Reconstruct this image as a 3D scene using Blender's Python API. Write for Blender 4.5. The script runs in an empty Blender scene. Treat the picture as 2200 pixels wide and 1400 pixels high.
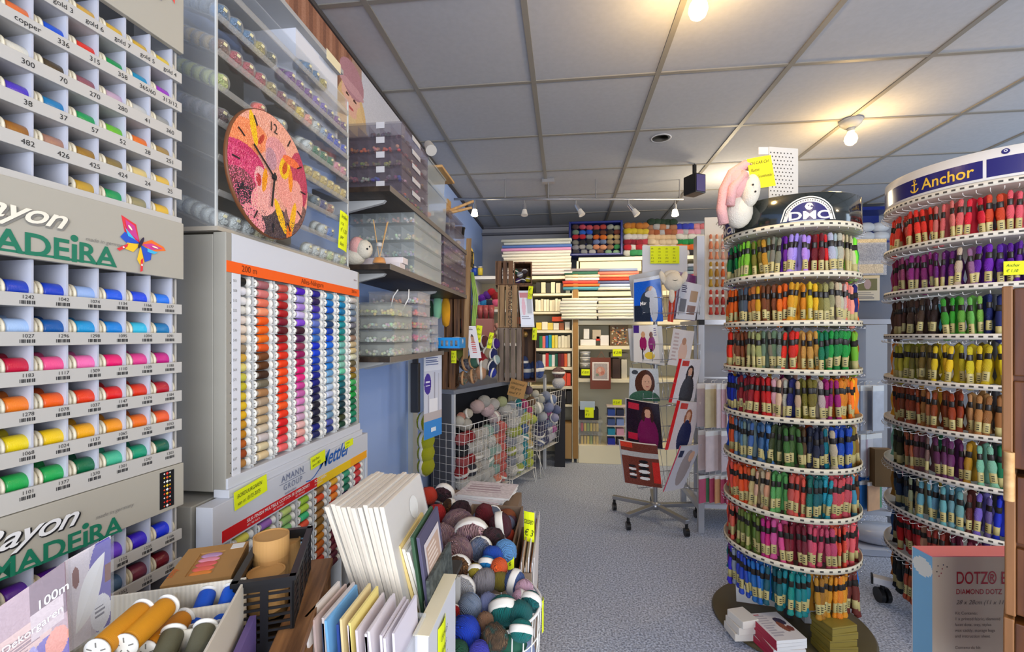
import bpy, math, random
import numpy as np
from mathutils import Matrix, Vector, Euler
random.seed(7)
scene = bpy.context.scene
COL = scene.collection
# ---------------------------------------------------------------- camera, world, exposure
H = 1.25; F = 960.0; CX = 1100.0; HY = 722.0
TH = math.radians(6.77); CT, ST = math.cos(TH), math.sin(TH)
CEIL = H + 1.27
cam_d = bpy.data.cameras.new('camera'); cam = bpy.data.objects.new('camera', cam_d); COL.objects.link(cam)
cam.location = (0, 0, H); cam.rotation_euler = (math.pi/2, 0, TH)
cam_d.sensor_width = 36; cam_d.lens = 36*F/2200; cam_d.shift_y = (HY-700)/2200; cam_d.clip_start = 0.02
scene.camera = cam
scene.view_settings.view_transform = 'Standard'; scene.view_settings.look = 'None'
scene.view_settings.gamma = 1; scene.view_settings.use_curve_mapping = False
scene.view_settings.exposure = 0.28
w = bpy.data.worlds.new('world'); scene.world = w; w.use_nodes = True
w.node_tree.nodes['Background'].inputs[0].default_value = (0.62, 0.78, 1.0, 1)
w.node_tree.nodes['Background'].inputs[1].default_value = 1.2
def lamp(name, kind, loc, energy, col, size=0.1, rot=None, size_y=None, spot=None):
    d = bpy.data.lights.new(name, kind); d.energy = energy; d.color = col
    if kind == 'AREA':
        d.size = size
        if size_y: d.shape = 'RECTANGLE'; d.size_y = size_y
    else: d.shadow_soft_size = size
    if spot: d.spot_size = spot; d.spot_blend = .8
    o = bpy.data.objects.new(name, d); COL.objects.link(o); o.location = loc
    if rot: o.rotation_euler = rot
    return o
# added fill from an unseen shop front behind the camera, and side window daylight
lamp('camera_side_fill', 'AREA', (1.3, -1.86, 1.35), 125, (0.95, 0.96, 1.0), 4.0, (math.radians(90), 0, 0), 1.8)
lamp('side_window_daylight', 'AREA', (4.14, 2.2, 1.5), 30, (0.66, 0.82, 1.0), 2.4, (math.radians(90), 0, math.radians(90)), 1.5)
# ---------------------------------------------------------------- placing helpers
def P(px, py, d):
    r = (px-CX)/F*d; z = H+(HY-py)/F*d
    return Vector((r*CT-d*ST, r*ST+d*CT, z))
def QY(px, py, Y):                      # point seen at px,py on the plane y = Y
    a = (px-CX)/F; d = Y/(a*ST+CT); return P(px, py, d)
def QX(px, py, X):
    a = (px-CX)/F; d = X/(a*CT-ST); return P(px, py, d)
def QZ(px, py, Z):
    return P(px, py, (H-Z)*F/(py-HY))
# ---------------------------------------------------------------- colour and materials
def lin(c):
    return tuple((x/255/12.92) if x/255 <= .04045 else ((x/255+.055)/1.055)**2.4 for x in c)
_m = {}
def mat(name, rgb=(200,200,200), rough=.6, metal=0, bump=None, objcol=False, emit=0, spec=.4, vcol=False, alpha=1, coat=0, sheen=0):
    if name in _m: return _m[name]
    m = bpy.data.materials.new(name); m.use_nodes = True; nt = m.node_tree; N = nt.nodes; L = nt.links
    b = N['Principled BSDF']; c = lin(rgb)+(1,)
    b.inputs['Roughness'].default_value = rough; b.inputs['Metallic'].default_value = metal
    b.inputs['Specular IOR Level'].default_value = spec
    if coat: b.inputs['Coat Weight'].default_value = coat; b.inputs['Coat Roughness'].default_value = .08
    if sheen: b.inputs['Sheen Weight'].default_value = sheen
    src = None
    if objcol:
        oi = N.new('ShaderNodeObjectInfo'); src = oi.outputs['Color']
    elif vcol:
        a = N.new('ShaderNodeAttribute'); a.attribute_name = 'Col'; src = a.outputs['Color']
    tc = N.new('ShaderNodeTexCoord')
    def mixc(fac, A, colb, mode='MIX', f=1.0):
        mx = N.new('ShaderNodeMix'); mx.data_type = 'RGBA'; mx.blend_type = mode
        mm = N.new('ShaderNodeMath'); mm.operation = 'MULTIPLY'; mm.inputs[1].default_value = f
        L.new(fac, mm.inputs[0]); L.new(mm.outputs[0], mx.inputs['Factor'])
        if hasattr(A, 'links'): L.new(A, mx.inputs['A'])
        else: mx.inputs['A'].default_value = A
        if hasattr(colb, 'links'): L.new(colb, mx.inputs['B'])
        else: mx.inputs['B'].default_value = colb
        return mx.outputs['Result']
    base = src if src else c
    if bump:
        kind, scale, strength, cmix = bump
        if kind == 'noise':
            t = N.new('ShaderNodeTexNoise'); t.inputs['Scale'].default_value = scale; t.inputs['Detail'].default_value = 4; out = t.outputs['Fac']
            L.new(tc.outputs['Object'], t.inputs['Vector'])
        elif kind in ('wavex', 'wavey', 'wavez', 'waved'):
            t = N.new('ShaderNodeTexWave'); t.inputs['Scale'].default_value = scale; t.inputs['Distortion'].default_value = .6
            t.bands_direction = {'x':'X','y':'Y','z':'Z','d':'DIAGONAL'}[kind[-1]]; out = t.outputs['Fac']
            L.new(tc.outputs['Object'], t.inputs['Vector'])
        elif kind == 'yarn':
            t = N.new('ShaderNodeTexWave'); t.inputs['Scale'].default_value = scale; t.inputs['Distortion'].default_value = 4
            t.inputs['Detail'].default_value = 1; t.inputs['Detail Scale'].default_value = .6; t.bands_direction = 'DIAGONAL'; out = t.outputs['Fac']
            L.new(tc.outputs['Object'], t.inputs['Vector'])
        elif kind == 'wood':
            mp = N.new('ShaderNodeMapping'); mp.inputs['Scale'].default_value = (14, 1.2, 14)
            L.new(tc.outputs['Object'], mp.inputs['Vector'])
            t = N.new('ShaderNodeTexNoise'); t.inputs['Scale'].default_value = scale; t.inputs['Detail'].default_value = 6
            L.new(mp.outputs[0], t.inputs['Vector']); out = t.outputs['Fac']
        elif kind == 'woodz':
            mp = N.new('ShaderNodeMapping'); mp.inputs['Scale'].default_value = (14, 14, 1.2)
            L.new(tc.outputs['Object'], mp.inputs['Vector'])
            t = N.new('ShaderNodeTexNoise'); t.inputs['Scale'].default_value = scale; t.inputs['Detail'].default_value = 6
            L.new(mp.outputs[0], t.inputs['Vector']); out = t.outputs['Fac']
        elif kind == 'voro':
            t = N.new('ShaderNodeTexVoronoi'); t.inputs['Scale'].default_value = scale; out = t.outputs['Distance']
            L.new(tc.outputs['Object'], t.inputs['Vector'])
        if kind in ('noise','wood','woodz'):
            cr = N.new('ShaderNodeMapRange'); cr.inputs['From Min'].default_value = .35; cr.inputs['From Max'].default_value = .65
            L.new(out, cr.inputs['Value']); fac = cr.outputs['Result']
        else: fac = out
        if cmix:
            dark = tuple(cmix) if isinstance(cmix, tuple) else None
            if dark: base = mixc(fac, base, lin(dark)+(1,))
            else: base = mixc(fac, base, (1-cmix,)*3+(1,), 'MULTIPLY')
        if strength:
            bp = N.new('ShaderNodeBump'); bp.inputs['Strength'].default_value = strength; bp.inputs['Distance'].default_value = .03 if kind == 'yarn' else .004
            L.new(out, bp.inputs['Height']); L.new(bp.outputs[0], b.inputs['Normal'])
    if hasattr(base, 'links'): L.new(base, b.inputs['Base Color'])
    else: b.inputs['Base Color'].default_value = base
    if emit:
        b.inputs['Emission Color'].default_value = c; b.inputs['Emission Strength'].default_value = emit
    if alpha < 1: b.inputs['Alpha'].default_value = alpha
    _m[name] = m; return m
def variegated(name, cols, scale=1.9):
    if name in _m: return _m[name]
    m = bpy.data.materials.new(name); m.use_nodes = True; N = m.node_tree.nodes; L = m.node_tree.links
    b = N['Principled BSDF']; b.inputs['Roughness'].default_value = .9
    tc = N.new('ShaderNodeTexCoord'); t = N.new('ShaderNodeTexNoise'); t.inputs['Scale'].default_value = scale; t.inputs['Detail'].default_value = 1
    L.new(tc.outputs['Object'], t.inputs['Vector']); r = N.new('ShaderNodeValToRGB'); L.new(t.outputs['Fac'], r.inputs[0])
    e = r.color_ramp.elements; n = len(cols)
    for i, c in enumerate(cols):
        x = .3+.4*i/(n-1)
        el = e[i] if i < 2 else e.new(x)
        el.position = x; el.color = lin(c)+(1,)
    L.new(r.outputs[0], b.inputs['Base Color'])
    w = N.new('ShaderNodeTexWave'); w.inputs['Scale'].default_value = 4.5; w.inputs['Distortion'].default_value = 4; w.bands_direction = 'DIAGONAL'
    L.new(tc.outputs['Object'], w.inputs['Vector'])
    bp = N.new('ShaderNodeBump'); bp.inputs['Strength'].default_value = 1; bp.inputs['Distance'].default_value = .03
    L.new(w.outputs['Fac'], bp.inputs['Height']); L.new(bp.outputs[0], b.inputs['Normal'])
    _m[name] = m; return m
def clear(name, rgb=(235,240,240), op=.18, rough=.12):
    """clear or frosted plastic: mostly see-through with a thin tint and a sheen"""
    if name in _m: return _m[name]
    m = bpy.data.materials.new(name); m.use_nodes = True; N = m.node_tree.nodes; L = m.node_tree.links
    b = N['Principled BSDF']; b.inputs['Base Color'].default_value = lin(rgb)+(1,); b.inputs['Roughness'].default_value = rough
    b.inputs['Alpha'].default_value = 1
    tr = N.new('ShaderNodeBsdfTransparent'); tr.inputs[0].default_value = (.96,.97,.98,1)
    lw = N.new('ShaderNodeLayerWeight'); lw.inputs['Blend'].default_value = .3
    mr = N.new('ShaderNodeMapRange'); mr.inputs['To Min'].default_value = op; mr.inputs['To Max'].default_value = min(1, op+.32)
    L.new(lw.outputs['Facing'], mr.inputs['Value'])
    mx = N.new('ShaderNodeMixShader'); L.new(mr.outputs['Result'], mx.inputs[0]); L.new(tr.outputs[0], mx.inputs[1]); L.new(b.outputs[0], mx.inputs[2])
    L.new(mx.outputs[0], N['Material Output'].inputs['Surface']); _m[name] = m; return m
# ---------------------------------------------------------------- mesh builder
class MB:
    def __init__(s): s.v=[]; s.f=[]; s.mi=[]; s.sm=[]; s.c=[]
    def add(s, vs, fs, mi=0, smooth=False, M=None, cols=None):
        o = len(s.v)
        if M is not None: vs = [M @ Vector(v) for v in vs]
        s.v += [tuple(v) for v in vs]
        for i, f in enumerate(fs):
            s.f.append(tuple(o+k for k in f)); s.mi.append(mi); s.sm.append(smooth)
            s.c.append(cols[i] if isinstance(cols, list) else (cols or (255,255,255)))
        return s
    def box(s, x0,x1,y0,y1,z0,z1, mi=0, M=None, col=None, taper=0):
        t = taper
        vs = [(x0+t,y0+t,z0),(x1-t,y0+t,z0),(x1-t,y1-t,z0),(x0+t,y1-t,z0),(x0,y0,z1),(x1,y0,z1),(x1,y1,z1),(x0,y1,z1)]
        return s.add(vs, [(3,2,1,0),(4,5,6,7),(0,1,5,4),(1,2,6,5),(2,3,7,6),(3,0,4,7)], mi, False, M, col)
    def cyl(s, p0, p1, r0, r1=None, n=12, mi=0, cap=True, smooth=True, M=None, col=None):
        r1 = r0 if r1 is None else r1
        p0, p1 = Vector(p0), Vector(p1); d = (p1-p0).normalized()
        u = d.orthogonal().normalized(); w = d.cross(u)
        vs = []
        for p, r in ((p0,r0),(p1,r1)):
            for k in range(n):
                a = 2*math.pi*k/n; vs.append(p+u*math.cos(a)*r+w*math.sin(a)*r)
        s.add(vs, [(k,(k+1)%n,n+(k+1)%n,n+k) for k in range(n)], mi, smooth, M, col)
        if cap:
            s.add(vs[:n], [tuple(reversed(range(n)))], mi, False, M, col); s.add(vs[n:], [tuple(range(n))], mi, False, M, col)
        return s
    def tube(s, pts, r, n=5, mi=0, M=None, col=None, closed=False):
        pts = [Vector(p) for p in pts]; m = len(pts); vs = []; pu = None
        for i, p in enumerate(pts):
            a = pts[(i-1) % m] if (i or closed) else p; b = pts[(i+1) % m] if (i < m-1 or closed) else p
            d = (b-a).normalized(); up = Vector((0,0,1)) if abs(d.z) < .9 else Vector((1,0,0))
            if pu is None: u = d.cross(up).normalized()
            else: u = (pu-d*pu.dot(d)).normalized()
            pu = u; w = d.cross(u)
            for k in range(n):
                q = 2*math.pi*k/n; vs.append(p+u*math.cos(q)*r+w*math.sin(q)*r)
        fs = []
        for i in range(m if closed else m-1):
            j = (i+1) % m
            for k in range(n): fs.append((i*n+k, i*n+(k+1)%n, j*n+(k+1)%n, j*n+k))
        if not closed: fs += [tuple(reversed(range(n))), tuple((m-1)*n+k for k in range(n))]
        return s.add(vs, fs, mi, True, M, col)
    def lathe(s, prof, n=16, mi=0, M=None, col=None, smooth=True, sx=1, sy=1):
        vs = []; fs = []
        for r, z in prof:
            for k in range(n):
                a = 2*math.pi*k/n; vs.append((r*math.cos(a)*sx, r*math.sin(a)*sy, z))
        for i in range(len(prof)-1):
            for k in range(n): fs.append((i*n+k, i*n+(k+1)%n, (i+1)*n+(k+1)%n, (i+1)*n+k))
        if prof[0][0] > 1e-4: fs.append(tuple(reversed(range(n))))
        if prof[-1][0] > 1e-4: fs.append(tuple((len(prof)-1)*n+k for k in range(n)))
        return s.add(vs, fs, mi, smooth, M, col)
    def ell(s, c, rx, ry, rz, n=14, mi=0, M=None, col=None, p=1.0):
        k = max(6, n//2); prof = []
        for i in range(k+1):
            t = -math.pi/2+math.pi*i/k
            prof.append((max(1e-5, math.cos(t)**p), math.sin(t)))
        M2 = Matrix.Translation(c) @ Matrix.Diagonal((rx,ry,rz,1))
        return s.lathe(prof, n, mi, (M @ M2) if M is not None else M2, col)
    def disc(s, c, u, v, ru, rv, n=24, mi=0, M=None, col=None):
        c, u, v = Vector(c), Vector(u), Vector(v)
        vs = [c+u*math.cos(2*math.pi*k/n)*ru+v*math.sin(2*math.pi*k/n)*rv for k in range(n)]
        return s.add(vs, [tuple(range(n))], mi, False, M, col)
    def quad(s, a, b, c, d, mi=0, col=None, M=None): return s.add([a,b,c,d], [(0,1,2,3)], mi, False, M, col)
    def slab(s, pts, thick, mi=0, M=None, col=None):
        """prism: polygon pts (3d) with a thickness vector"""
        n = len(pts); pts = [Vector(p) for p in pts]; t = Vector(thick)
        vs = pts+[p+t for p in pts]
        return s.add(vs, [tuple(reversed(range(n))), tuple(range(n, 2*n))]+[(k,(k+1)%n,n+(k+1)%n,n+k) for k in range(n)], mi, False, M, col)
    def text(s, body, size, o, u, v, mi=0, bold=0, shear=0, align='LEFT', M=None, lift=.0006, col=None, sx=1, sp=1, fit=None):
        vs, fs = glyphs(body, bold, shear, align, sp)
        if fit: sx = fit/((max(q[0] for q in vs)-min(q[0] for q in vs))*size)
        o, u, v = Vector(o), Vector(u), Vector(v); n = u.cross(v)
        return s.add([o+u*x*size*sx+v*y*size+n*lift for x, y in vs], fs, mi, False, M, col)
    def pic(s, cv, o, u, v, mi=0, M=None, bend=0):
        """a printed picture: cv rows from the top; o = top corner, u across, v down"""
        h, w = cv.shape[:2]; o, u, v = Vector(o), Vector(u), Vector(v); nn = v.cross(u).normalized()
        vs = [o+u*(i/w)+v*(j/h)+nn*bend*math.sin(math.pi*i/w) for j in range(h+1) for i in range(w+1)]
        fs = []; cs = []
        for j in range(h):
            for i in range(w):
                a = j*(w+1)+i; fs.append((a, a+w+1, a+w+2, a+1)); cs.append(tuple(cv[j,i]))
        return s.add(vs, fs, mi, False, M, cs)
    def build(s, name, mats, parent=None, loc=None, rot=None, bevel=0):
        me = bpy.data.meshes.new(name); me.from_pydata(s.v, [], s.f)
        for m in (mats if isinstance(mats, (list, tuple)) else [mats]): me.materials.append(m)
        me.polygons.foreach_set('material_index', s.mi); me.polygons.foreach_set('use_smooth', s.sm)
        if any(m.name.startswith('print') or m.name.startswith('tint') for m in me.materials):
            a = me.color_attributes.new('Col', 'FLOAT_COLOR', 'CORNER'); arr = []
            for f, c in zip(s.f, s.c):
                l = lin(c)+(1,); arr += l*len(f)
            a.data.foreach_set('color', arr)
        me.update()
        o = bpy.data.objects.new(name, me); COL.objects.link(o)
        if parent: o.parent = parent
        if loc is not None: o.location = loc
        if rot is not None: o.rotation_euler = rot
        if bevel:
            b = o.modifiers.new('edge', 'BEVEL'); b.width = bevel; b.segments = 2; b.limit_method = 'ANGLE'
        return o
_g = {}
def glyphs(body, bold, shear, align, sp):
    k = (body, bold, shear, align, sp)
    if k in _g: return _g[k]
    cu = bpy.data.curves.new('t', 'FONT'); cu.body = body; cu.size = 1; cu.offset = bold; cu.shear = shear
    cu.align_x = align; cu.space_character = sp; cu.resolution_u = 4
    ob = bpy.data.objects.new('t', cu); COL.objects.link(ob); bpy.context.view_layer.update()
    me = ob.evaluated_get(bpy.context.evaluated_depsgraph_get()).to_mesh()
    vs = [(v.co.x, v.co.y) for v in me.vertices]; fs = [tuple(p.vertices) for p in me.polygons]
    ob.to_mesh_clear(); bpy.data.objects.remove(ob); bpy.data.curves.remove(cu)
    _g[k] = (vs, fs); return _g[k]
def empty(name, label, cat, loc=(0,0,0), rz=0, group=None):
    o = bpy.data.objects.new(name, None); COL.objects.link(o); o.location = loc; o.rotation_euler = (0,0,rz)
    o.empty_display_size = .02
    return tag(o, label, cat, group)
def tag(o, label, cat, group=None, kind=None):
    if label: o['label'] = label
    if cat: o['category'] = cat
    if group: o['group'] = group
    if kind: o['kind'] = kind
    return o
def struct(name, mb, m, bevel=0):
    o = mb.build(name, m, bevel=bevel); o['kind'] = 'structure'; return o
def dup(root, M, color=None, label=None, group=None):
    r = root.copy(); COL.objects.link(r); r.matrix_world = M
    if label: r['label'] = label
    if group: r['group'] = group
    if color: r.color = lin(color)+(1,)
    for ch in root.children:
        c = ch.copy(); COL.objects.link(c); c.parent = r
        if color and ch.get('tinted'): c.color = lin(color)+(1,)
    return r
ORD = 'first second third fourth fifth sixth seventh eighth ninth tenth eleventh twelfth thirteenth fourteenth fifteenth sixteenth seventeenth eighteenth nineteenth twentieth'.split()
ORD += ['twenty-'+x for x in ORD[:9]]+['thirtieth']+['thirty-'+x for x in ORD[:9]]+['fortieth']+['forty-'+x for x in ORD[:9]]
CN = {'white':(235,235,235),'cream':(235,225,200),'beige':(205,185,155),'tan':(180,145,100),'brown':(120,70,30),'dark brown':(65,40,25),'black':(20,20,22),
 'grey':(130,130,130),'light grey':(190,190,195),'yellow':(235,205,30),'pale yellow':(230,225,140),'gold':(190,140,30),'amber':(235,160,20),'orange':(240,100,10),
 'rust':(170,75,20),'red':(205,20,20),'dark red':(120,10,25),'coral':(240,100,80),'salmon':(235,140,120),'pink':(235,130,170),'pale pink':(235,190,190),'hot pink':(225,20,120),
 'magenta':(170,20,120),'purple':(110,30,170),'dark purple':(60,20,70),'violet':(90,50,200),'lavender':(175,150,220),'navy':(20,25,90),'blue':(10,70,200),'sky blue':(70,160,220),
 'pale blue':(165,195,230),'denim blue':(75,100,150),'teal':(0,125,130),'turquoise':(40,175,180),'mint':(120,200,165),'green':(20,150,60),'dark green':(10,85,50),'lime green':(130,205,50),
 'olive':(120,115,35),'khaki':(165,155,100),'slate':(80,95,110),'mauve':(150,100,125),'grey green':(125,140,110)}
def cname(c): return min(CN, key=lambda k: sum((a-b)**2 for a, b in zip(CN[k], c)))
# ---------------------------------------------------------------- small painter for printed pictures
def canvas(w, h, bg): a = np.zeros((h*2,w*2,3)); a[:] = bg; return a
def _g2(a):
    h, w = a.shape[:2]; return np.meshgrid((np.arange(w)+.5)/w, (np.arange(h)+.5)/h)
def rect(a, x0,y0,x1,y1,c):
    X,Y = _g2(a); a[(X>=x0)&(X<x1)&(Y>=y0)&(Y<y1)] = c; return a
def oval(a, cx,cy,rx,ry,c, rot=0):
    X,Y = _g2(a); dx, dy = X-cx, Y-cy; k = math.radians(rot)
    u = dx*math.cos(k)+dy*math.sin(k); v = -dx*math.sin(k)+dy*math.cos(k)
    a[(u/rx)**2+(v/ry)**2 < 1] = c; return a
def speck(a, amt, seed=1):
    r = np.random.RandomState(seed); a += r.uniform(-amt, amt, a.shape[:2])[...,None]; return np.clip(a, 0, 255, out=a)
def dashes(a, x0,y0,x1,y1,n,c, seed=3):
    r = random.Random(seed); s = (y1-y0)/n
    for i in range(n): rect(a, x0, y0+i*s, x0+(x1-x0)*r.uniform(.6,1), y0+i*s+s*.45, c)
    return a
WHITE = mat('white_enamel', (184,181,175), .45)
PRINT = mat('print', rough=.5, vcol=True); PRINTG = mat('print_gloss', rough=.22, vcol=True, spec=.5)
TINT = mat('tint_matte', rough=.75, vcol=True)
INK = mat('black_ink', (25,25,28), .6)
CREAM = mat('cream_shelf_enamel', (232,222,190), .45)
STEEL = mat('brushed_steel', (165,165,168), .35, .8)
CHROME = mat('chrome_wire', (200,200,202), .2, .9)
WIREW = mat('white_wire', (232,230,224), .4)
BLACKP = mat('black_plastic', (22,22,24), .35)
NEON = mat('neon_yellow_card', (228,240,20), .7)
WOOD = mat('brown_stained_wood', (128,88,52), .6, bump=('woodz', 3, .25, (70,42,22)))
WOODD = mat('dark_stained_wood', (108,62,22), .35, bump=('woodz', 2.5, .25, (62,34,14)))
PALEWOOD = mat('pale_wood', (205,165,110), .6, bump=('wood', 4, .1, (180,135,80)))
KRAFT = mat('kraft_card', (176,132,76), .75)
PAPER = mat('white_paper', (232,230,226), .7)
FROST = clear('frosted_plastic', (218,224,222), .17, .3)
CLEAR = clear('clear_plastic', (235,238,240), .05, .08)
SMOKE = clear('smoky_plastic', (150,138,148), .15, .15)
YARN = mat('wool_yarn', objcol=True, rough=.9, bump=('yarn', 4.5, .6, .10), sheen=.05)
SATIN = mat('satin_thread', objcol=True, rough=.28, bump=('wavey', 260, .15, .12), spec=.6)
MATTE = mat('matte_thread', objcol=True, rough=.6, bump=('wavey', 230, .2, .1))
FLOSS = mat('cotton_floss', objcol=True, rough=.55, bump=('wavez', 6, 0, 0), spec=.5, sheen=.2)
FLOSS = mat('cotton_floss_strands', objcol=True, rough=.5, bump=('waved', 140, .5, .22), spec=.5)
# ================================================================ THE ROOM
XL, XR, YB, YF = -.96, 4.2, 5.15, -1.9
floor_m = mat('blue_grey_carpet', (206,214,230), .95, bump=('noise', 120, .8, (124,130,146)))
wall_m = mat('pale_blue_wall_paint', (160,186,236), .7)
wallg_m = mat('grey_wall_paint', (150,152,160), .75)
ceil_m = mat('ceiling_tile', (168,170,175), .85, bump=('noise', 40, .05, (164,166,171)))
struct('floor', MB().box(XL-.1,XR+.1,YF-.1,YB+.1,-.1,0), floor_m)
struct('ceiling', MB().box(XL-.1,XR+.1,YF-.1,YB+.1,CEIL,CEIL+.1), ceil_m)
struct('wall_left', MB().box(XL-.1,XL,YF,YB,0,CEIL), wall_m)
struct('wall_back', MB().box(XL-.1,XR+.1,YB,YB+.1,0,CEIL), wallg_m)
b = MB(); b.box(XR,XR+.1,YF,.8,0,CEIL); b.box(XR,XR+.1,3.6,YB,0,CEIL); b.box(XR,XR+.1,.8,3.6,0,.7); b.box(XR,XR+.1,.8,3.6,2.3,CEIL); struct('wall_right', b, wallg_m)
b = MB(); b.box(XL,-.8,YF-.1,YF,0,CEIL); b.box(3.6,XR,YF-.1,YF,0,CEIL); b.box(-.8,3.6,YF-.1,YF,0,.4); b.box(-.8,3.6,YF-.1,YF,2.3,CEIL); struct('wall_front', b, wallg_m)
for nm, bx in (('window_1', [(-.8,3.6,YF-.06,YF-.02,.4,.46),(-.8,3.6,YF-.06,YF-.02,2.24,2.3),(-.8,-.74,YF-.06,YF-.02,.46,2.24),(3.54,3.6,YF-.06,YF-.02,.46,2.24),(1.37,1.43,YF-.06,YF-.02,.46,2.24)]),  # first window is unseen, put in to carry the front fill
               ('window_2', [(XR+.02,XR+.06,.8,3.6,.7,.76),(XR+.02,XR+.06,.8,3.6,2.24,2.3),(XR+.02,XR+.06,.8,.86,.76,2.24),(XR+.02,XR+.06,3.54,3.6,.76,2.24),(XR+.02,XR+.06,2.17,2.23,.76,2.24)])):
    b = MB(); [b.box(*x) for x in bx]; struct(nm, b, WHITE)
b = MB(); b.box(XL,XL+.012,2.9,YB,0,.08); struct('baseboard_left', b, mat('grey_skirting',(120,120,125)))
b = MB()                                         # suspended ceiling bars, 0.6 m grid
bar = mat('ceiling_grid_bar', (128,125,118), .5)
k = -2
for k in range(-1, 8):
    x = -.155+.6*k
    if XL < x < XR: b.box(x-.012,x+.012,YF,YB,CEIL-.006,CEIL+.001)
struct('trim_1', b, bar)
b = MB()
for k in range(-7, 6):
    y = 2.225+.605*k
    if YF < y < YB: b.box(XL,XR,y-.010,y+.010,CEIL-.005,CEIL+.001)
struct('trim_2', b, bar)
b = MB(); b.box(XL,XL+.02,1.0,YB,CEIL-.022,CEIL-.002); struct('trim_3', b, mat('dark_edge_trim',(70,66,66)))
b = MB(); b.box(XL,1.0,YB-.03,YB,CEIL-.02,CEIL); b.box(XL,1.2,YB-.05,YB,CEIL-.10,CEIL-.075); struct('trim_4', b, mat('dark_edge_trim2',(92,94,104)))
# door-like light frame in the left wall under the shelves
b = MB(); b.box(XL,XL+.03,2.66,2.75,0,1.17); b.box(XL,XL+.02,2.0,2.66,1.14,1.17); struct('trim_5', b, mat('off_white_frame',(205,205,200)))
# ceiling bulbs
def ceiling_bulb(p, label, en):
    t = empty('ceiling_lamp', label, 'lamp', (p.x, p.y, CEIL), 0, 'bare bulbs on the ceiling')
    MB().lathe([(.055,-.0005),(.06,-.012),(.052,-.03),(.03,-.05),(.022,-.052)],24).build('lamp_holder', mat('grey_lamp_holder',(150,152,155),.4), t)
    MB().lathe([(.02,-.05),(.018,-.062),(.022,-.07)],16).build('socket_collar', WHITE, t)
    MB().lathe([(.014,-.066),(.018,-.08),(.03,-.10),(.033,-.118),(.026,-.138),(.012,-.149),(.0005,-.151)],24).build('bulb', mat('lit_bulb_glass',(255,214,130),.3,emit=22), t)
    l = lamp('bulb_glow', 'POINT', (p.x,p.y,CEIL-.17), en, (1,.64,.26), .035)
    return t
ceiling_bulb(P(1500,5,1.58), 'bare lit bulb on the ceiling over the front of the shop', 11)
ceiling_bulb(P(1828,290,2.62), 'bare lit bulb in a grey holder above the thread towers', 11)
for x, y in ((1.3,-.6),(2.9,.6)): lamp('room_fill_light', 'POINT', (x,y,CEIL-.2), 12, (1,.76,.45), .05)  # extra fill from out of view, no bulbs modelled here
# track lighting
tr0 = P(975,443,3.62); tr1 = P(1468,427,3.62)
t = empty('track_light_rail', 'thin metal ceiling rail carrying the small spotlights', 'rail', (0,0,0))
zr = CEIL-.16
b = MB(); b.tube([(tr0.x,tr0.y,zr),(tr1.x,tr1.y,zr)], .010, 6)
b.build('rail', STEEL, t)
mid = P(1178,425,3.62)
MB().box(mid.x-.05,mid.x+.05,mid.y-.03,mid.y+.03,CEIL-.03,CEIL-.001).build('ceiling_box', STEEL, t)
for px in (1085,1178,1280,1460):
    q = P(px,430,3.62); b = MB(); b.cyl((q.x,q.y,zr-.01),(q.x,q.y,CEIL-.001),.005,n=6); b.build('hanger', STEEL, t)
for i, (px, lit, dx, lab) in enumerate(((1020,1,0,'lit spotlight at the shelf end of the rail'),(1127,0,0,'unlit spotlight second along the rail, pointing down'),(1237,0,.3,'unlit spotlight above the blue yarn tray'),(1350,0,.4,'spotlight above the yarn bundles, angled sideways'),(1450,1,.0,'lit spotlight at the far end of the rail by the speaker'))):
    q = P(px,432,3.62); s = empty('spotlight', lab, 'spotlight', (q.x,q.y,zr-.008), 0, 'spotlights on the rail')
    b = MB(); b.cyl((0,0,0),(0,0,-.04),.006,n=6); b.cyl((0,0,-.035),(dx*.10,0,-.085),.014,.018,n=12); b.build('spot_arm', CHROME, s)
    b = MB(); b.cyl((dx*.10,0,-.08),(dx*.17,-.01,-.125),.018,.028,n=16)
    b.build('lamp_head', mat('lit_spot',(255,235,190),.3,emit=14) if lit else mat('spot_glass',(215,210,200),.3), s)
    lamp('spot_and_fill_beam', 'SPOT', (q.x+dx*.17,q.y+.02,zr-.16), 14 if lit else 11, (1,.82,.55), .03, (math.radians(38),0,0.1*(i-2)), spot=2.2)  # the unlit heads get an added beam too, brightening the back shelves
lamp('back_shelf_fill', 'POINT', (1.3,3.7,CEIL-.3), 12, (1,.82,.55), .06)  # added warm fill for the back shelves, no fitting
t = empty('ceiling_speaker', 'small black box speaker hanging from the ceiling grid', 'speaker', P(1492,398,3.3), .5)
MB().box(-.05,.05,-.06,.06,-.07,.07).build('casing', BLACKP, t, bevel=.006)
MB().box(-.04,.04,-.063,-.058,-.06,.06).build('grille', mat('speaker_grille',(60,56,110),.5), t)
MB().box(-.01,.01,-.01,.01,.07,CEIL-P(1492,398,3.3).z).build('bracket', BLACKP, t)
b = MB(); q = P(1420,295,2.86); b.lathe([(.055,-.002),(.06,-.004),(.065,-.002)],32); o = b.build('ceiling_ring_cover', mat('ring_cover',(196,198,202),.6)); o.location=(q.x,q.y,CEIL-.002); tag(o,'flat round blank cover on a ceiling tile','ceiling cover')
t = empty('wall_spotlight', 'small white spotlight head above the frosted boxes', 'spotlight', P(925,318,2.1))
MB().cyl((-.06,.06,.03),(0,0,0),.006,n=6).build('spot_arm', BLACKP, t)
b = MB(); b.cyl((-.02,.03,.03),(.01,-.02,-.02),.02,.026,n=16); b.build('lamp_head', WHITE, t)

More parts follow.
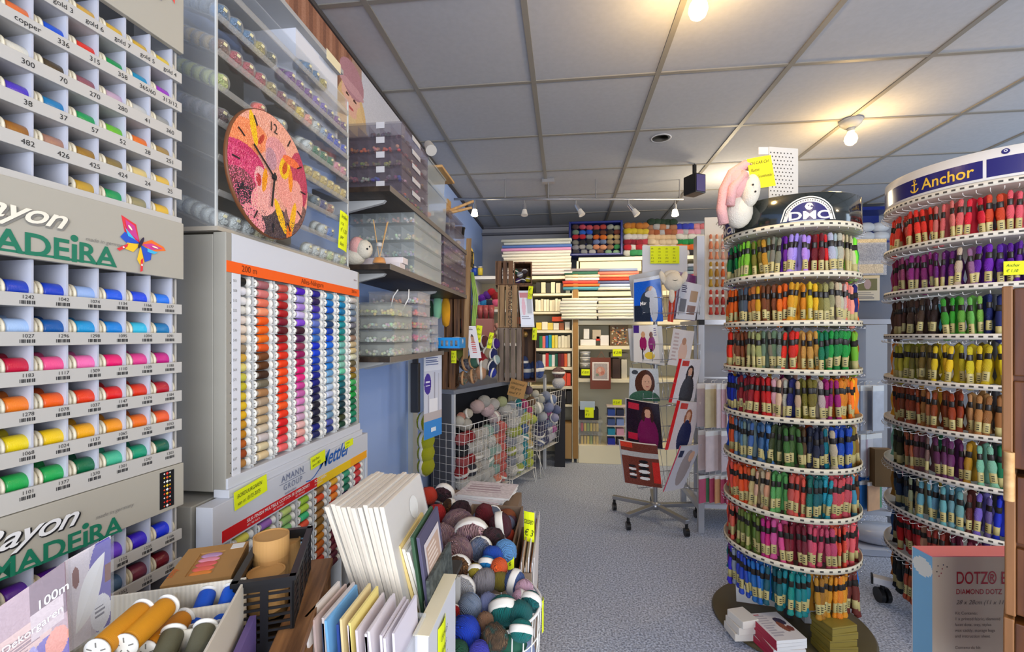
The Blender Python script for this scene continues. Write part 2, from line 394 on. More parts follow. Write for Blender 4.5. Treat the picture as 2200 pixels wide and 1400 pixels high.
# ================================================================ MADEIRA THREAD DISPLAY (three stacked cases)
RZ = -math.radians(3.85)
O = P(385,722,.85)
MADM = Matrix.Translation((O.x,O.y,0)) @ Matrix.Rotation(RZ,4,'Z')
def zr_(py, d=.85): return H+(HY-py)/F*d
CELL = .0422
spool = tag(MB().build('embroidery_thread_spool', []), '', None)
bpy.data.objects.remove(spool)
def make_spool(name, L, R, r, band, capm, thm):
    b = MB(); h = L/2
    Ry = Matrix.Rotation(math.radians(90),4,'X')
    b.lathe([(.0035,-h-.0005),(R*.55,-h-.0005),(R,-h),(R,-h+.0025),(r*.7,-h+.004),(r*.7,h-.004),(R,h-.0025),(R,h),(R*.55,h+.0005),(.0035,h+.0005)],20,M=Ry)
    b.lathe([(.0034,-h-.0008),(.0005,-h-.0004)],10,mi=1,M=Ry)
    for k in range(5):
        a = 2*math.pi*k/5; u = Vector((math.cos(a),0,math.sin(a)))
        b.box(-.0008,.0008,h,h+.0009,R*.35,R*.75,1,Matrix.Rotation(a,4,'Y')); b.box(-.0008,.0008,-h-.0009,-h,R*.35,R*.75,1,Matrix.Rotation(a,4,'Y'))
    o = b.build(name, [capm, mat('spool_print',(120,118,112),.6)])
    c = MB(); q = h-band
    c.lathe([(r*.75,-q-.001),(r*.96,-q+.001),(r*1.0,-q+.004),(r*1.02,0),(r,q-.004),(r*.96,q-.001),(r*.75,q+.001)],24,M=Ry)
    th = c.build('wound_thread', thm, o); th['tinted'] = 1
    return o
SP = make_spool('embroidery_thread_spool', .0385, .0160, .0140, .0042, mat('ivory_spool_plastic',(222,214,190),.45), SATIN)
first_used = set()
def place(proto, M, color, label, group, cat):
    if proto.name not in first_used:
        first_used.add(proto.name); o = proto; o.matrix_world = M; o['label']=label; o['group']=group; o['category']=cat
        o.color = lin(color)+(1,)
        for c in o.children:
            if c.get('tinted'): c.color = lin(color)+(1,)
        return o
    o = dup(proto, M, color, label, group); return o
def thread_case(label, ztop, zbot, banner, strips, rows, tagname, ledge_last=False, cell_list=None):
    t = empty('thread_display_case', label, 'display case', (O.x,O.y,zbot), RZ, 'stacked embroidery thread display cases')
    D = .10; Lh = .62
    Z = lambda z: z-zbot
    b = MB(); b.box(-D-.004,-D,-Lh,.0,Z(zbot),Z(ztop)); b.build('back_panel', mat('case_grey_white',(140,139,136),.5), t)
    b = MB()
    prof = []
    zs = [Z(ztop)]+[Z((s[0]+s[1])/2) for s in strips]
    b.box(-D,-.006,-.0035,0,Z(zbot),Z(ztop)); b.build('side_panel', WHITE, t)
    if banner:
        z1, z0 = banner
        b = MB(); b.box(-.004,.006,-Lh,.004,Z(z0),Z(z1)); bn = b.build('header_board', mat('header_board',(168,163,150),.5), t, bevel=.001)
    else: bn = None
    for si, (z1, z0, nums) in enumerate(strips):
        b = MB(); b.box(-.0015,.003,-Lh,.003,Z(z0),Z(z1)); b.box(-D,0,-Lh,0,Z(z0),Z(z0)+.003)
        sh = b.build('shelf', WHITE, t, bevel=.0006)
        if nums:
            for ci, tx in enumerate(nums):
                b = MB()
                y = -.0215-CELL*(5-ci)
                if tx.startswith('#'):
                    b.text(tx[1:], .0072, (.003,y,Z(z1)-.008), (0,1,0),(0,0,1), align='CENTER')
                    for q in range(9): b.box(.003,.0034,y-.009+q*.002,y-.009+q*.002+(.0012 if q%3 else .0006),Z(z1)-.0155,Z(z1)-.0105)
                else: b.text(tx, .0105, (.003,y,(Z(z1)+Z(z0))/2-.004), (0,1,0),(0,0,1), align='CENTER')
                b.build('number_label', INK, sh)
    # dividers
    tops = [(banner[1] if banner else ztop)]+[s[1] for s in strips[:-1]]
    for si, (z1, z0, nums) in enumerate(strips):
        ztp = tops[si]
        b = MB()
        for k in range(14):
            y = -.013-CELL*k
            b.box(-D,-.002,y-.0013,y+.0013,Z(z0)+.003,Z(ztp))
        b.build('divider', mat('divider_white',(180,183,196),.5), t)
    return t, bn
COLS_TOP = [
 [(60,110,190),(150,90,40),(205,160,60),(212,170,40),(205,165,45),(222,190,50)],
 [(220,110,50),(20,80,200),(215,45,25),(10,140,70),(10,140,180),(150,50,180)],
 [(215,210,195),(70,55,30),(140,80,90),(190,160,180),(190,190,185),(150,150,145)],
 [(75,50,180),(20,120,175),(20,150,80),(100,180,40),(225,110,30),(160,130,70)],
 [(150,95,20),(165,120,100),(150,110,30),(130,110,60),(215,190,120),(220,180,70)],
]
NT = [['gold 2','gold 3','gold 6','gold 7','gold 5','gold 4'],['copper','336','315','358','365/60','313/12'],['300','70','270','280','41','360'],['38','37','57','52','28','251'],['482','426','425','424','24','25']]
U = [(157,179),(221,241),(282,304),(345,366),(407,429)]
strips = [(zr_(a),zr_(bb),n) for (a,bb),n in zip(U,NT)]+[(zr_(468),zr_(482),None)]
t1, bn1 = thread_case('white display case of metallic embroidery spools, uppermost of the stack', zr_(-40), zr_(482), (zr_(-30),zr_(115)), strips, COLS_TOP, 'top')
NM = [['#1242','#1042','#1074','#1134','#1166','#1177'],['#1027','#1296','#1298','#1095','#1094','#1091'],['#1183','#1117','#1309','#1110','#1109','#1188'],['#1278','#1078','#1037','#1147','#1174','#1184'],['#1068','#1024','#1137','#1065','#1021','#1053'],['#1101','#1377','#1370','#1301','#1247','#1303']]
U2 = [(654,675),(715,737),(777,800),(838,861),(899,923),(960,993)]
COLS_MID = [
 [(20,60,180),(15,60,190),(150,180,230),(20,90,225),(20,70,225),(20,120,235)],
 [(165,195,235),(0,85,160),(20,150,210),(0,130,215),(50,190,225),(0,120,180)],
 [(200,20,60),(240,80,140),(245,110,175),(235,20,110),(225,60,140),(200,20,130)],
 [(240,125,30),(240,95,20),(230,60,20),(225,25,25),(220,50,15),(180,15,35)],
 [(235,210,20),(240,200,20),(240,170,20),(240,150,20),(235,110,20),(235,90,35)],
 [(30,165,75),(30,165,80),(10,105,65),(70,185,145),(15,150,110),(10,95,70)],
]
t2, bn2 = thread_case('white display case of rayon embroidery spools with a butterfly on its header', zr_(481), zr_(993), (zr_(480),zr_(600)), [(zr_(a),zr_(bb),n) for (a,bb),n in zip(U2,NM)], COLS_MID, 'mid')
COLS_LOW = [[(90,30,150),(90,30,150),(100,40,180),(110,60,200),(60,30,200),(20,50,220)],[(120,30,90),(110,40,100),(60,60,90),(80,110,140),(120,50,70),(120,20,35)],[(40,40,60)]*6]
t3, bn3 = thread_case('white display case with a black cross-stitch patch on its header, lowest of the stack', zr_(993), zr_(1275), (zr_(994),zr_(1084)), [(zr_(1135),zr_(1157),['#1330','#1335','#1122','#1112','#1235','#1166']),(zr_(1197),zr_(1218),['#1236','#1034','#1240','#1353','#1119','#1281']),(zr_(1258),zr_(1275),None)], COLS_LOW, 'low')
def fill_case(rows, strips, depth2, where, group):
    for ri, (cols, (z1,z0,_)) in enumerate(zip(rows, strips)):
        for ci, c in enumerate(cols):
            y = -(.013+CELL*(5-ci))+CELL/2
            if ci == 5: y = -.013+CELL/2-.0008-.012+.004
            y = -.013-CELL*(4.5-ci)+.0 if ci < 5 else -.013+.0055
            y = -.013-CELL*(5-ci)+CELL*.5 if ci < 5 else -.0225+.0015
            y = -.0034-.0013-.0193-CELL*(5-ci)-.0
            M = MADM @ Matrix.Translation((-.0205,y,z1+.0045))
            side = 'sixth from the wire rack side' if ci == 0 else ORD[5-ci]+' from the bead rack side'
            side = ORD[5-ci]+' from the tall cabinet'
            if ri == 0: pre = 'top row'
            else: pre = ORD[ri]+' row'
            place(SP, M, c, f'{cname(c)} embroidery spool, {pre} {where}, {side}', group, 'thread spool')
            if depth2 and (ri+ci) % 5 != 0 and ri > 0:
                M = MADM @ Matrix.Translation((-.056,y,z1+.0105))
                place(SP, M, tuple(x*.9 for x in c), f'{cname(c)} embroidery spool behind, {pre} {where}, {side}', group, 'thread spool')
fill_case(COLS_TOP, strips, 0, 'of the metallic case', 'spools in the metallic thread case')
s2 = [(zr_(a),zr_(bb),None) for a,bb in U2]
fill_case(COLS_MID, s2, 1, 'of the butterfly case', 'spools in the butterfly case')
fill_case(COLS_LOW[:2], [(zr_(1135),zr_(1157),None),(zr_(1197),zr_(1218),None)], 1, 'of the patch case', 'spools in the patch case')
for i, (c, lab) in enumerate(zip([(190,150,40),(15,150,80),(150,140,100),(225,180,50)],['gold and black spool alone on the open bottom ledge','emerald spool on the open bottom ledge','grey gold spool on the open bottom ledge','bright yellow spool at the end of the open bottom ledge'])):
    M = MADM @ Matrix.Translation((-.022,-.024-CELL*(3-i),zr_(468)+.006)); place(SP, M, c, lab, 'spools on the open bottom ledge', 'thread spool')
# lettering on the headers
GREEN = mat('green_lettering',(20,112,84),.5); BEIGE = mat('beige_script',(232,226,208),.5); GREYL = mat('grey_script_shadow',(128,126,120),.6)
def logo(bn, zbot, zb, h, yend, script_z, script_y, script_m, shadow_m, mz, my):
    U_, V_ = (0,1,0),(0,0,1)
    b = MB(); k_ = h/.03
    b.text('MADE', h/.7, (.0062,yend-.0655*k_,zb),U_,V_,bold=.022,align='RIGHT',fit=.118*k_)
    b.text('I', h/.7*.80, (.0062,yend-.0595*k_,zb),U_,V_,bold=.05,align='CENTER',sx=1.0)
    b.text('RA', h/.7, (.0062,yend,zb),U_,V_,bold=.022,align='RIGHT',fit=.0545*k_)
    b.disc((.0068,yend-.0595*k_,zb+h*1.13),U_,V_,h*.17,h*.17); b.box(.006,.0064,yend-.185*k_,yend-.002,zb-.0004,zb+.0030)
    b.build('green_lettering', GREEN, bn)
    b = MB(); b.text('Rayon', .040, (.0068,script_y+.002,script_z-.002),U_,V_,bold=.028,shear=.45,align='RIGHT',sx=1.25,sp=.93); b.build('script_shadow', shadow_m, bn)
    b = MB(); b.text('Rayon', .040, (.0078,script_y,script_z),U_,V_,bold=.012,shear=.45,align='RIGHT',sx=1.25,sp=.93); b.build('script_lettering', script_m, bn)
    b = MB(); b.text('made in germany', .0085, (.0066,my,mz),U_,V_,shear=.2,align='LEFT'); b.build('small_lettering', GREYL, bn)
logo(bn2, 0, zr_(993)*0+H+.1135-zr_(993), .030, -.119, H+.158-zr_(993), -.193, BEIGE, GREYL, H+.1475-zr_(993), -.164)
logo(bn3, 0, H-.3225-zr_(1275), .027, -.110, H-.283-zr_(1275), -.178, mat('white_script',(225,225,225),.5), INK, H-.288-zr_(1275), -.150)
def flat_parts(bn, spec, cy, cz, s, name):
    b = MB()
    for i, (kind, c, a) in enumerate(spec):
        x = .0064+.0002*i
        if kind == 'p': b.add([(x,cy+p*s,cz+q*s) for p,q in a], [tuple(range(len(a)))], 0, False, None, c)
        else:
            cx_,cz_,rx,rz_,rot = a; k = math.radians(rot)
            b.disc((x,cy+cx_*s,cz+cz_*s),(0,math.cos(k),math.sin(k)),(0,-math.sin(k),math.cos(k)),rx*s,rz_*s,16,col=c)
    return b.build(name, PRINT, bn)
W1=(220,50,60);W2=(235,110,40);W3=(30,80,190);W4=(60,180,220);W5=(235,190,40);W6=(200,60,140)
flat_parts(bn2, [('p',W1,[(0,0),(-.15,.75),(-.75,1.0),(-.62,.35)]),('p',W2,[(0,0),(.5,.25),(1.05,.05),(1.15,-.1),(.5,-.25)]),('p',W6,[(-.05,.1),(-.22,.68),(-.6,.85),(-.5,.35)]),('p',W6,[(.1,-.02),(.5,.1),(1.0,-.04),(.5,-.18)]),
 ('p',W3,[(0,0),(-.62,.35),(-.8,.1),(-.55,-.1)]),('p',W3,[(0,-.05),(.5,-.25),(.45,-.62),(.2,-.75)]),('p',W4,[(-.2,.1),(-.6,.5),(-.68,.7),(-.5,.2)]),('p',W4,[(.3,-.15),(.75,-.25),(.6,-.35),(.3,-.3)]),
 ('p',W5,[(0,-.05),(-.55,-.08),(-.62,-.35),(-.3,-.42)]),('p',W5,[(0,-.1),(.15,-.75),(0,-.95),(-.15,-.7)]),('p',W1,[(-.5,-.1),(-.95,-.4),(-.85,-.48),(-.55,-.25)]),('p',W1,[(.1,-.6),(.08,-1.15),(-.02,-1.2),(0,-.7)]),
 ('e',(245,245,240),(-.7,-.3,.04,.03,0)),('e',(245,245,240),(.04,-.9,.03,.05,0)),('e',(40,30,60),(0,.02,.07,.28,-25)),('e',(240,235,200),(-.45,.55,.04,.12,40)),('e',(240,235,200),(.6,-.05,.14,.03,-10))],
 -.080, H+.1600-zr_(993), .041, 'printed_butterfly')
flat_parts(bn1, [('e',(225,222,200),(.1,.3,.75,.5,-12)),('p',(235,170,30),[(-.9,1.2),(-.2,.7),(-.3,1.4)]),('e',(60,150,80),(-.62,.25,.3,.42,10)),('e',(230,60,50),(-.3,.1,.22,.6,0)),('p',(60,60,160),[(.0,.75),(.08,.75),(.12,-.1),(.04,-.15)]),('p',(60,60,160),[(.25,.75),(.33,.72),(.38,-.1),(.3,-.15)]),('p',(60,60,160),[(.5,.65),(.57,.62),(.6,.0),(.53,-.05)]),
 ('p',(235,60,60),[(.8,.35),(1.15,.7),(1.2,-.1)]),('p',(60,60,120),[(-.2,-.1),(.5,-.2),(.3,-.55),(.1,-.3)]),('p',(235,225,190),[(.0,.7),(.7,.75),(.4,1.2)]),('p',(90,60,140),[(-.5,-.15),(-.2,-.7),(-.1,-.75),(-.3,-.1)]),('e',(20,20,20),(-.72,.35,.06,.06,0))],
 -.052, zr_(20)-zr_(482), .030, 'printed_fish')
b = MB(); cz = H-.29+.0; y0, y1 = -.044, -.0165; z0, z1 = zr_(1095,.82)-zr_(1275), zr_(1024,.82)-zr_(1275)
z0, z1 = H-.2795-.052+.018-zr_(1275)+.0, H-.247-zr_(1275)
b.box(.006,.0066,y0,y1,z0,z1,0,None,(15,15,20))
cc = [(220,60,50),(220,90,60),(240,240,230),(240,210,60),(240,240,240),(240,190,50),(235,90,40),(235,60,40),(240,235,235)]
nn = 9
for i in range(nn):
    z = z1-.004-(z1-z0-.008)*i/(nn-1)
    for dy in (-1,0,1):
        q = .0028 if dy == 0 else .0018
        b.add([(.0069,(y0+y1)/2+dy*.0055-q,z),(.0069,(y0+y1)/2+dy*.0055,z-q),(.0069,(y0+y1)/2+dy*.0055+q,z),(.0069,(y0+y1)/2+dy*.0055,z+q)],[(0,1,2,3)],0,False,None,cc[i] if dy==0 else cc[(i+2)%9])
b.build('embroidered_patch', PRINT, bn3)

# ================================================================ SEWING THREAD CABINET
XC = -.72; Y0c, Y1c = .876, 1.50
t = empty('sewing_thread_cabinet', 'tall white cabinet wall of sewing thread spools with an orange header strip', 'thread cabinet', (XC,Y0c,0))
CABW = mat('cabinet_cream_side',(152,149,139),.6); BLUEW = mat('cabinet_white_front',(204,207,214),.45)
D = Vector((XC,Y0c,0))
def cb(b, x0,x1,y0,y1,z0,z1,mi=0,col=None): return b.box(x0-D.x,x1-D.x,y0-D.y,y1-D.y,z0,z1,mi,None,col)
b = MB(); cb(b,XL+.002,XC-.03,Y0c+.0005,Y1c-.0005,.915,1.470); cb(b,XC-.03,XC,Y0c,Y0c+.018,.915,1.474); cb(b,XC-.03,XC,Y1c-.012,Y1c,.915,1.474); cb(b,XL+.002,XC-.03,.82,1.53,0,.905); b.build('carcass', CABW, t, bevel=.002)
b = MB(); cb(b,XC-.03,XC,Y0c+.018,Y1c-.012,H+.166-.005,1.474); b.build('header_panel', BLUEW, t)
b = MB(); cb(b,XC-.001,XC+.0012,Y0c+.002,Y1c-.002,H+.1385,H+.163); hs = b.build('orange_strip', mat('orange_header',(240,92,10),.5), t)
b = MB(); u,v = (0,1,0),(0,0,1)
b.text('200 m',.020,(.0012,.045,H+.145),u,v); b.text('Alles-Nähgarn',.020,(.0012,.33,H+.145),u,v,align='CENTER'); b.text('200 m',.014,(.0012,.60,H+.148),u,v,align='RIGHT'); b.text('200 m',.008,(.0012,.60,H+.190),u,v,align='RIGHT'); b.build('header_lettering', mat('dark_red_ink',(110,40,10),.6), hs)
b = MB(); cb(b,XC-.030,XC-.026,Y0c+.018,Y1c-.012,.935,H+.163); b.build('rack_backing', mat('rack_backing',(170,170,172),.6), t)
b = MB(); cb(b,XC-.026,XC+.004,Y0c+.001,Y1c-.001,.922,.945); cb(b,XC-.026,XC+.010,Y0c-.003,Y1c+.003,.905,.922); b.build('ledge', BLUEW, t, bevel=.001)
b = MB(); cb(b,XC-.002,XC+.001,Y0c+.018,Y0c+.043,.945,H+.138); nb = b.build('number_strip', mat('number_strip',(214,216,222),.5), t)
b = MB()
for i in range(20): b.text(str(501+i*7)[:3], .008, (.001,.0255,H+.119-i*.0217), u, v, align='CENTER')
b.build('number_lettering', GREYL, nb)
CP = [.925+.0771*i for i in range(8)]; RPz = .0217; ZT = H+.124
for i, y in enumerate(CP):
    for s in (-1, 1):
        b = MB(); ye = y+s*.0335
        cb(b,XC-.026,XC-.006,ye-.0022,ye+.0022,.945,H+.138)
        for j in range(20): cb(b,XC-.008,XC+.000,ye-.003,ye+.003,ZT-j*RPz-.0095,ZT-j*RPz-.0075)
        b.build('spool_holder', mat('holder_white',(210,212,212),.5), t)
CC = ["16,16,18 235,235,240 240,238,235 228,226,215 235,222,210 238,220,200 230,205,175 165,145,115 215,170,60 225,212,120 205,200,75 200,188,35 220,192,40 228,190,30 230,180,5 205,150,20 195,132,10 182,90,18 155,65,12 178,125,60",
"165,100,105 215,120,115 232,118,90 242,150,110 240,88,0 242,100,0 235,110,0 225,80,10 110,60,20 85,45,5 58,30,10 112,104,84 168,120,75 170,148,122 195,168,132 190,165,125 205,190,165 200,190,188 215,200,160 220,195,150",
"190,85,75 200,50,50 170,10,15 175,10,20 130,10,40 95,5,20 150,0,10 205,10,10 225,40,0 235,60,0 245,72,0 250,78,0 235,42,0 245,62,10 245,85,20 235,50,10 220,10,20 225,30,30 235,72,82 242,105,105",
"80,20,190 165,155,215 165,130,210 205,190,235 130,70,210 55,10,35 85,20,80 150,50,85 150,0,90 190,0,80 225,10,110 230,30,130 205,60,150 200,100,170 220,130,190 225,170,205 200,160,190 235,185,180 235,170,160 245,130,150",
"30,20,140 40,20,80 70,50,160 60,70,190 100,120,195 50,90,190 50,110,190 0,40,200 0,60,210 0,60,180 0,50,170 0,20,140 0,10,120 10,10,80 15,20,80 20,20,40 15,15,50 10,10,40 0,20,120 20,30,90",
"70,150,195 10,120,200 0,90,200 60,110,150 10,60,110 0,60,170 0,80,220 0,110,225 70,120,190 90,140,210 20,120,200 110,165,210 150,190,220 175,200,225 190,200,225 150,175,215 130,160,195 110,150,180 80,90,170 40,60,130",
"80,175,200 0,130,180 10,120,170 10,150,180 0,140,150 0,135,140 0,140,120 110,180,170 120,190,180 110,175,155 130,190,170 100,200,160 0,130,130 0,100,110 0,95,100 0,70,90 0,50,60 0,50,50 50,60,30 0,60,40",
"205,195,185 150,160,170 110,130,150 130,140,160 110,110,120 90,90,90 150,120,100 190,170,130 200,180,130 210,210,180 100,90,60 150,110,50 130,110,20 60,170,90 0,140,60 0,150,60 0,110,70 0,120,80 0,130,90 20,130,110"]
SW = make_spool('sewing_thread_spool', .060, .0106, .0098, .0135, mat('white_spool_plastic',(226,224,216),.4), MATTE)
rr = random.Random(3)
for i, cs in enumerate(CC):
    for j, c in enumerate(cs.split()):
        c = tuple(int(x) for x in c.split(','))
        M = Matrix.Translation((XC-.0105, CP[i]+rr.uniform(-.0012,.0012), ZT-j*RPz)) @ Matrix.Rotation(math.radians(rr.uniform(-3,3)),4,'X')
        col = ['next to the butterfly case','second','third','fourth','fifth','sixth','seventh','beside the blue wall'][i]
        colt = f'column {col}' if i in (0,7) else f'{col} column'
        place(SW, M, c, f'{cname(c)} sewing spool, {ORD[j]} down, {colt} of the orange-headed cabinet', 'sewing spools in the orange-headed cabinet', 'thread spool')
# lower drawer front
XD = -.703
b = MB(); cb(b,XC-.02,XD,.82,1.53,.818,.905); cb(b,XC-.02,XD,.82,.842,.2,.818); cb(b,XC-.02,XD,1.518,1.53,.2,.818); dr = b.build('lower_header', mat('lower_header_white',(202,205,212),.45), t, bevel=.001)
b = MB(); cb(b,XD,XD+.001,.845,1.20,.823,.847,col=(205,22,28)); cb(b,XD,XD+.001,1.20,1.40,.819,.845,col=(240,200,20)); cb(b,XD,XD+.001,1.40,1.52,.819,.845,col=(245,170,20)); b.build('colour_band', PRINT, dr)
b = MB(); x = XD-D.x+.001
for k in range(4):
    b.text(['SILK-FINISH MULTI','SILK COTTON 50','EMBROIDERY','POLY SHEEN'][k],.011,(x,.04+.09*k,.836),u,v,bold=.01)
    b.text('ART. 9%d0 MULTI'%k,.006,(x,.04+.09*k,.828),u,v)
b.build('band_lettering', mat('white_ink',(238,236,232),.6), dr)
b = MB(); b.text('Mettler',.062,(x,.42,.868),u,v,bold=.012,shear=.5,align='CENTER',sx=.95); b.tube([(x,.27,.853),(x,.29,.850),(x,.31,.855),(x,.335,.868)],.0014,4); b.build('blue_script', mat('blue_ink',(20,92,176),.5), dr)
b = MB(); b.text('AMANN',.024,(x,.21,.884),u,v,align='CENTER',sp=1.15); b.text('GROUP',.020,(x,.21,.862),u,v,align='CENTER',sp=1.3); b.box(x,x+.0004,.155,.265,.8795,.8805); b.text('embroidery',.010,(x,.2,.850),u,v,align='CENTER'); b.build('grey_lettering', mat('grey_blue_ink',(110,120,150),.5), dr)
def note(px=None, M=None, wd=.05, ht=.06, label='', lines=('','',''), group='handwritten neon notes', m=None, ts=None, curl=.003):
    """a handwritten neon card: local x across, z up, faces -y"""
    o_ = MB(); nx = 4
    vs = [(-wd/2+wd*i/nx, -curl*math.sin(math.pi*i/nx)+(-.0006 if l else 0), (ht if k else 0)) for l in (0,1) for k in (0,1) for i in range(nx+1)]
    fs = []
    for i in range(nx):
        fs += [(10+i,11+i,16+i,15+i),(i+1,i,5+i,6+i)]
    o_.add(vs, fs)
    o_.add([vs[0],vs[5],vs[15],vs[10]],[(0,1,2,3)]); o_.add([vs[4],vs[14],vs[19],vs[9]],[(0,1,2,3)])
    o_.add([vs[k] for k in range(5,10)]+[vs[k] for k in range(19,14,-1)],[tuple(range(10))]); o_.add([vs[k] for k in range(0,5)]+[vs[k] for k in range(14,9,-1)],[tuple(reversed(range(10)))])
    o = o_.build('price_note', m or NEON); o.matrix_world = M
    tag(o, label, 'price note')
    b = MB(); n = len(lines); ts = ts or ht/(n+.6)*.8
    for i, l in enumerate(lines):
        gx = [q[0] for q in glyphs(l,0,.3,'LEFT',1)[0]]; wl = (max(gx)-min(gx))*ts
        b.text(l, ts, (-wd*.44,-curl-.0012,ht-(i+1)*ht/(n+.5)), (1,0,0),(0,0,1), shear=.3, sx=min(.8,wd*.86/wl))
    b.build('handwriting', mat('pen_ink',(50,55,30),.7), o)
    return o
FX = Matrix.Rotation(math.radians(90),4,'Z')           # card faces +x
def noteX(px,py,X,wd,ht,label,lines,tilt=0,**k):
    q = QX(px,py,X); return note(M=Matrix.Translation(q) @ FX @ Matrix.Rotation(tilt,4,'Y'), wd=wd, ht=ht, label=label, lines=lines, **k)
noteX(541,1074,XD+.002,.105,.040,'neon note on the lower header just above the red band',['BORDUURGAREN','van nr. 0172-3075'],-.08,curl=.0005)
noteX(684,999,XD+.002,.075,.034,'neon note stuck over the blue script lettering',['Poly Sheen','van nr. 0021'],-.08,curl=.0005)
noteX(750,959,XD+.002,.055,.022,'small neon note by the yellow end of the colour band',['COTTON','nr. 101'],-.05,curl=.0005)
# spools in the lower rack
LC = [[(225,215,90),(215,205,80)],[(150,100,180),(150,180,90)],[(190,210,120),(150,190,110),(130,190,120)],[(160,205,60),(180,215,70),(60,190,130),(225,80,50),(160,200,220),(150,190,215),(140,150,170),(120,150,170),(180,190,190),(200,190,120)],
 [(150,110,60),(225,80,30),(140,100,50),(160,110,50),(120,90,40),(170,110,20),(190,120,10),(190,100,20),(180,70,15),(190,50,20),(150,60,30),(120,60,30)],
 [(235,180,50),(235,100,40),(230,130,40),(210,60,40),(150,20,40),(130,20,50),(120,30,50),(110,40,60),(100,20,40),(120,50,60),(90,30,50),(80,20,40)],
 [(60,160,125),(40,130,100),(30,110,90),(60,20,90),(30,40,100),(20,30,80),(20,30,70),(30,40,80),(40,60,100),(20,20,60),(30,30,70),(20,20,50)],
 [(220,60,50),(200,60,60),(190,50,70),(160,60,80)]]
for i, cs in enumerate(LC):
    for j, c in enumerate(cs):
        M = Matrix.Translation((XD-.0125, CP[i]-.012+.002*i, .800-j*.0225))
        colt = ORD[i]+' column'
        place(SW, M, c, f'{cname(c)} sewing spool, {ORD[j]} down, {colt} under the red and yellow band', 'sewing spools under the red and yellow band', 'thread spool')
b = MB(); cb(b,XC-.026,XC-.022,.84,1.52,.2,.818); b.build('lower_backing', mat('rack_backing'), t)
for i in range(9):
    b = MB(); y = CP[0]-.0505+.0791*i-.0; cb(b,XC-.022,XD-.004,y-.002,y+.002,.2,.818); b.build('spool_holder', mat('holder_white'), t)

# ================================================================ BEAD RACK
ZR = 1.476
t = empty('acrylic_bead_rack', 'clear acrylic rack of slanted shelves full of small bead jars', 'bead rack', (-.735,.87,ZR))
XF = 0.0
Yr = .58
TOP = H+.80-ZR
for y in (0,Yr): MB().box(-.21,0,y-.002,y+.002,0,TOP).build('side_panel', CLEAR, t)
for y in (0,Yr):
    b = MB(); b.box(-.004,0,y-.0022,y+.0022,0,TOP); b.build('edge_strip', mat('acrylic_edge',(205,205,200),.3), t)
b = MB(); b.box(-.214,-.21,0,Yr,0,TOP); b.build('back_panel', mat('rack_grey_back',(150,146,138),.5), t)
b = MB(); b.box(-.214,.004,-.004,Yr+.004,-.001,.008); b.build('base_panel', mat('rack_base',(170,162,148),.4), t)
b = MB(); b.box(-.21,0,0,Yr,TOP,TOP+.004); b.build('top_panel', CLEAR, t)
lips = [.753,.678,.603,.528,.453,.378,.303,.228]
jar = MB(); Rx = Matrix.Rotation(math.radians(90),4,'Y')
jar.lathe([(.0005,-.010),(.0185,-.010),(.0192,-.008),(.0192,.008),(.0185,.010),(.0005,.010)],20,M=Rx)
JAR = jar.build('bead_jar', clear('jar_plastic',(240,240,235),.07,.06))
b = MB(); rb = random.Random(5)
b.lathe([(.0005,-.0085),(.0172,-.0085),(.0172,.006),(.0005,.006)],16,M=Rx)
for k in range(34):
    a = rb.uniform(0,6.28); r = .0150*math.sqrt(rb.random()); b.ell((.0065,r*math.cos(a),r*math.sin(a)),.0028,.0028,.0028,6)
bd = b.build('glass_beads', mat('glossy_beads', objcol=True, rough=.15, spec=.8, bump=('voro', 420, .3, .35)), JAR); bd['tinted'] = 1
b = MB(); b.box(.0101,.0106,-.005,.005,.008,.014); b.build('sticker', mat('pale_sticker',(222,214,170),.6), JAR)
SL = math.radians(24)
for li, zl in enumerate(lips):
    b = MB(); M = Matrix.Translation((0,0,zl-.001+H-ZR)) @ Matrix.Rotation(SL,4,'Y')
    b.box(-.205/math.cos(SL),0,.002,Yr-.002,-.0015,.0015,0,M); b.box(-.003,0,.002,Yr-.002,0,.012,0,M)
    b.build('slanted_shelf', clear('shelf_acrylic',(205,200,190),.20,.15), t)
Bl=(60,110,150);Dy=(165,150,60);Pu=(110,50,130);Rd=(165,35,50);Br=(120,75,50);Gd=(205,180,100);Cl=(200,205,200);Pk=(215,140,150);Gn=(20,110,70);Bu=(40,70,180);Yg=(190,200,110);Or=(230,80,60);Dk=(90,50,50)
rowsB = [[None]*8+[Bl,Bl,Dy,None,None,None],
 [Bl,Bl,Bl,Dy,(70,70,60),None,Pu,Pu,Pu,(120,90,170),(110,90,170),(90,80,130),(120,70,130),(100,60,110)],
 [Br,Rd,Rd,Rd,(150,130,70),(120,40,60),(170,120,80),(215,185,50),(225,150,130),Cl,(150,170,190),Bu,Bu,Bu],
 [Yg,None,None,Or,None,Cl,None,None,Cl,Gn,Gn,Gn,Pk,Pk],
 [Dk,(140,110,50),None,None,None,None,None,None,Gd,Gd,Gd,Gd,Gd,Gd],
 [None]*9+[(90,110,120),(60,60,120),(160,110,90),None,None],
 [None]*10+[Cl,(80,120,190),None,None],
 [Cl,Cl,Cl,(225,215,170),(210,200,150),None,None,None,Cl,Cl,Cl,(190,200,150),Cl,(190,200,150)]]
rowname = ['top shelf','second shelf down','third shelf down','fourth shelf down','fifth shelf down','sixth shelf down','seventh shelf down','lowest shelf']
behind = {1:(60,60,55),2:(170,140,70),3:(180,185,110),4:(110,105,110),7:(185,188,180)}
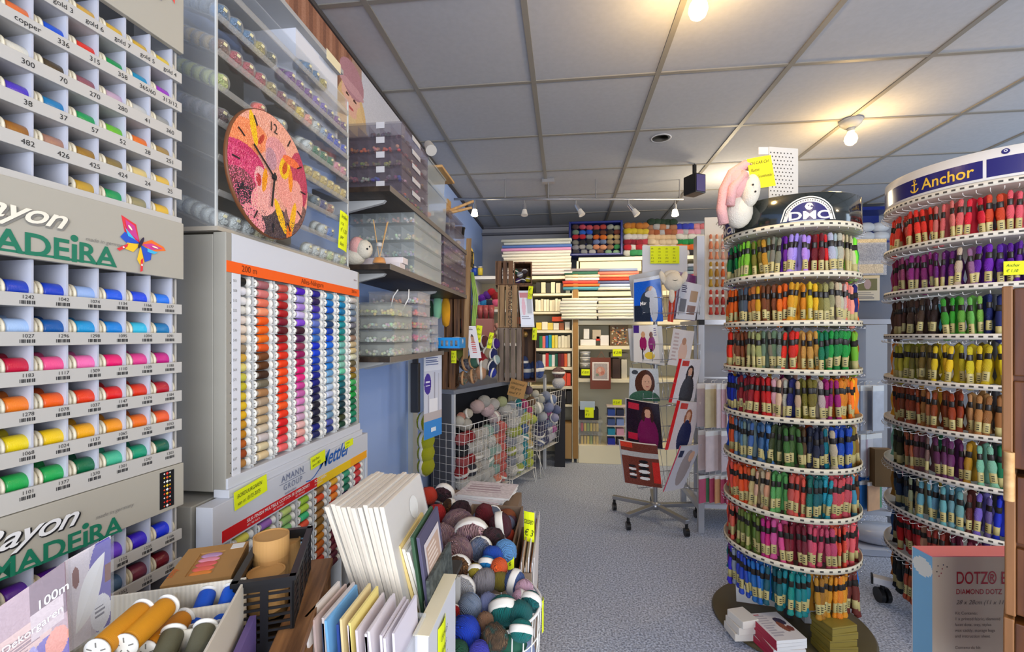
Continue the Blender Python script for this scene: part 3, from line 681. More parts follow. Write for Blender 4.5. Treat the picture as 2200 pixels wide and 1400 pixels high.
for ri, row in enumerate(rowsB):
    zl = lips[ri]+H
    for si, c in enumerate(row):
        if c is None: continue
        for dpt in range(0, 6 if (si == 0 and ri in behind) else (2 if (ri+si)%3 else 1)):
            x = -.016-.0235*dpt
            M = Matrix.Translation((-.735+x*math.cos(SL), .87+.024+.0412*si+rb.uniform(-.001,.001), zl+.0205-x*math.sin(SL))) @ Matrix.Rotation(SL*.9,4,'Y')
            cc2 = c if dpt == 0 else behind.get(ri, c) if si == 0 else c
            lab = f'jar of {cname(cc2)} beads on the {rowname[ri]} of the bead rack, {ORD[si]} along' if dpt == 0 else f'jar of {cname(cc2)} beads, {ORD[dpt]} behind the {ORD[si]} on the {rowname[ri]}'
            place(JAR, M, cc2, lab, 'bead jars in the acrylic rack', 'bead jar')
noteX(735,537,-.722,.055,.125,'tall neon note hanging at the corner of the bead rack',['kralen','v.a.','€ 1,25','per','buis'],.12)
# white carton on top beyond the rack
q = QX(560,200,-.9)
# clock
cq = QX(582,380,-.705); t = empty('wall_clock', 'round diamond-painted flower clock leaning on the bead rack', 'clock', cq)
cv = canvas(72,72,(232,160,140)); X_,Y_ = _g2(cv)
rc = np.random.RandomState(4)
oval(cv,.5,.12,.42,.22,(238,165,140)); oval(cv,.15,.32,.3,.14,(245,140,90),-20); oval(cv,.15,.52,.26,.16,(200,50,100),0); oval(cv,.86,.42,.14,.26,(190,60,90))
oval(cv,.12,.68,.18,.12,(120,60,70)); oval(cv,.5,.9,.5,.16,(70,55,60)); oval(cv,.85,.8,.2,.2,(120,85,80)); oval(cv,.18,.72,.12,.06,(40,30,45))
for a in ((.40,.72,.17,.12,(240,165,155),-30),(.28,.90,.14,.08,(235,150,150),30),(.80,.62,.12,.20,(240,160,145),10),(.55,.28,.14,.12,(225,150,150),0),(.66,.52,.10,.18,(240,155,140),-10),(.48,.36,.07,.09,(190,140,150),0),(.35,.56,.07,.09,(232,170,165),0)): oval(cv,*a[:4],a[4],a[5])
for a in ((.27,.20,.035,.13,(245,190,20),-15),(.36,.25,.02,.06,(190,60,40),35),(.66,.37,.07,.10,(245,190,20),20),(.66,.37,.03,.06,(200,80,20),20),(.74,.45,.03,.10,(245,140,30),0),(.40,.56,.03,.10,(240,150,20),10),(.60,.80,.04,.15,(250,190,20),-30),(.77,.78,.035,.16,(250,180,30),15),(.72,.92,.04,.08,(240,120,30),0),(.33,.58,.03,.05,(190,50,60),0),(.75,.28,.12,.04,(240,110,60),0)): oval(cv,*a[:4],a[4],a[5])
cv += rc.normal(0,14,cv.shape[:2])[...,None]; sp_ = rc.random_sample(cv.shape[:2]); cv[(sp_<.25)&(Y_>.42)&(X_<.32)] = (235,110,140); cv[(sp_>.9)&(Y_>.8)] = (40,35,60); cv = np.clip(cv,0,255)
b = MB(); R0 = .146; N = 144; vs=[];fs=[];cs=[]
for j in range(N+1):
    for i in range(N+1): 
        yy, zz = (i/N-.5)*2*R0, (.5-j/N)*2*R0; rad = math.hypot(yy,zz)
        if rad > R0: yy, zz = yy*R0/rad, zz*R0/rad
        vs.append((.005,yy,zz))
for j in range(N):
    for i in range(N):
        if math.hypot((i+.5)/N-.5,(j+.5)/N-.5) < .5:
            a = j*(N+1)+i; fs.append((a,a+N+1,a+N+2,a+1)); cs.append(tuple(cv[j,i]))
b.add(vs,fs,0,False,None,cs)
b.build('clock_face', mat('print_beaded', rough=.3, vcol=True, bump=('voro',330,.4,None)), t)
b = MB(); b.lathe([(.0005,-.005),(R0,-.005),(R0+.002,-.003),(R0+.002,.004),(R0-.001,.0048),(.0005,.0045)],64,M=Rx); b.build('clock_disc', mat('brown_clock_edge',(110,66,36),.5), t)
b = MB()
for k in range(12):
    a = math.radians(30*k)
    if k == 0: continue
    b.box(.006,.0072,-.0015,.0015,.112,.134,0,Matrix.Rotation(a,4,'X') @ Matrix.Identity(4))
b.text('12',.032,(.006,0,.108),(0,1,0),(0,0,1),align='CENTER',lift=.001); b.build('hour_marks', INK, t)
b = MB(); b.box(.008,.0092,-.0022,.0022,-.01,.086,0,Matrix.Rotation(math.radians(-(-55)),4,'X')); b.build('minute_hand', INK, t)
b = MB(); b.box(.0095,.0105,-.0028,.0028,-.01,.075,0,Matrix.Rotation(math.radians(172),4,'X')); b.cyl((.006,0,0),(.012,0,0),.006,n=12); b.build('hour_hand', INK, t)
# wall poster of a woman in a knitted hat
cv = canvas(110,64,(150,105,82))
for i in range(12): rect(cv,i/12*.5,0,i/12*.5+.02,1,(128,88,70) if i%2 else (168,122,98))
rect(cv,.5,0,1,1,(200,202,212)); rect(cv,.42,0,.5,1,(170,140,125))
oval(cv,.42,.48,.12,.26,(214,182,130)); oval(cv,.43,.75,.16,.35,(222,196,150)); oval(cv,.41,.36,.075,.15,(226,180,160)); oval(cv,.42,.19,.10,.15,(176,130,140)); oval(cv,.42,.26,.10,.045,(196,152,160))
oval(cv,.38,.35,.014,.012,(80,50,40)); oval(cv,.44,.35,.014,.012,(80,50,40)); oval(cv,.41,.44,.022,.012,(190,90,90)); oval(cv,.48,.56,.03,.2,(222,192,140)); oval(cv,.345,.56,.025,.18,(215,180,130)); rect(cv,.25,.90,.7,1,(190,120,120))
speck(cv,6)
b = MB(); pz1, pz0 = CEIL-.025, H+.72; b.pic(cv,(XL+.014,1.42,pz1),(0,1.15,0),(0,0,pz0-pz1)); b.box(XL+.002,XL+.0135,1.42,2.57,pz0,pz1,1)
tag(b.build('wall_poster',[PRINT,WHITE]),'large wall poster of a blonde woman in a pink knitted hat','poster')
# shelf box and card behind the rack, high on the wall
b = MB(); b.box(XL+.005,-.78,1.22,1.46,H+.68,H+.90); b2 = b.build('storage_carton', mat('carton_white',(214,216,224),.5)); tag(b2,'white carton on the wall shelf above the bead rack','carton')
t = empty('high_wall_shelf','short grey wall shelf high behind the bead rack','wall shelf',(XL+.002,1.0,H+.90))
MB().box(0,.20,0,.46,.0,.014).build('shelf_board', mat('grey_shelf',(165,165,165),.5), t)
b = MB(); b.box(.2,.201,.35,.44,-.01,.022); b.build('shelf_label', mat('label_cream',(225,215,180),.6), t)
# ================================================================ WALL SHELVES AND PLASTIC BOXES
SX1 = -.65
def wall_shelf(z, y0, y1, label):
    t = empty('wall_shelf', label, 'wall shelf', (XL,y0,z-.02)); 
    b = MB(); b.box(0,SX1-XL,0,y1-y0,0,.02); b.build('shelf_board', mat('dark_brown_board',(62,48,36),.5,bump=('wood',3,.1,(40,30,24))), t, bevel=.001)
    b = MB(); b.box(SX1-XL,SX1-XL+.002,0,y1-y0,-.001,.021); b.build('front_edge', mat('grey_edge',(120,112,104),.5), t)
    for yy in (.10, (y1-y0)*.6):
        b = MB(); b.slab([(0,yy,-.001),(0,yy,-.06),(.02,yy,-.06),(.24,yy,-.012),(.25,yy,-.001)],(0,.018,0)); b.build('bracket', mat('bracket_white',(190,190,188),.5), t)
    return t
SY = 1.605
wall_shelf(H+.563, SY, 2.95, 'dark wooden wall shelf carrying smoky and frosted boxes, highest of the three')
wall_shelf(H+.271, SY, 2.95, 'dark wooden wall shelf with the reed diffuser and plush toy, middle of the three')
wall_shelf(H-.078, SY, 2.35, 'dark wooden wall shelf above the blue wall, lowest of the three')
def craft_box(n, label, x0,x1,y0,y1,z0,zh, shell, lidm, fill, ncomp=6, group='clear organiser boxes on the wall shelves', tabs=True, sd=1):
    """an organiser box: shell, lid, compartments with beads"""
    r = random.Random(sd); t = empty('organiser_box', label, 'storage box', ((x0+x1)/2,(y0+y1)/2,z0), 0, group)
    w, d = (x1-x0)/2, (y1-y0)/2
    b = MB(); b.box(-w,w,-d,d,0,.002); b.box(-w,w,-d,-d+.002,.002,zh*.86); b.box(-w,w,d-.002,d,.002,zh*.86); b.box(-w,-w+.002,-d,d,.002,zh*.86); b.box(w-.002,w,-d,d,.002,zh*.86)
    b.build('box_body', shell, t)
    b = MB(); b.box(-w-.002,w+.002,-d-.002,d+.002,zh*.84,zh-.0005); b.build('lid', lidm, t)
    b = MB()
    for k in range(1,ncomp): x = -w+2*w*k/ncomp; b.box(x-.0006,x+.0006,-d+.003,d-.003,.003,zh*.8)
    for k in range(1,4): y = -d+2*d*k/4; b.box(-w+.003,w-.003,y-.0006,y+.0006,.003,zh*.8)
    b.build('compartment_divider', shell, t)
    if fill:
        b = MB()
        for k in range(ncomp):
            if fill[k % len(fill)] is None: continue
            c = fill[k % len(fill)]
            for m in range(2):
                xx = -w+2*w*(k+.5)/ncomp
                for q in range(9):
                    cc = tuple(max(0,min(255,v+r.randint(-25,25))) for v in c)
                    b.ell((xx+r.uniform(-.35,.35)*2*w/ncomp, -d+.012+r.random()*.02+m*.06, .006+r.random()*zh*.28), .007,.006,.006,6,col=cc)
        for q in range(26):
            c = fill[q % len(fill)] or (190,185,180); cc = tuple(max(0,min(255,v+r.randint(-30,30))) for v in c)
            b.ell((w-.014-r.random()*.02, -d+2*d*r.random()*.96+.01, .006+r.random()*zh*.35),.008,.010,.007,6,col=cc)
        b.build('beads_and_findings', TINT, t)
    if tabs:
        b = MB(); b.box(-w+2*w*.62,-w+2*w*.62+.035,-d-.004,-d-.002,zh*.55,zh*.98); b.box(w+.002,w+.004,-d*.3,d*.3,zh*.6,zh*.95); b.build('latch', mat('latch_pale',(200,198,200),.4), t)
    return t
zs = H+.566
fills = [[(90,60,40),None,None,(70,60,60),(60,50,60),None],[(60,40,60),(200,110,50),(235,110,50),(230,150,120),(230,90,60),None],[(150,130,60),(120,110,60),(150,140,60),(120,100,60),(170,160,90),(90,80,60)],[(120,100,110),(190,110,120),(215,205,185),(40,70,170),(120,90,100),(90,60,70)],[(235,110,50),(90,70,70),(40,130,150),(140,190,50),(110,160,80),(90,80,80)]]
names5 = ['topmost','second from the top','middle','fourth down','bottom']
fb = QX(863,400,-.648)
for i in range(5):
    z = zs+.059*(4-i)
    craft_box(i, f'smoky divided bead box near the poster, {names5[i]} of its stack of five', -.925,-.648,fb.y,2.06,z,.0575, SMOKE, SMOKE, fills[i], 6, sd=i)
# second smoky stack behind
def frosted(label, x0,x1,y0,y1,z0,zh, m=None, group='frosted storage boxes on the wall shelves'):
    t = empty('frosted_storage_box', label, 'storage box', ((x0+x1)/2,(y0+y1)/2,z0), 0, group); w,d = (x1-x0)/2,(y1-y0)/2
    b = MB(); b.box(-w,w,-d,d,0,zh*.9,taper=.006); b.build('box_body', m or FROST, t, bevel=.004)
    b = MB(); b.box(-w-.004,w+.004,-d-.004,d+.004,zh*.9,zh-.0006); b.box(-w+.02,w-.02,-d+.02,d-.02,zh*.88,zh*.9); b.build('lid', m or FROST, t, bevel=.003)
    b = MB(); r = random.Random(int(y0*100+z0*1000))
    for k in range(14): b.ell((r.uniform(-w*.8,w*.8),r.uniform(-d*.8,d*.8),.02+r.random()*zh*.3),.02,.02,.015,7,col=r.choice([(210,200,180),(180,150,120),(150,150,155),(225,220,210),(190,120,100)]))
    b.build('packed_supplies', TINT, t)
    b = MB()
    for s in (-1,1): b.box(-.03,.03,s*(d+.004)-.003,s*(d+.004)+.003,zh*.6,zh*.93)
    b.build('clip_handle', mat('clip_white',(215,215,212),.4), t)
    return t
for i,(y0,y1,z,h,l) in enumerate([(2.09,2.45,zs,.20,'tall frosted box behind the smoky bead boxes, lower of two'),(2.11,2.42,zs+.201,.105,'frosted box with a round clip, upper of two behind the smoky boxes')]):
    frosted(l,-.93,-.66,y0,y1,z,h)
frosted('pinkish smoky box near the far end of the highest wall shelf',-.92,-.655,2.50,2.88,zs,.085,SMOKE)
frosted('pinkish smoky box resting on another at the far end of the highest wall shelf',-.91,-.66,2.52,2.84,zs+.0865,.075,SMOKE)
t = empty('wooden_plate','pale square wooden plate lying on the upper frosted box','plate',(-.74,2.38,zs+.3075)); MB().box(-.10,.11,-.13,.13,0,.014).build('board', PALEWOOD, t, bevel=.003)
t = empty('knitting_spool_frame','pale wooden frame with two round rods sticking out toward the aisle','wooden frame',(-.70,2.64,zs+.163))
b = MB(); b.box(-.012,.0,-.08,.08,0,.02); b.build('base_bar', PALEWOOD, t); 
for dy,dz in ((.0,.03),(.05,.085)):
    b = MB(); b.cyl((-.01,dy,dz*.5),(.14,dy+.02,dz+.02),.010,.008,n=10); b.build('rod', PALEWOOD, t)
b = MB(); b.box(-.012,.0,-.01,.06,.02,.10); b.build('upright', PALEWOOD, t)
t = empty('black_pot','small black plastic pot at the far end of the highest shelf','pot',(-.70,2.92,zs+.088)); MB().lathe([(.03,-.0),(.036,.06),(.04,.062),(.040,.07),(.034,.07),(.03,.01),(.0005,.01)],20).build('pot_body', BLACKP, t)
# black wire letter basket at shelf end
t = empty('black_mesh_basket','small black mesh basket hanging at the far end of the highest shelf','basket',(-.70,2.97,H+.47))
b = MB()
for k in range(7): b.tube([(-.07+.023*k,0,0),(-.07+.023*k,0,.11)],.0022,4); b.tube([(-.07+.023*k,0,0),(-.07+.023*k,.08,0)],.0022,4)
for k in range(5): b.tube([(-.07,0,.027*k),(.07,0,.027*k)],.0022,4); b.tube([(.07,0,.027*k),(.07,.08,.027*k)],.0022,4)
for k in range(4): b.tube([(.07,.027*k,0),(.07,.027*k,.11)],.0022,4)
b.build('wire_mesh', BLACKP, t)
# middle shelf
zm = H+.274
fb2 = QX(900,560,-.655)
for i in range(4):
    h = .0745
    craft_box(i, f'frosted divided box on the middle wall shelf behind the diffuser, {["bottom","second up","third up","topmost"][i]} of four', -.95+.0,-.655,1.89,2.32,zm+h*i,h-.001, FROST, FROST, [[(215,205,180),(200,190,170)],[(160,160,160)],[(215,200,150),(225,220,200)],[(190,140,100),(220,210,190),(120,90,80)]][i], 5, group='frosted boxes on the middle shelf', tabs=False, sd=10+i)
for i in range(5):
    h = .057
    craft_box(i, f'purplish floss bobbin box at the far end of the middle shelf, {["bottom","second up","third up","fourth up","topmost"][i]} of five', -.93,-.652,2.36,2.90,zm+h*i,h-.001, SMOKE, SMOKE, [[(235,170,160),(235,120,110)],[(150,130,140)],[(140,110,120),(200,120,110)],[(110,90,110)],[(150,130,150),(170,120,110)]][i], 5, group='floss boxes at the far end of the middle shelf', tabs=False, sd=20+i)
SMK2 = None
t = empty('reed_diffuser','glass reed diffuser with amber oil and wooden sticks','diffuser',QX(815,566,-.702)); t.location.z = zm
MB().lathe([(.0005,.001),(.026,.001),(.027,.006),(.014,.045),(.008,.060),(.008,.078)],20).build('glass_bottle', CLEAR, t)
MB().lathe([(.0005,.003),(.0245,.003),(.0245,.007),(.0185,.024),(.0005,.024)],20).build('amber_oil', mat('amber_oil',(205,130,30),.2), t)
MB().lathe([(.009,.066),(.011,.068),(.011,.080),(.007,.082)],16).build('cap_ring', WHITE, t)
for dx,dy in ((-.018,-.012),(.028,.016),(.018,.03)):
    b = MB(); b.cyl((0,0,.02),(dx,dy,.165),.002,n=6); b.build('reed_stick', PALEWOOD, t)
q = QX(768,560,-.72); t = empty('plush_toy','small pink and white plush animal sitting by the neon note','plush toy',(-.80,SY+.055,zm-.001))
PINKF = mat('pink_plush',(225,170,165),.95,bump=('noise',200,.8,None)); CRF = mat('cream_plush',(222,214,196),.95,bump=('noise',200,.8,None))
MB().ell((-.02,0,.034),.045,.036,.034,16).build('plush_body', CRF, t)
b = MB(); b.ell((.022,.0,.065),.034,.032,.038,16); b.build('plush_head', CRF, t)
MB().ell((-.004,.0,.075),.030,.036,.040,16).build('pink_hood', PINKF, t)
b = MB(); b.ell((.050,-.012,.072),.004,.004,.004,8); b.build('eye', INK, t); b = MB(); b.ell((.046,-.022,.062),.004,.004,.004,8); b.build('eye', INK, t)
for i,(a,z,l) in enumerate(((0,0,'white card box on the middle shelf, lower of two by the diffuser'),(1,.026,'white card box lying on another by the diffuser'))):
    b = MB(); b.box(-.11,.075,-.03,.03,0,.025); o = b.build('card_box', mat('white_card_box',(224,214,214),.5), bevel=.001, loc=(-.74+.005*i,SY+.17+.02*i,zm+z)); tag(o,l,'box','white card boxes by the diffuser')
# lowest shelf
zl_ = H-.077
for i in range(4):
    craft_box(i, f'clear hinged bead box beside the blue wall, {["bottom","second up","third up","topmost"][i]} of four', -.86,-.655,1.66,1.86,zl_+.0525*i,.0515, clear('cloudy_plastic',(222,224,214),.13,.2), clear('cloudy_plastic'), [[(210,205,180)],[(205,200,170),(225,220,200)],[(200,195,170)],[(215,195,120),(205,190,130)]][i], 3, group='clear bead boxes on the lowest shelf', tabs=False, sd=30+i)
for i in range(5):
    craft_box(i, f'tall stacked clear box with a white cord, tier {["one","two","three","four","five"][i]} from the shelf', -.88,-.652,1.93,2.11,zl_+.056*i,.055, clear('cloudy_plastic2',(228,224,224),.12,.2), clear('cloudy_plastic2'), [[(205,205,200)],[(235,110,140),(200,200,200)],[(235,100,80),(210,180,60)],[(235,130,110)],[(210,205,200),(235,140,90)]][i], 3, group='tall stacked clear boxes on the lowest shelf', tabs=False, sd=40+i)
b = MB(); q0 = Vector((-.74,1.92,zl_+.285)); b.tube([q0+Vector(v) for v in ((0,0,0),(-.02,-.005,-.03),(-.03,-.01,-.08),(-.01,-.012,-.105),(.02,-.01,-.10),(.05,-.005,-.04),(.05,0,0))],.003,5); tag(b.build('looped_string', PAPER),'white cord looped over the tall stack of clear boxes','cord')
for i in range(4):
    craft_box(i, f'small clear box by the blue tray, {["bottom","second up","third up","topmost"][i]} of four', -.86,-.655,2.15,2.26,zl_+.044*i,.043, clear('cloudy_plastic2'), clear('cloudy_plastic2'), [[(200,205,205)],[(215,215,210)]][i%2], 2, group='small clear boxes at the end of the lowest shelf', tabs=False, sd=50+i)
t = empty('blue_tray','bright blue slotted plastic tray at the end of the lowest shelf','tray',(-.68,2.42,H-.065), 0)
BLT = mat('bright_blue_plastic',(20,140,215),.4)
b = MB(); b.box(-.15,.11,-.07,.07,0,.004); b.build('tray_base', BLT, t)
for s,nm in ((-1,'tray_wall'),(1,'tray_wall')):
    b = MB()
    for k in range(11): b.box(-.15+.026*k-.004,-.15+.026*k+.008,s*.07-.002,s*.07+.002,.004,.045)
    b.box(-.15,.118,s*.07-.003,s*.07+.003,.042,.058); b.box(-.15,.118,s*.07-.003,s*.07+.003,.004,.012); b.build(nm, BLT, t)
b = MB(); b.box(.11,.118,-.07,.07,0,.058); b.build('tray_wall', BLT, t)
for k in range(4):
    b = MB(); r = random.Random(k); b.ell((0,0,.02),.038,.030,.026,10,p=.6); o = b.build('plastic_bag', clear('crinkled_bag',(225,228,230),.5,.25), loc=(-.76+.055*k,2.42,H-.060+.012*(k%2))); tag(o,['crinkled clear bag at the wall end of the blue tray','clear bag bulging in the blue tray, next to the wall end one','clear bag peaking over the middle of the blue tray','clear bag at the aisle end of the blue tray'][k],'bag','clear bags in the blue tray')
b = MB(); b.slab([(-.15,-.04,0),(.0,-.04,0),(.0,-.04,.02),(-.15,-.04,.02)],(0,.16,0)); o = b.build('tray_support', mat('dark_brown_board'), loc=(-.66,2.38,H-.088)); tag(o,'short dark board holding up the blue tray','board')
# dark clasp bar on the blue wall frame
t = empty('dark_wall_bar','dark grey bar hanging on the frame beside the blue wall','bar',QX(884,885,-.93)); b = MB(); b.box(0,.05,-.02,.02,0,.30); b.build('bar_body', mat('dark_bar',(62,62,66),.4), t, bevel=.004); MB().box(.01,.04,-.012,.012,.30,.36).build('hook', mat('dark_bar'), t)
# hanging poster strip with purple oval
cv = canvas(22,52,(225,228,238)); rect(cv,0,.80,1,1,(60,140,215)); dashes(cv,.08,.04,.92,.17,5,(70,90,150)); rect(cv,.0,.22,1,.8,(205,208,222))
rect(cv,.55,.24,.62,.62,(165,165,180)); rect(cv,.2,.5,.24,.7,(150,150,165)); rect(cv,.30,.55,.75,.72,(235,235,240)); rect(cv,.8,.26,.84,.7,(180,182,195)); rect(cv,0,.70,1,.80,(190,180,180)); oval(cv,.2,.37,.19,.12,(70,50,150)); rect(cv,.08,.34,.32,.355,(220,220,240)); rect(cv,.08,.38,.32,.395,(220,220,240)); rect(cv,.38,.88,.66,.93,(225,235,245))
pa = P(911,756,2.45); pb = P(949,752,2.62); zt = pa.z
b = MB(); u_ = Vector((pb.x-pa.x,pb.y-pa.y,0)); b.pic(cv,(pa.x,pa.y,zt),u_,(0,0,-.485)); n_ = u_.cross(Vector((0,0,1))).normalized()*-.002
b.add([Vector((pa.x,pa.y,zt))+n_,Vector((pb.x,pb.y,zt))+n_,Vector((pb.x,pb.y,zt-.485))+n_,Vector((pa.x,pa.y,zt-.485))+n_],[(0,1,2,3)],1)
tag(b.build('hanging_poster',[PRINT,PAPER]),'narrow hanging poster with a purple oval and blue foot','poster')
# ================================================================ YARN BALLS
def yarn_mesh(name, shape, mats, band=True, bandc=None, frac=.2):
    b = MB(); rx,ry,rz = shape
    rnd = random.Random(name)
    n, k = 20, 12; vs=[]; fs=[]
    for i in range(k+1):
        t_ = -math.pi/2+math.pi*i/k
        for j in range(n):
            a = 2*math.pi*j/n; r = max(.0001,math.cos(t_))**.8
            wob = 1+.045*math.sin(7*a+5*t_)+.03*math.sin(3*a-4*t_)
            vs.append((rx*r*math.cos(a)*wob, ry*r*math.sin(a)*wob, rz*math.sin(t_)))
    for i in range(k):
        for j in range(n): fs.append((i*n+j,i*n+(j+1)%n,(i+1)*n+(j+1)%n,(i+1)*n+j))
    b.add(vs,fs,0,True)
    for q in range(7):                       # loose outer strands
        a0 = rnd.uniform(0,6.28); tl = rnd.uniform(.5,1.3); pts=[]
        for m in range(9):
            s = -1.1+2.2*m/8; pts.append((rx*1.03*math.cos(s*1.2)*math.cos(a0+s*tl), ry*1.03*math.cos(s*1.2)*math.sin(a0+s*tl), rz*.98*math.sin(s*1.2)))
        b.tube(pts, min(rx,rz)*.045, 4)
    o = b.build(name, mats[0])
    if band:
        c = MB(); w_ = rz*frac; c.lathe([(rx*1.055,-w_),(rx*1.08,-w_*.5),(rx*1.09,0),(rx*1.08,w_*.5),(rx*1.055,w_)],20,sy=ry/rx)
        c.box(rx*1.08,rx*1.098,-ry*.2,ry*.2,-w_*.35,w_*.35,1)
        bb = c.build('paper_band',[bandc or mat('yarn_band',(226,222,212),.6), mat('band_mark',(130,120,130),.6)], o)
    return o
protos = {}
BANDS = {'l':mat('wide_label',(224,220,212),.6),'w':mat('yarn_band',(226,222,212),.6),'k':mat('kraft_band',(196,150,106),.7),'b':mat('black_band',(40,38,40),.6)}
VAR = {}
def yball(p, r, c, label, group='', el=1.0, rot=None, band='w', cat='yarn ball', seed=None):
    """one ball of yarn; c a colour or a list of colours for a variegated yarn; el = length/width"""
    var = isinstance(c, list)
    key = (round(el,1), band, tuple(c) if var else None)
    rot = rot or (random.uniform(-.5,.5),random.uniform(-.5,.5),random.uniform(0,6.28))
    M = Matrix.LocRotScale(p, Euler(rot), (r,r,r))
    if key not in protos:
        m = variegated('variegated_yarn_'+'_'.join('%02x%02x%02x'%q for q in c), c) if var else YARN
        if var: VAR[tuple(c)] = 1
        o = yarn_mesh('yarn_ball',(1,1,key[0]),[m],band is not None, BANDS.get(band) if band else None, .33 if band == 'l' else .2)
        protos[key] = o; o.matrix_world = M
        o['category'] = cat
    else:
        src = protos[key]; o = src.copy(); COL.objects.link(o); o.matrix_world = M
        for ch in src.children:
            k_ = ch.copy(); COL.objects.link(k_); k_.parent = o
    o['label'] = label
    if group: o['group'] = group
    if not var: o.color = lin(c)+(1,)
    return o
# four yellow-green balls in a bag
for i,(py) in enumerate((905,945,972,1000)):
    p = P(915,py,2.66); yball(p, .062 if i==0 else .058, (190,192,20), ['chartreuse yarn ball at the top of the hanging column by the poster','chartreuse yarn ball second down in the hanging column','chartreuse yarn ball third down in the hanging column','chartreuse yarn ball at the bottom of the hanging column'][i], 'chartreuse balls hanging by the poster', .75, (0,math.pi/2,-.3), 'w')
# ================================================================ GREY WORKTOP WITH CRATES AND WIRE BASKETS
TA = -math.radians(23.5); TO = P(975,838,3.0); TZ = TO.z
TM = Matrix.Translation((TO.x,TO.y,0)) @ Matrix.Rotation(TA,4,'Z')
def TP(x,y,z): return TM @ Vector((x,y,z))
GREYT = mat('grey_worktop',(120,124,134),.4)
t = empty('grey_counter','grey counter table with the wooden crates, wire baskets below','counter',(TO.x,TO.y,0),TA)
MB().slab([(0,0,TZ-.03),(0,1.42,TZ-.03),(-.46,1.42,TZ-.03),(-.46,.56,TZ-.03),(-.215,0,TZ-.03)],(0,0,.03)).build('worktop', GREYT, t, bevel=.002)
b = MB(); b.box(-.20,-.02,.0,.03,0,TZ-.031); b.build('side_panel', mat('dark_grey_panel',(84,84,88),.6), t)
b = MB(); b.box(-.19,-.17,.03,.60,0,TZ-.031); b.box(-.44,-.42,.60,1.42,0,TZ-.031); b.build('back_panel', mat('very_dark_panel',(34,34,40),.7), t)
b = MB(); b.box(-.02,0,0,.02,0,TZ-.03); b.build('post', mat('pale_post',(190,192,196),.4), t)
b = MB(); b.box(-.02,0,1.39,1.42,0,TZ-.03); b.build('post', mat('pale_post'), t)
def crate(name, label, M, w, d, h, open_side='x', text=None, m=WOOD, n=4):
    """slatted crate, w along x, d along y, h along z; slats upright on the y faces; open toward +x"""
    t = empty(name, label, 'crate', (0,0,0), 0, 'wooden crates standing on the grey counter'); t.matrix_world = M
    sw = w/n*.78
    for side in (0,1):
        y0 = 0 if side == 0 else d-.010
        for k in range(n):
            b = MB(); x = w*(k+.5)/n; b.box(x-sw/2,x+sw/2,y0,y0+.010,0,h); sl = b.build('slat', m, t, bevel=.001)
    b = MB(); b.box(0,w,.010,d-.010,0,.012); b.build('end_board', m, t); b = MB(); b.box(0,w,.010,d-.010,h-.012,h); b.build('end_board', m, t)
    for yy in (.010,d-.025):
        for xx in (.002, w-.017):
            b = MB(); b.box(xx,xx+.015,yy,yy+.015,.012,h-.012); b.build('corner_post', m, t)
    for k in range(3):
        b = MB(); y = d*(k+.5)/3; b.box(-.010,0,y-d*.14,y+d*.14,0,h); b.build('back_slat', m, t)
    if text:
        b = MB(); b.text(text,.045,(w*.5,-.001,h*.5),(0,0,-1),(1,0,0),align='CENTER',bold=.01,sp=1.2); b.build('stencil_lettering', mat('stencil_ink',(74,56,40),.7), t)
    return t
# far pair of stacks: boards facing the camera
def on_table(x,y,z,yaw=0): return TM @ Matrix.Translation((x,y,z)) @ Matrix.Rotation(yaw,4,'Z')
def crate_px(label, px0, px1, pybot, pytop, d, dep, yaw, text=None, n=4, m=WOOD):
    q0 = P(px0,pybot,d); q1 = P(px1,pybot,d)
    h = (pybot-pytop)/F*d
    w_ = (q1-q0).length/math.cos(yaw) if True else 0
    return crate('wooden_crate', label, Matrix.Translation((q0.x,q0.y,q0.z)) @ Matrix.Rotation(TH-yaw*.0+yaw,4,'Z'), w_, dep, h, text=text, n=n, m=m), q0
WG = mat('grey_brown_slat',(140,122,106),.6,bump=('woodz',3,.25,(96,80,70)))
dC = 3.52
PT = lambda px,d: HY+(H-TZ)/d*F
zb = PT(0,dC)
crate_px('tall greyish slatted crate at the base of the crate tower on the counter',1071,1121,zb,704,dC,.28,-.0,n=4,m=WG)
crate_px('crate with vertical stencilled lettering in the middle of the crate tower',1072,1112,703.5,612,dC,.28,-.0,'STORAGE BOX',n=3,m=PALEWOOD.copy() if False else mat('light_crate_wood',(168,134,92),.6,bump=('woodz',3,.2,(130,98,62))))
crate_px('brown crate of yarn at the top of the crate tower',1067,1103,611.5,560,dC,.30,.0,n=3)
# open half of the tower to the right: frames seen toward the aisle
def open_crate(label, M, w, d, h, m=WOOD):
    t = empty('open_wooden_crate', label, 'crate', (0,0,0), 0, 'open crates standing on the grey counter'); t.matrix_world = M
    for nm,(x0,x1,y0,y1,z0,z1) in (('side_board',(0,.01,0,d,0,h)),('side_board',(w-.01,w,0,d,0,h)),('end_board',(.01,w-.01,0,d,0,.012)),('end_board',(.01,w-.01,0,d,h-.012,h)),('back_board',(.01,w-.01,d-.01,d,.012,h-.012))):
        MB().box(x0,x1,y0,y1,z0,z1).build(nm, m, t, bevel=.001)
    return t
def ocp(label,px0,px1,pyb,pyt,d,dep):
    q0=P(px0,pyb,d); q1=P(px1,pyb,d)
    return open_crate(label, Matrix.Translation(q0) @ Matrix.Rotation(TH,4,'Z'), (q1-q0).length, dep, (pyb-pyt)/F*d)
ocp('open crate of dark yarn balls above the long stencilled crate',1104,1143,611.5,562,dC,.26)
ocp('open crate showing an orange box and a hanging knitting packet',1113,1145,703.5,612,dC,.26)
ocp('open crate with a gold medallion beside the blue yarn, lowest in the tower',1122,1152,zb,704,dC,.26)
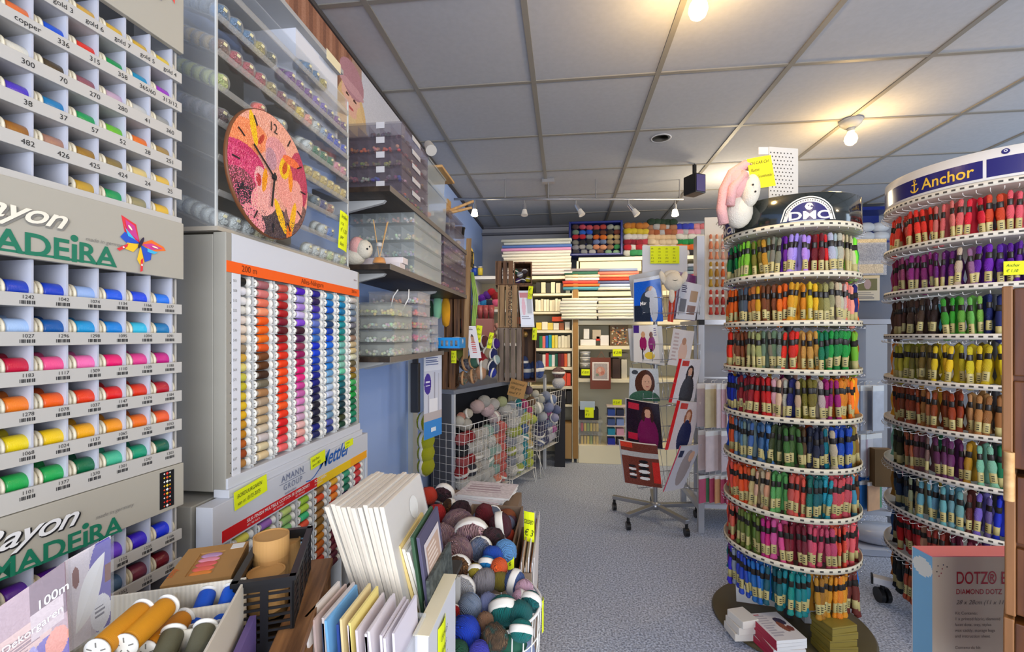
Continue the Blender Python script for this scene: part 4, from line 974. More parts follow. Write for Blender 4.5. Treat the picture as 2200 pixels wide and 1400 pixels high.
for px,py,r,c,l in ((1108,583,.022,(20,90,60),'dark green'),(1117,590,.024,(165,170,185),'pale grey'),(1127,582,.022,(90,80,85),'charcoal'),(1113,603,.022,(80,40,110),'purple'),(1124,602,.021,(60,60,75),'slate'),(1135,600,.024,(225,205,30),'yellow')):
    yball(P(px,py,dC+.06),r,c,l+' yarn ball in the top open crate','balls in the top open crate')
t = empty('gold_medallion','gold round medallion hanging in the lowest open crate','medallion',P(1128,718,dC+.02)); MB().lathe([(.0005,-.004),(.024,-.004),(.026,0),(.024,.004),(.0005,.004)],6,M=Matrix.Rotation(math.pi/2,4,'X')).build('disc', mat('old_gold',(130,100,50),.4,.5), t)
b = MB(); q=P(1115,690,dC+.05); b.box(-.03,.02,0,.04,-.02,.035); tag(b.build('orange_box', mat('orange_box',(235,95,35),.5), loc=q),'small orange box inside the middle open crate','box')
cv = canvas(20,36,(205,205,212)); rect(cv,.05,.05,.95,.2,(180,60,70)); oval(cv,.3,.45,.14,.25,(210,150,165)); rect(cv,.55,.2,.9,.62,(150,152,160)); rect(cv,.05,.66,.95,.95,(215,220,235)); dashes(cv,.1,.7,.9,.8,2,(120,120,140))
q = P(1114,624,dC-.03); b = MB(); b.pic(cv,q,Vector((.105*CT,.105*ST,0)),(.02,0,-.285)); tag(b.build('hanging_packet',PRINTG),'clear knitting packet hanging on the front of the crate tower','packet')
# near stack
dN = 3.06; zbN = PT(0,dN)
crate_px('slatted crate of multicoloured yarn at the near corner of the counter',949,978,zbN,752,dN,.26,0,n=2)
crate_px('tall slatted crate beside the shelf end, above the near corner crate',957,1006,751.5,575,dN,.22,0,n=3)
t = empty('leaning_plank','long narrow wooden plank standing against the near crates','plank',P(1000,770,2.98)); MB().box(-.016,.016,-.006,.006,0,.80).build('plank_board', mat('light_crate_wood'), t, rot=(0,.03,0))
# yellow hanging decoration behind plank
b = MB(); b.ell((0,0,0),.035,.03,.085,16); o = b.build('yellow_cushion', mat('yellow_fabric',(225,190,90),.9), loc=P(1008,555,3.1)); tag(o,'yellow and pink padded shape hanging above the near crates','hanging decoration')
b = MB()
for k in range(3): b.tube([P(1012+2*k,585,3.1),P(1018+4*k,640,3.1),P(1014+3*k,700,3.1),P(1006+k,745,3.1)],.006,5,mi=0)
tag(b.build('hanging_garland', mat('pale_green_cord',(150,185,90),.8)),'thin green garland trailing beside the leaning plank','garland')
for i,(px,py,hh,c,l) in enumerate(((940,640,.16,(150,215,170),'mint'),(958,650,.2,(225,160,30),'orange yellow'),(922,648,.15,(30,60,40),'dark patterned'))):
    b = MB(); b.ell((0,0,0),.03,.025,hh/2,12,p=.4); tag(b.build('hanging_bundle', YARN, loc=P(px,py+20,2.98)),f'{l} hanging bundle between the middle and lowest shelves','hanging bundle').color = lin(c)+(1,)
# yarn on the near end of the counter
VG1=[(170,60,60),(190,150,120),(120,150,140)];VG2=[(60,60,90),(190,190,195),(120,100,120)];VG3=[(180,120,90),(220,190,160),(120,160,140)]
nearballs = [(990,700,.042,(170,25,30),'dark red','b'),(1000,735,.045,VG1,'red and tan variegated','k'),(1022,728,.045,(130,25,35),'wine red','w'),(1040,735,.042,(120,60,60),'brownish red','w'),
 (985,760,.04,(150,160,70),'olive green','k'),(1000,780,.046,VG2,'grey striped','k'),(1018,775,.045,(70,120,100),'grey green','k'),(1035,770,.045,(170,30,40),'crimson','w'),(1048,757,.04,(190,170,140),'cream','w'),
 (995,812,.040,VG3,'tan striped','k'),(1015,808,.042,[(200,150,110),(225,200,170),(190,120,90)],'peach striped','k'),(1033,800,.042,(215,160,120),'peach','w'),(1040,782,.04,(210,200,185),'off white','w'),
 (1052,738,.034,(80,30,150),'deep violet','w'),(1064,738,.034,(70,20,140),'dark violet','w'),(1058,760,.036,(30,40,110),'navy','w'),(1056,785,.034,(20,40,90),'dark navy','w'),(1066,772,.03,(190,215,210),'pale mint','w'),(1058,800,.03,(40,60,180),'cobalt','w')]
for px,py,r,c,l,bd in nearballs:
    d = 3.12+(832-py)*.0009
    yball(P(px,py,d),r*1.16,c,f'{l} yarn ball piled in front of the slatted crates on the counter','balls piled at the near end of the counter',.8,(random.uniform(-.3,.3),math.pi/2+random.uniform(-.3,.3),random.uniform(-.6,.2)),bd)
for i,(px,py) in enumerate(((1135,780),(1148,778),(1159,780),(1132,795))):
    pass
for i,(px,py,r) in enumerate(((1132,782,.042),(1147,782,.038),(1159,780,.034))):
    p = P(px,py,3.72+.06*i)
    yball(Vector((p.x,p.y,TZ+.078)),.040,(70,95,160),['denim blue yarn skein touching the crate tower','denim blue yarn skein between two others on the counter','denim blue yarn skein toward the bookcase'][i],'denim blue skeins on the counter',1.9,(0,0,.5*i),'w')
p = P(1126,760,3.62); yball(Vector((p.x,p.y,TZ+.155)),.035,(60,80,130),'blue yarn skein standing behind the denim blue ones','',1.4,(0,0,0),'w')
# notes
def noteP(px,py,d,wd,ht,label,lines,yaw=0,tilt=0,m=None,**k):
    q = P(px,py,d); return note(M=Matrix.Translation(q) @ Matrix.Rotation(TH+yaw,4,'Z') @ Matrix.Rotation(tilt,4,'Y'), wd=wd, ht=ht, label=label, lines=lines, m=m, **k)
noteP(975,780,3.03,.035,.085,'neon note on the near corner crate below the blue tray',['v.a.','€ 4','p.st.'],0,.0)
noteP(1026,735,3.05,.04,.115,'neon note beside the white knitting card on the near crates',['div.','kleur','€ 6'],0,.12)
noteP(1050,748,3.06,.03,.11,'thin neon note hanging tilted among the violet yarn',['€ 5','bol'],0,.2)
noteP(1138,642,dC-.04,.035,.10,'neon note at the edge of the top open crate',['€','7,50'],0,.1)
noteP(1148,730,dC-.04,.035,.095,'neon note at the bottom of the crate tower',['€','8'],0,.05)
cv = canvas(18,36,(230,228,232)); rect(cv,.35,.3,.65,.5,(190,140,110)); 
for k in range(6): rect(cv,.3,.5+.06*k,.7,.53+.06*k,(200,60,60))
oval(cv,.5,.30,.08,.05,(60,45,40)); dashes(cv,.1,.05,.8,.15,2,(120,120,130))
q = P(998,700,3.0); b = MB(); b.pic(cv,q,(.075*CT,.075*ST,0),(.04,0,-.215)); tag(b.build('knitting_card',PRINT),'white knitting card with a striped figure on the near crates','card')
t = note(M=Matrix.Translation(P(1107,852,3.42)) @ Matrix.Rotation(TH-.1,4,'Z') @ Matrix.Rotation(.25,4,'Y'), wd=.13, ht=.13, label='kraft paper note hanging from the counter edge over the baskets', lines=['sokkenwol','100 gram','vanaf € 7'], m=KRAFT, curl=.008)
t.name = 'kraft_note'
# wire baskets
def wire_basket(label, y0, y1, ztop, zbot, legs, prj=.10, bk=-.14):
    t = empty('wire_basket', label, 'wire basket', (0,0,0), 0, 'white wire baskets below the counter'); t.matrix_world = TM @ Matrix.Translation((-.02,y0,0))
    L_ = y1-y0; r = .0016
    b = MB(); n = max(2,round(L_/.052))
    for k in range(n+1): b.tube([(prj,L_*k/n,zbot),(prj+.03,L_*k/n,ztop)],r,4)
    m_ = max(3,round((ztop-zbot)/.055))
    for k in range(m_+1): z = zbot+(ztop-zbot)*k/m_; x = prj+.03*k/m_; b.tube([(x,0,z),(x,L_,z)],r if k<m_ else .003,4)
    b.build('front_wires', WIREW, t)
    for s,nm in ((0,'side_wires'),(L_,'side_wires')):
        b = MB()
        for k in range(m_+1): z = zbot+(ztop-zbot)*k/m_; x = prj+.03*k/m_; b.tube([(bk,s,z),(x,s,z)],r if k<m_ else .003,4)
        for k in range(5): b.tube([(bk+.055*k,s,zbot),(bk+.055*k,s,ztop)],r,4)
        b.build(nm, WIREW, t)
    for s in (0,L_):
        b = MB(); b.tube([(prj+.0,s,zbot),(prj+.01,s,.003)],.004,5); b.tube([(prj-.03,s,zbot),(prj+.03,s+(.05 if s==0 else -.05),.003)],.003,5); b.build('leg', WIREW, t)
    b = MB(); b.box(bk,prj,0,L_,zbot-.002,zbot); b.build('bottom_mesh', WIREW, t)
    return t
zt1 = P(0,905,3.05).z
wire_basket('wire basket of white and pastel yarn under the near half of the counter', -.02, .60, .66, .12, 1)
wire_basket('wire basket of yellow and blue yarn in the middle under the counter', .64, 1.04, .72, .12, 1)
wire_basket('wire basket of blue and pink bagged yarn at the far end of the counter', 1.12, 1.62, .74, .24, 1)
rb2 = random.Random(11)
def fillb(y0,y1,zb_,zt_,cols,where,group,r=.047,x=.035,rows=None):
    n = int((y1-y0)/(r*1.75)); m_ = int((zt_-zb_)/(r*1.55)); 
    for j in range(m_):
        for i in range(n):
            cl = cols[min(len(cols)-1,int(i/n*len(cols)))]; c = rb2.choice(cl)
            p = TP(x+rb2.uniform(-.01,.01), y0+r+(y1-y0-2*r)*i/max(1,n-1), zb_+r+(zt_-zb_-2*r)*j/max(1,m_-1))
            yball(p, r*rb2.uniform(.98,1.12), c, f'{cname(c)} yarn ball {where}, {ORD[j]} layer up, {ORD[i]} along', group, .9, None, 'w' if rb2.random()<.22 else None)
WH=(225,222,212);PP=(225,190,195);MN=(170,205,190);RR=(170,30,35);BK=(40,40,45);SL2=(235,120,110);GY=(160,165,175)
fillb(-.0,.58,.13,.60,[[RR,WH,BK,(190,90,90)],[RR,(60,60,70),WH],[WH,WH,(215,205,190)],[WH,WH,(225,215,170)],[MN,MN,WH],[MN,GY,(190,205,195),(240,150,120)],[SL2]],'in the near wire basket','balls in the near wire basket')
fillb(.66,1.02,.13,.68,[[WH,(190,200,90),GY],[(90,120,170),(215,215,110),(70,160,170)],[(205,215,90),(225,200,140),(235,160,120)]],'in the middle wire basket','balls in the middle wire basket')
fillb(1.14,1.60,.26,.70,[[(120,130,170),(170,180,200),(90,90,120)],[(200,100,170),(150,160,190),(220,215,225)],[(140,150,190),(90,100,130),(200,200,215)]],'in the far wire basket','balls in the far wire basket')
# bundles heaped on top of the baskets: bags of balls
heap = [(1005,888,(225,215,195),.034),(990,895,(215,150,130),.03),(1025,873,(225,195,190),.05),(1047,880,(225,195,195),.05),(1062,896,(222,200,200),.048),(1000,912,(220,215,200),.045),(985,905,(225,220,205),.04),(1040,862,(200,195,185),.045),(1060,868,(215,210,200),.045),(1078,862,(200,205,150),.04),(1085,880,(225,222,212),.05),(1098,872,(190,195,200),.042),(1112,866,(30,150,160),.035),(1124,868,(205,80,130),.042),(1134,880,(190,60,110),.036),
 (1140,862,(120,90,60),.04),(1128,895,(210,215,110),.045),(1113,905,(205,210,120),.04),(1143,900,(200,210,100),.04),(1118,920,(70,100,160),.038),(1155,875,(205,205,190),.05),(1135,838,(120,100,110),.035),(1160,858,(190,190,180),.04),(1172,850,(150,160,185),.042),(1185,858,(130,150,190),.042),(1178,875,(150,160,200),.045),(1195,880,(110,120,160),.042),(1165,895,(190,195,205),.042),(1190,897,(170,170,205),.042),(1150,845,(225,220,200),.03)]
for k,(px,py,c,r) in enumerate(heap):
    d = 3.10+max(0,(px-975))/230*1.05*.98-.04
    nearw = 'near the grey side panel' if px < 1010 else 'under the kraft note' if 1095<px<1145 else 'toward the bookcase' if px>1150 else 'above the near basket'
    yball(P(px,py,d), r, c, f'{cname(c)} yarn ball heaped {nearw}, {["high up","low","tucked behind","half hidden","squeezed in","loosely","on edge"][k%7]} beside a {cname(heap[k-1][2])} one', 'balls heaped over the wire baskets', 1.15, (random.uniform(-.4,.4),1.3,random.uniform(-1,1)), 'w' if k%4==0 else None)
# brown-white yarn on far corner
for i,(px,py,c,l) in enumerate(((1197,800,[(150,110,105),(190,150,145),(120,80,80)],'brown striped'),(1197,822,(220,218,222),'white'))):
    yball(P(px+3,py,4.32),.060,c,f'{l} yarn ball on the dark stand before the bookcase','',.9,(0,0,.4),'w' if i==0 else None)
b = MB(); b.box(-.05,.05,-.05,.05,0,P(1203,838,4.32).z); q=P(1203,838,4.32); tag(b.build('dark_stand', mat('very_dark_panel'), loc=(q.x,q.y,0)),'narrow dark stand between the baskets and the bookcase','stand')
# ================================================================ BACK SHELVING
YS = 4.47
def bshelf(label, px0, px1, shelves, depth=.42, backz=None, m=CREAM, name='back_shelf_unit', base=None):
    a = QY(px0,722,YS).x; c = QY(px1,722,YS).x
    t = empty(name, label, 'shelf unit', (a,YS,0))
    pxm = (px0+px1)/2
    for (y0,y1) in shelves:
        z1 = QY(pxm,y0,YS).z; z0 = QY(pxm,y1,YS).z
        b = MB(); b.box(0,c-a,0,depth,z0,z1); b.build('shelf', m, t, bevel=.003)
    b = MB(); b.box(0,c-a,depth,depth+.02,0,backz or QY(pxm,shelves[0][0],YS).z); b.build('back_panel', mat('cream_back',(205,196,168),.6), t)
    for x in (-.018, c-a):
        b = MB(); b.box(x,x+.018,0,depth,0,QY(pxm,shelves[0][1],YS).z); b.build('upright', m, t)
    if base:
        b = MB(); b.box(0,c-a,-.02,depth,0,QY(pxm,base,YS).z); b.build('base', m, t, bevel=.004)
    return t, a, c
tA, xA0, xA1 = bshelf('wide cream shelf unit on the back wall with fabrics, boxes and the framed picture', 1243, 1640, [(549,557),(624,634),(687,697),(743,751),(815,823)], base=960)
tB, xB0, xB1 = bshelf('cream bookcase of books beside the crate tower', 1140, 1229, [(592,599),(630,635),(669,674),(709,715),(748,754),(788,794),(829,835),(868,873)])
tC, xC0, xC1 = bshelf('white corner shelf unit with yarn and cups behind the near crates', 1019, 1134, [(592,599),(664,670),(737,743)], m=mat('white_shelf',(205,206,210),.5))
def zY(py, px=1300): return QY(px,py,YS).z
def item(name, cat, label, px0, px1, pyt, pyb, c, dep=.2, y=YS+.03, m=None, group=None, bevel=.003):
    p0 = QY(px0,pyb,y); p1 = QY(px1,pyt,y)
    b = MB(); b.box(0,p1.x-p0.x,0,dep,0,p1.z-p0.z)
    o = b.build(name, m or mat('item_'+str(c),c,.6), loc=p0, bevel=bevel); tag(o, label, cat, group); return o
rf = random.Random(21)
def fabrics(px0, px1, pyb, lst, where, group, y=YS-.02, hpx=6.6):
    z = None
    for i, c in enumerate(lst):                       # from the bottom up
        dx = rf.uniform(-3,3)
        p0 = QY(px0+dx,pyb-hpx*i,y); p1 = QY(px1+rf.uniform(-3,2),pyb-hpx*(i+1),y)
        w_, h_ = p1.x-p0.x, hpx/F*4.35
        b = MB(); n = 6; prof = []
        vs=[];fs=[]
        for k in range(n+1):
            a = -math.pi/2+math.pi*k/n; prof.append((-.5*h_*math.cos(a)*1.2, h_/2+h_/2*math.sin(a)*.96))
        for x in (0,w_):
            for (yy,zz) in prof: vs.append((x+rf.uniform(-.004,.004),yy+rf.uniform(-.004,.004),zz))
            vs.append((x,.34,h_*.98)); vs.append((x,.34,.001))
        m_ = n+3; fs = [(k,(k+1)%m_,m_+(k+1)%m_,m_+k) for k in range(m_)]+[tuple(reversed(range(m_))),tuple(range(m_,2*m_))]
        b.add(vs,fs,0,True)
        o = b.build('folded_fabric', mat('cloth_'+str(c),c,.9,bump=('noise',60,.25,None)), loc=(p0.x,y+.0,p0.z))
        below = f'on the {cname(lst[i-1])} one' if i else 'lying on the shelf board'
        tag(o, f'{cname(c)} folded fabric, {ORD[i]} from the bottom {where}', 'fabric', group)
fabrics(1212,1287,623,[(90,160,180),(230,120,60),(215,80,70),(235,225,215),(228,222,190),(60,110,90),(150,140,145)],'of the coloured pile nearer the books','coloured fabrics nearer the books')
fabrics(1286,1370,623,[(232,228,215),(190,205,230),(105,110,150),(225,70,50),(240,160,120),(235,140,120),(140,155,190)],'of the coloured pile beside the magazine rack','coloured fabrics beside the magazine rack')
fabrics(1206,1284,686,[(232,228,205),(235,230,210),(228,224,205),(236,232,215),(225,222,210),(238,234,220),(230,225,205)],'of the white pile nearer the books','white fabrics nearer the books',y=YS-.05)
fabrics(1284,1370,686,[(236,232,220),(232,228,205),(238,236,228),(230,226,205),(236,232,222),(234,228,200),(238,236,230)],'of the white pile beside the magazine rack','white fabrics beside the magazine rack',y=YS-.05)
fabrics(1080,1228,591,[(222,210,205),(226,218,210),(215,205,190),(228,222,205),(230,225,208),(226,220,205),(228,224,210),(225,218,208),(215,150,190),(90,125,190),(205,208,200),(200,200,185)],'of the tall flat pile under the ceiling','flat packs under the ceiling',hpx=6.4)
fabrics(1476,1540,622,[(235,232,225),(232,150,170),(235,225,220),(225,80,110),(120,140,160),(70,90,110),(150,160,185)],'of the pile behind the magazine rack sign','fabrics behind the magazine rack',hpx=8)
item('brown_post','post','brown wooden post between the bookcase and the wide shelf unit',1231,1242,585,985,(150,112,58),.3,YS-.03)
item('back_board','board','long cream board standing under the blue yarn tray',1246,1378,560,584,(228,218,186),.02,YS+.02)
# yarn above
def yrow(px0,px1,py,cols,where,r=.034,y=YS+.06,group='yarn bundles on top of the back shelves',step=None):
    n = len(cols)
    for i,c in enumerate(cols):
        px = px0+(px1-px0)*(i+.5)/n
        yball(QY(px,py,y)+Vector((0,rf.uniform(-.01,.01),rf.uniform(-.004,.004))), r*.92, c, f'{cname(c)} yarn ball {where}, {ORD[i]} from the bookcase', group, 1.35, (rf.uniform(-.2,.2),math.pi/2+rf.uniform(-.15,.15),rf.uniform(-.2,.2)), None)
t = empty('blue_yarn_tray','dark blue plastic tray full of mixed yarn balls on top of the back shelves','tray',QY(1222,549,YS+.0))
wT = QY(1338,549,YS).x-QY(1222,549,YS).x; hT = QY(1222,476,YS).z-QY(1222,549,YS).z
BLN = mat('navy_plastic',(18,34,110),.35)
for nm,bx in (('tray_wall',(0,.02,0,.25,0,hT)),('tray_wall',(wT-.02,wT,0,.25,0,hT)),('tray_wall',(0.02,wT-.02,0,.25,0,.02)),('tray_wall',(.02,wT-.02,0,.25,hT-.02,hT)),('tray_back',(.02,wT-.02,.235,.25,.02,hT-.02))):
    MB().box(*bx).build(nm, BLN, t, bevel=.004)
TR = [[(60,60,70),(150,155,160),(180,180,185),(110,80,70),(130,170,140),(150,190,160)],[(150,150,160),(170,170,170),(160,165,160),(225,150,110),(230,160,120),(160,120,90),(60,150,90)],[(130,130,125),(30,30,35),(30,32,40),(110,130,180),(120,140,180),(160,140,110),(170,150,120)],[(190,20,40),(200,30,50),(150,150,150),(235,110,30),(240,120,30),(215,190,120),(220,190,130)],[(120,150,130),(40,110,220),(30,90,210),(30,30,30),(110,60,40),(60,50,45),(140,70,50)],[(90,60,60),(220,80,100),(225,90,100),(190,70,70),(200,70,60),(170,175,165),(190,195,170)]]
for k,row in enumerate(TR): yrow(1229,1333,541-10.6*k,row,f'in the blue tray, {ORD[k]} layer up',.027,YS+.05,'yarn balls in the blue tray')
LB = [[(235,235,230),(60,160,100),(70,170,110),(235,235,225)],[(200,30,50),(225,225,225),(200,40,60),(215,215,215)],[(150,20,45),(140,25,50),(155,30,50),(190,60,80)],[(228,222,218)]*4,[(225,200,40),(230,205,50),(228,200,60),(235,210,60)],[(205,130,50),(215,135,40),(200,120,40),(205,130,60)]]
for k,row in enumerate(LB): yrow(1342,1392,543-11.5*k,row,f'beside the blue tray, {ORD[k]} layer up')
MBk = [[(236,220,190)]*5,[(238,215,180)]*5,[(225,205,175)]*5,[(232,200,160)]*5,[(190,120,80),(170,90,50),(190,190,195),(175,95,60),(180,110,70)],[(175,130,100),(190,190,190),(190,130,90),(185,185,190),(170,120,90)],[(30,60,40),(40,70,50),(30,60,40),(35,65,45),(30,60,40)]]
for k,row in enumerate(MBk): yrow(1393,1452,542-10.8*k,row,f'in the cream middle block, {ORD[k]} layer up')
RB = [[(60,60,65),(200,200,205),(50,50,55),(190,190,200),(60,60,65)],[(235,110,30),(240,120,40),(235,110,40),(235,115,40),(238,120,50)],[(20,140,70),(30,150,80),(25,140,70),(20,130,70),(40,150,90)],[(232,230,222)]*5,[(225,150,170),(190,190,195),(230,160,180),(235,170,190),(200,195,200)],[(40,60,190),(50,60,180),(50,70,200),(225,150,160),(215,120,130)]]
for k,row in enumerate(RB): yrow(1453,1517,543-11.3*k,row,f'by the floss panel, {ORD[k]} layer up')
for px0,px1,l in ((1342,1392,'beside the blue tray'),(1393,1452,'in the middle'),(1453,1517,'beside the floss panel')): pass
# bookcase contents
def books(px0,px1,pyt,pyb,cols,where,group):
    x = px0; n = len(cols); wd = (px1-px0)/n
    for i,c in enumerate(cols):
        w_ = wd*rf.uniform(.82,1.0)
        item('book','book',f'{cname(c)} book {where}, {ORD[i]} from the crate tower side',px0+wd*i,px0+wd*i+w_,pyt+rf.uniform(0,4),pyb,c,.2,YS+.02,None,group,.001)
CRm=(228,220,190)
books(1152,1226,605,629,[(40,38,35),(215,205,170),(50,48,44),(225,215,180),(215,205,175),(45,42,40),(220,212,185)],'under the top board','boxes and books under the top board')
books(1150,1205,641,668,[CRm,(235,228,200),(215,205,170),(238,230,205),CRm,(225,215,185),(205,195,165),CRm,(235,225,195)],'in the cream row','cream books')
books(1152,1226,690,708,[(225,195,60),(235,225,200),(225,200,90),(235,228,205),(160,90,50),(236,230,210)],'in the row with the yellow box','small boxes in the bookcase')
books(1152,1226,719,747,[(35,30,28),(40,120,70),(225,110,100),(30,90,190),(20,150,160),(225,205,50),(225,210,110),CRm,(232,224,195),CRm,(215,205,175)],'in the bright row','bright books in the bookcase')
books(1152,1226,758,787,[(40,35,35),(60,50,45),(225,220,205),(190,40,40),(60,150,140),(225,220,215),(30,90,70),(90,25,30),(120,25,30),(220,100,50),(225,215,190)],'in the red and teal row','red and teal books')
books(1200,1226,799,828,[(190,205,40),(235,90,60),(240,80,50)],'behind the brown striped yarn','fluorescent books')
books(1208,1227,838,866,[(30,28,28),(50,46,44)],'on the dark lower shelf','dark boxes low in the bookcase')
item('kraft_bag','paper bag','tan paper bag standing at the foot of the bookcase',1210,1228,910,985,(165,130,80),.2,YS-.05)
item('orange_box','box','orange red box lying on the row with the yellow box',1186,1210,680,690,(215,80,40),.15)
# corner shelf contents
for px,py,c,l in ((1020,582,(30,70,170),'blue jar on the corner shelf by the ceiling'),(1032,582,(205,185,60),'yellow jar on the corner shelf by the ceiling')):
    t = empty('small_jar',l,'jar',QY(px,591,YS+.06)); MB().lathe([(.0005,0),(.024,0),(.026,.07),(.02,.075),(.0005,.075)],16).build('jar_body', mat('jar_'+str(c),c,.4), t); MB().lathe([(.021,.0755),(.022,.09),(.0005,.091)],16).build('jar_lid', WHITE, t)
for px,py,c,l in ((1025,655,(150,170,200),'pale blue'),(1036,640,(100,30,170),'purple'),(1047,634,(95,25,160),'deep purple'),(1056,628,(190,20,45),'crimson'),(1065,636,(150,20,30),'dark red'),(1040,652,(30,130,200),'azure'),(1052,652,(35,40,70),'navy'),(1066,650,(235,100,150),'pink'),(1030,668,(200,180,120),'straw')):
    yball(QY(px,py,YS+.05),.045,c,f'{l} pompom yarn ball in the corner shelf behind the near crates','balls in the corner shelf',.9,None,None)
for i,(px,c) in enumerate(((1012,(175,70,75)),(1024,(185,80,80)),(1036,(180,75,80)),(1048,(170,70,75)))):
    t = empty('plastic_cup',['dusty red plastic cup by the side wall','second dusty red cup from the side wall','third dusty red cup from the side wall','dusty red cup by the crate tower'][i],'cup',QY(px+8,684,YS-.12),0,'red cups in the corner'); MB().lathe([(.0005,0),(.022,0),(.032,.13),(.030,.13),(.021,.004),(.0005,.004)],16).build('cup_body', mat('cup_'+str(c),(142,66,70),.35), t)
item('cup_stand','stand','dusty rose stand box under the red cups',1014,1058,684,735,(150,100,100),.12,YS-.18)
for i,(px,py,c) in enumerate(((1060,705,(220,160,150)),(1068,700,(225,170,160)),(1058,720,(215,140,130)),(1070,716,(225,215,200)))):
    yball(QY(px,py,YS+.02),.035,c,f'{cname(c)} yarn ball low in the corner shelf, {ORD[i]} of its heap','low heap in the corner shelf',.9,None,None)
# unit A: shelf items
def bx_(l,px0,px1,y0,y1,c,**k): return item('small_box','box',l,px0,px1,y0,y1,c,.12,**k)
bx_('low wide white box at the book end of the picture shelf',1247,1280,729,742,(230,228,222)); bx_('upright white box behind the low white box',1254,1266,706,728,(222,220,214)); bx_('beige box in the middle above the framed picture',1273,1291,708,728,(185,172,150)); bx_('white box with a red corner beside the brown display case',1290,1308,720,742,(228,224,220)); bx_('small red box beside the white box',1281,1289,722,732,(215,60,40))
t = item('button_display','display case','brown display case of buttons standing on the third shelf',1311,1350,696,742,(120,98,70),.15)
b = MB(); rq = random.Random(8)
for k in range(70): b.ell((rq.uniform(.01,.165),-.002,rq.uniform(.01,.18)),.008,.004,.008,6,col=rq.choice([(200,170,120),(90,60,50),(150,160,150),(190,110,80),(210,200,180),(60,70,90)]))
b.build('button', TINT, t)['kind'] = 'stuff'
for k in range(3):
    tt = empty('round_tin',['grey round tin, lowest of the stack behind the framed picture','grey round tin in the middle of the stack','silver round tin on top of the stack'][k],'tin',QY(1257,790-12*k,YS+.06),0,'round tins behind the framed picture'); MB().lathe([(.0005,0),(.052,0),(.052,.045),(.0005,.045)],24).build('tin_body', mat('tin_grey',(175,175,170),.3,.5), tt); MB().lathe([(.054,.040),(.054,.053),(.0005,.0535)],24).build('tin_lid', mat('tin_white',(215,215,212),.35), tt)
item('dark_box','box','black box under the round tins',1246,1268,791,814,(32,28,28))
item('dark_bottle_case','display case','dark case of round jars to the aisle side of the framed picture',1316,1333,770,814,(70,52,44)); item('white_binder','binder','white binder beside the dark case',1335,1347,772,814,(205,198,178)); item('grey_tray','tray','flat grey tray above the white binder',1312,1350,758,768,(110,105,95))
# framed cross-stitch picture
p0 = QY(1268,835,YS-.05); p1 = QY(1312,768,YS-.05); W_=p1.x-p0.x; H_=p1.z-p0.z
t = empty('framed_embroidery','small embroidery in a brown frame hanging from the shelf','picture',p0)
MB().box(0,W_,-.012,0,0,H_).build('brown_board', mat('brown_frame',(112,54,32),.5), t, bevel=.002)
cv = canvas(26,26,(225,215,205)); rect(cv,.08,.08,.92,.92,(165,155,150)); oval(cv,.5,.5,.28,.25,(195,140,120)); oval(cv,.45,.45,.1,.12,(205,170,150)); oval(cv,.62,.6,.12,.1,(180,110,90)); oval(cv,.3,.7,.1,.08,(120,130,110)); speck(cv,14)
MB().pic(cv,(W_*.1,-.0135,H_*.86),(W_*.8,0,0),(0,0,-H_*.58)).build('cross_stitch_print', PRINT, t)
MB().tube([(W_*.35,-.006,H_),(W_*.55,-.004,H_+.06),(W_*.7,-.006,H_)],.002,5).build('hanging_cord', mat('copper_cord',(190,110,70),.5), t)
for px,py,w1,h1,l,ln in ((1326,765,.085,.07,'neon price note on the edge under the button case',['€ 2,95']),(1258,806,.08,.06,'neon price note on the black box under the tins',['€ 8,95']),(1266,897,.085,.10,'neon price note hanging over the clear tote boxes',['v.a.','€ 3']),(1326,870,.085,.055,'neon price note on top of the small floss rack',['€ 2,10'])):
    note(M=Matrix.Translation(QY(px,py,YS-.07)), wd=w1, ht=h1, label=l, lines=ln)
# base items
for i,(y0,y1,l) in enumerate(((930,958,'clear tote box with yellow packets on the base shelf, lower of two'),(903,929,'clear tote box of green packets, upper of two on the base shelf'))):
    p0=QY(1242,y1,YS+.0); p1=QY(1293,y0,YS+.0); t=empty('clear_tote',l,'tote box',p0,0,'clear totes on the base shelf'); w1=p1.x-p0.x;h1=p1.z-p0.z
    CTM = clear('cloudy_plastic3',(225,228,230),.18,.2)
    b=MB(); b.box(0,w1,0,.25,0,h1*.85,taper=.012); b.build('tote_body',CTM,t); MB().box(-.008,w1+.008,-.008,.258,h1*.85,h1*.98).build('tote_lid',CTM,t)
    b=MB(); r=random.Random(i)
    for k in range(6): b.box(.03+.03*k,.052+.03*k,.03,.2,.01,h1*.7,col=r.choice([(230,200,50),(205,60,60),(150,170,60),(225,190,90)]))
    b.build('packet',TINT,t)
item('black_basket','basket','black basket standing on the clear totes',1245,1286,878,902,(30,28,30),.16)
o = item('pattern_card','card','blue patterned card leaning over the black basket',1246,1278,862,880,(170,185,200),.01,YS-.02)
t = empty('floss_rack','small white rack of floss boxes on the base shelf','rack',QY(1304,957,YS-.02)); w1=QY(1348,957,YS-.02).x-QY(1304,957,YS-.02).x; h1=QY(1304,866,YS-.02).z-QY(1304,957,YS-.02).z
for k in range(5): MB().box(0,w1,0,.14,h1*k/4.4,h1*k/4.4+.008).build('tier_board', mat('rack_pink_white',(222,205,200),.5), t)
colz=[(40,50,160),(60,50,60),(40,140,170),(220,160,180),(70,90,140),(130,150,200),(50,80,160),(50,55,80)]
for k in range(8):
    z = h1*(k//2)/4.4+.009; x = .01+(k%2)*.085
    b=MB(); b.box(0,.07,0,.1,0,.062); tag(b.build('floss_box', mat('fb_'+str(colz[k]),colz[k],.5), loc=t.location+Vector((x,.01,z))), f'{cname(colz[k])} floss box on the {ORD[k//2]} tier of the small rack, {"book" if k%2==0 else "magazine"} side','box','boxes in the small floss rack')
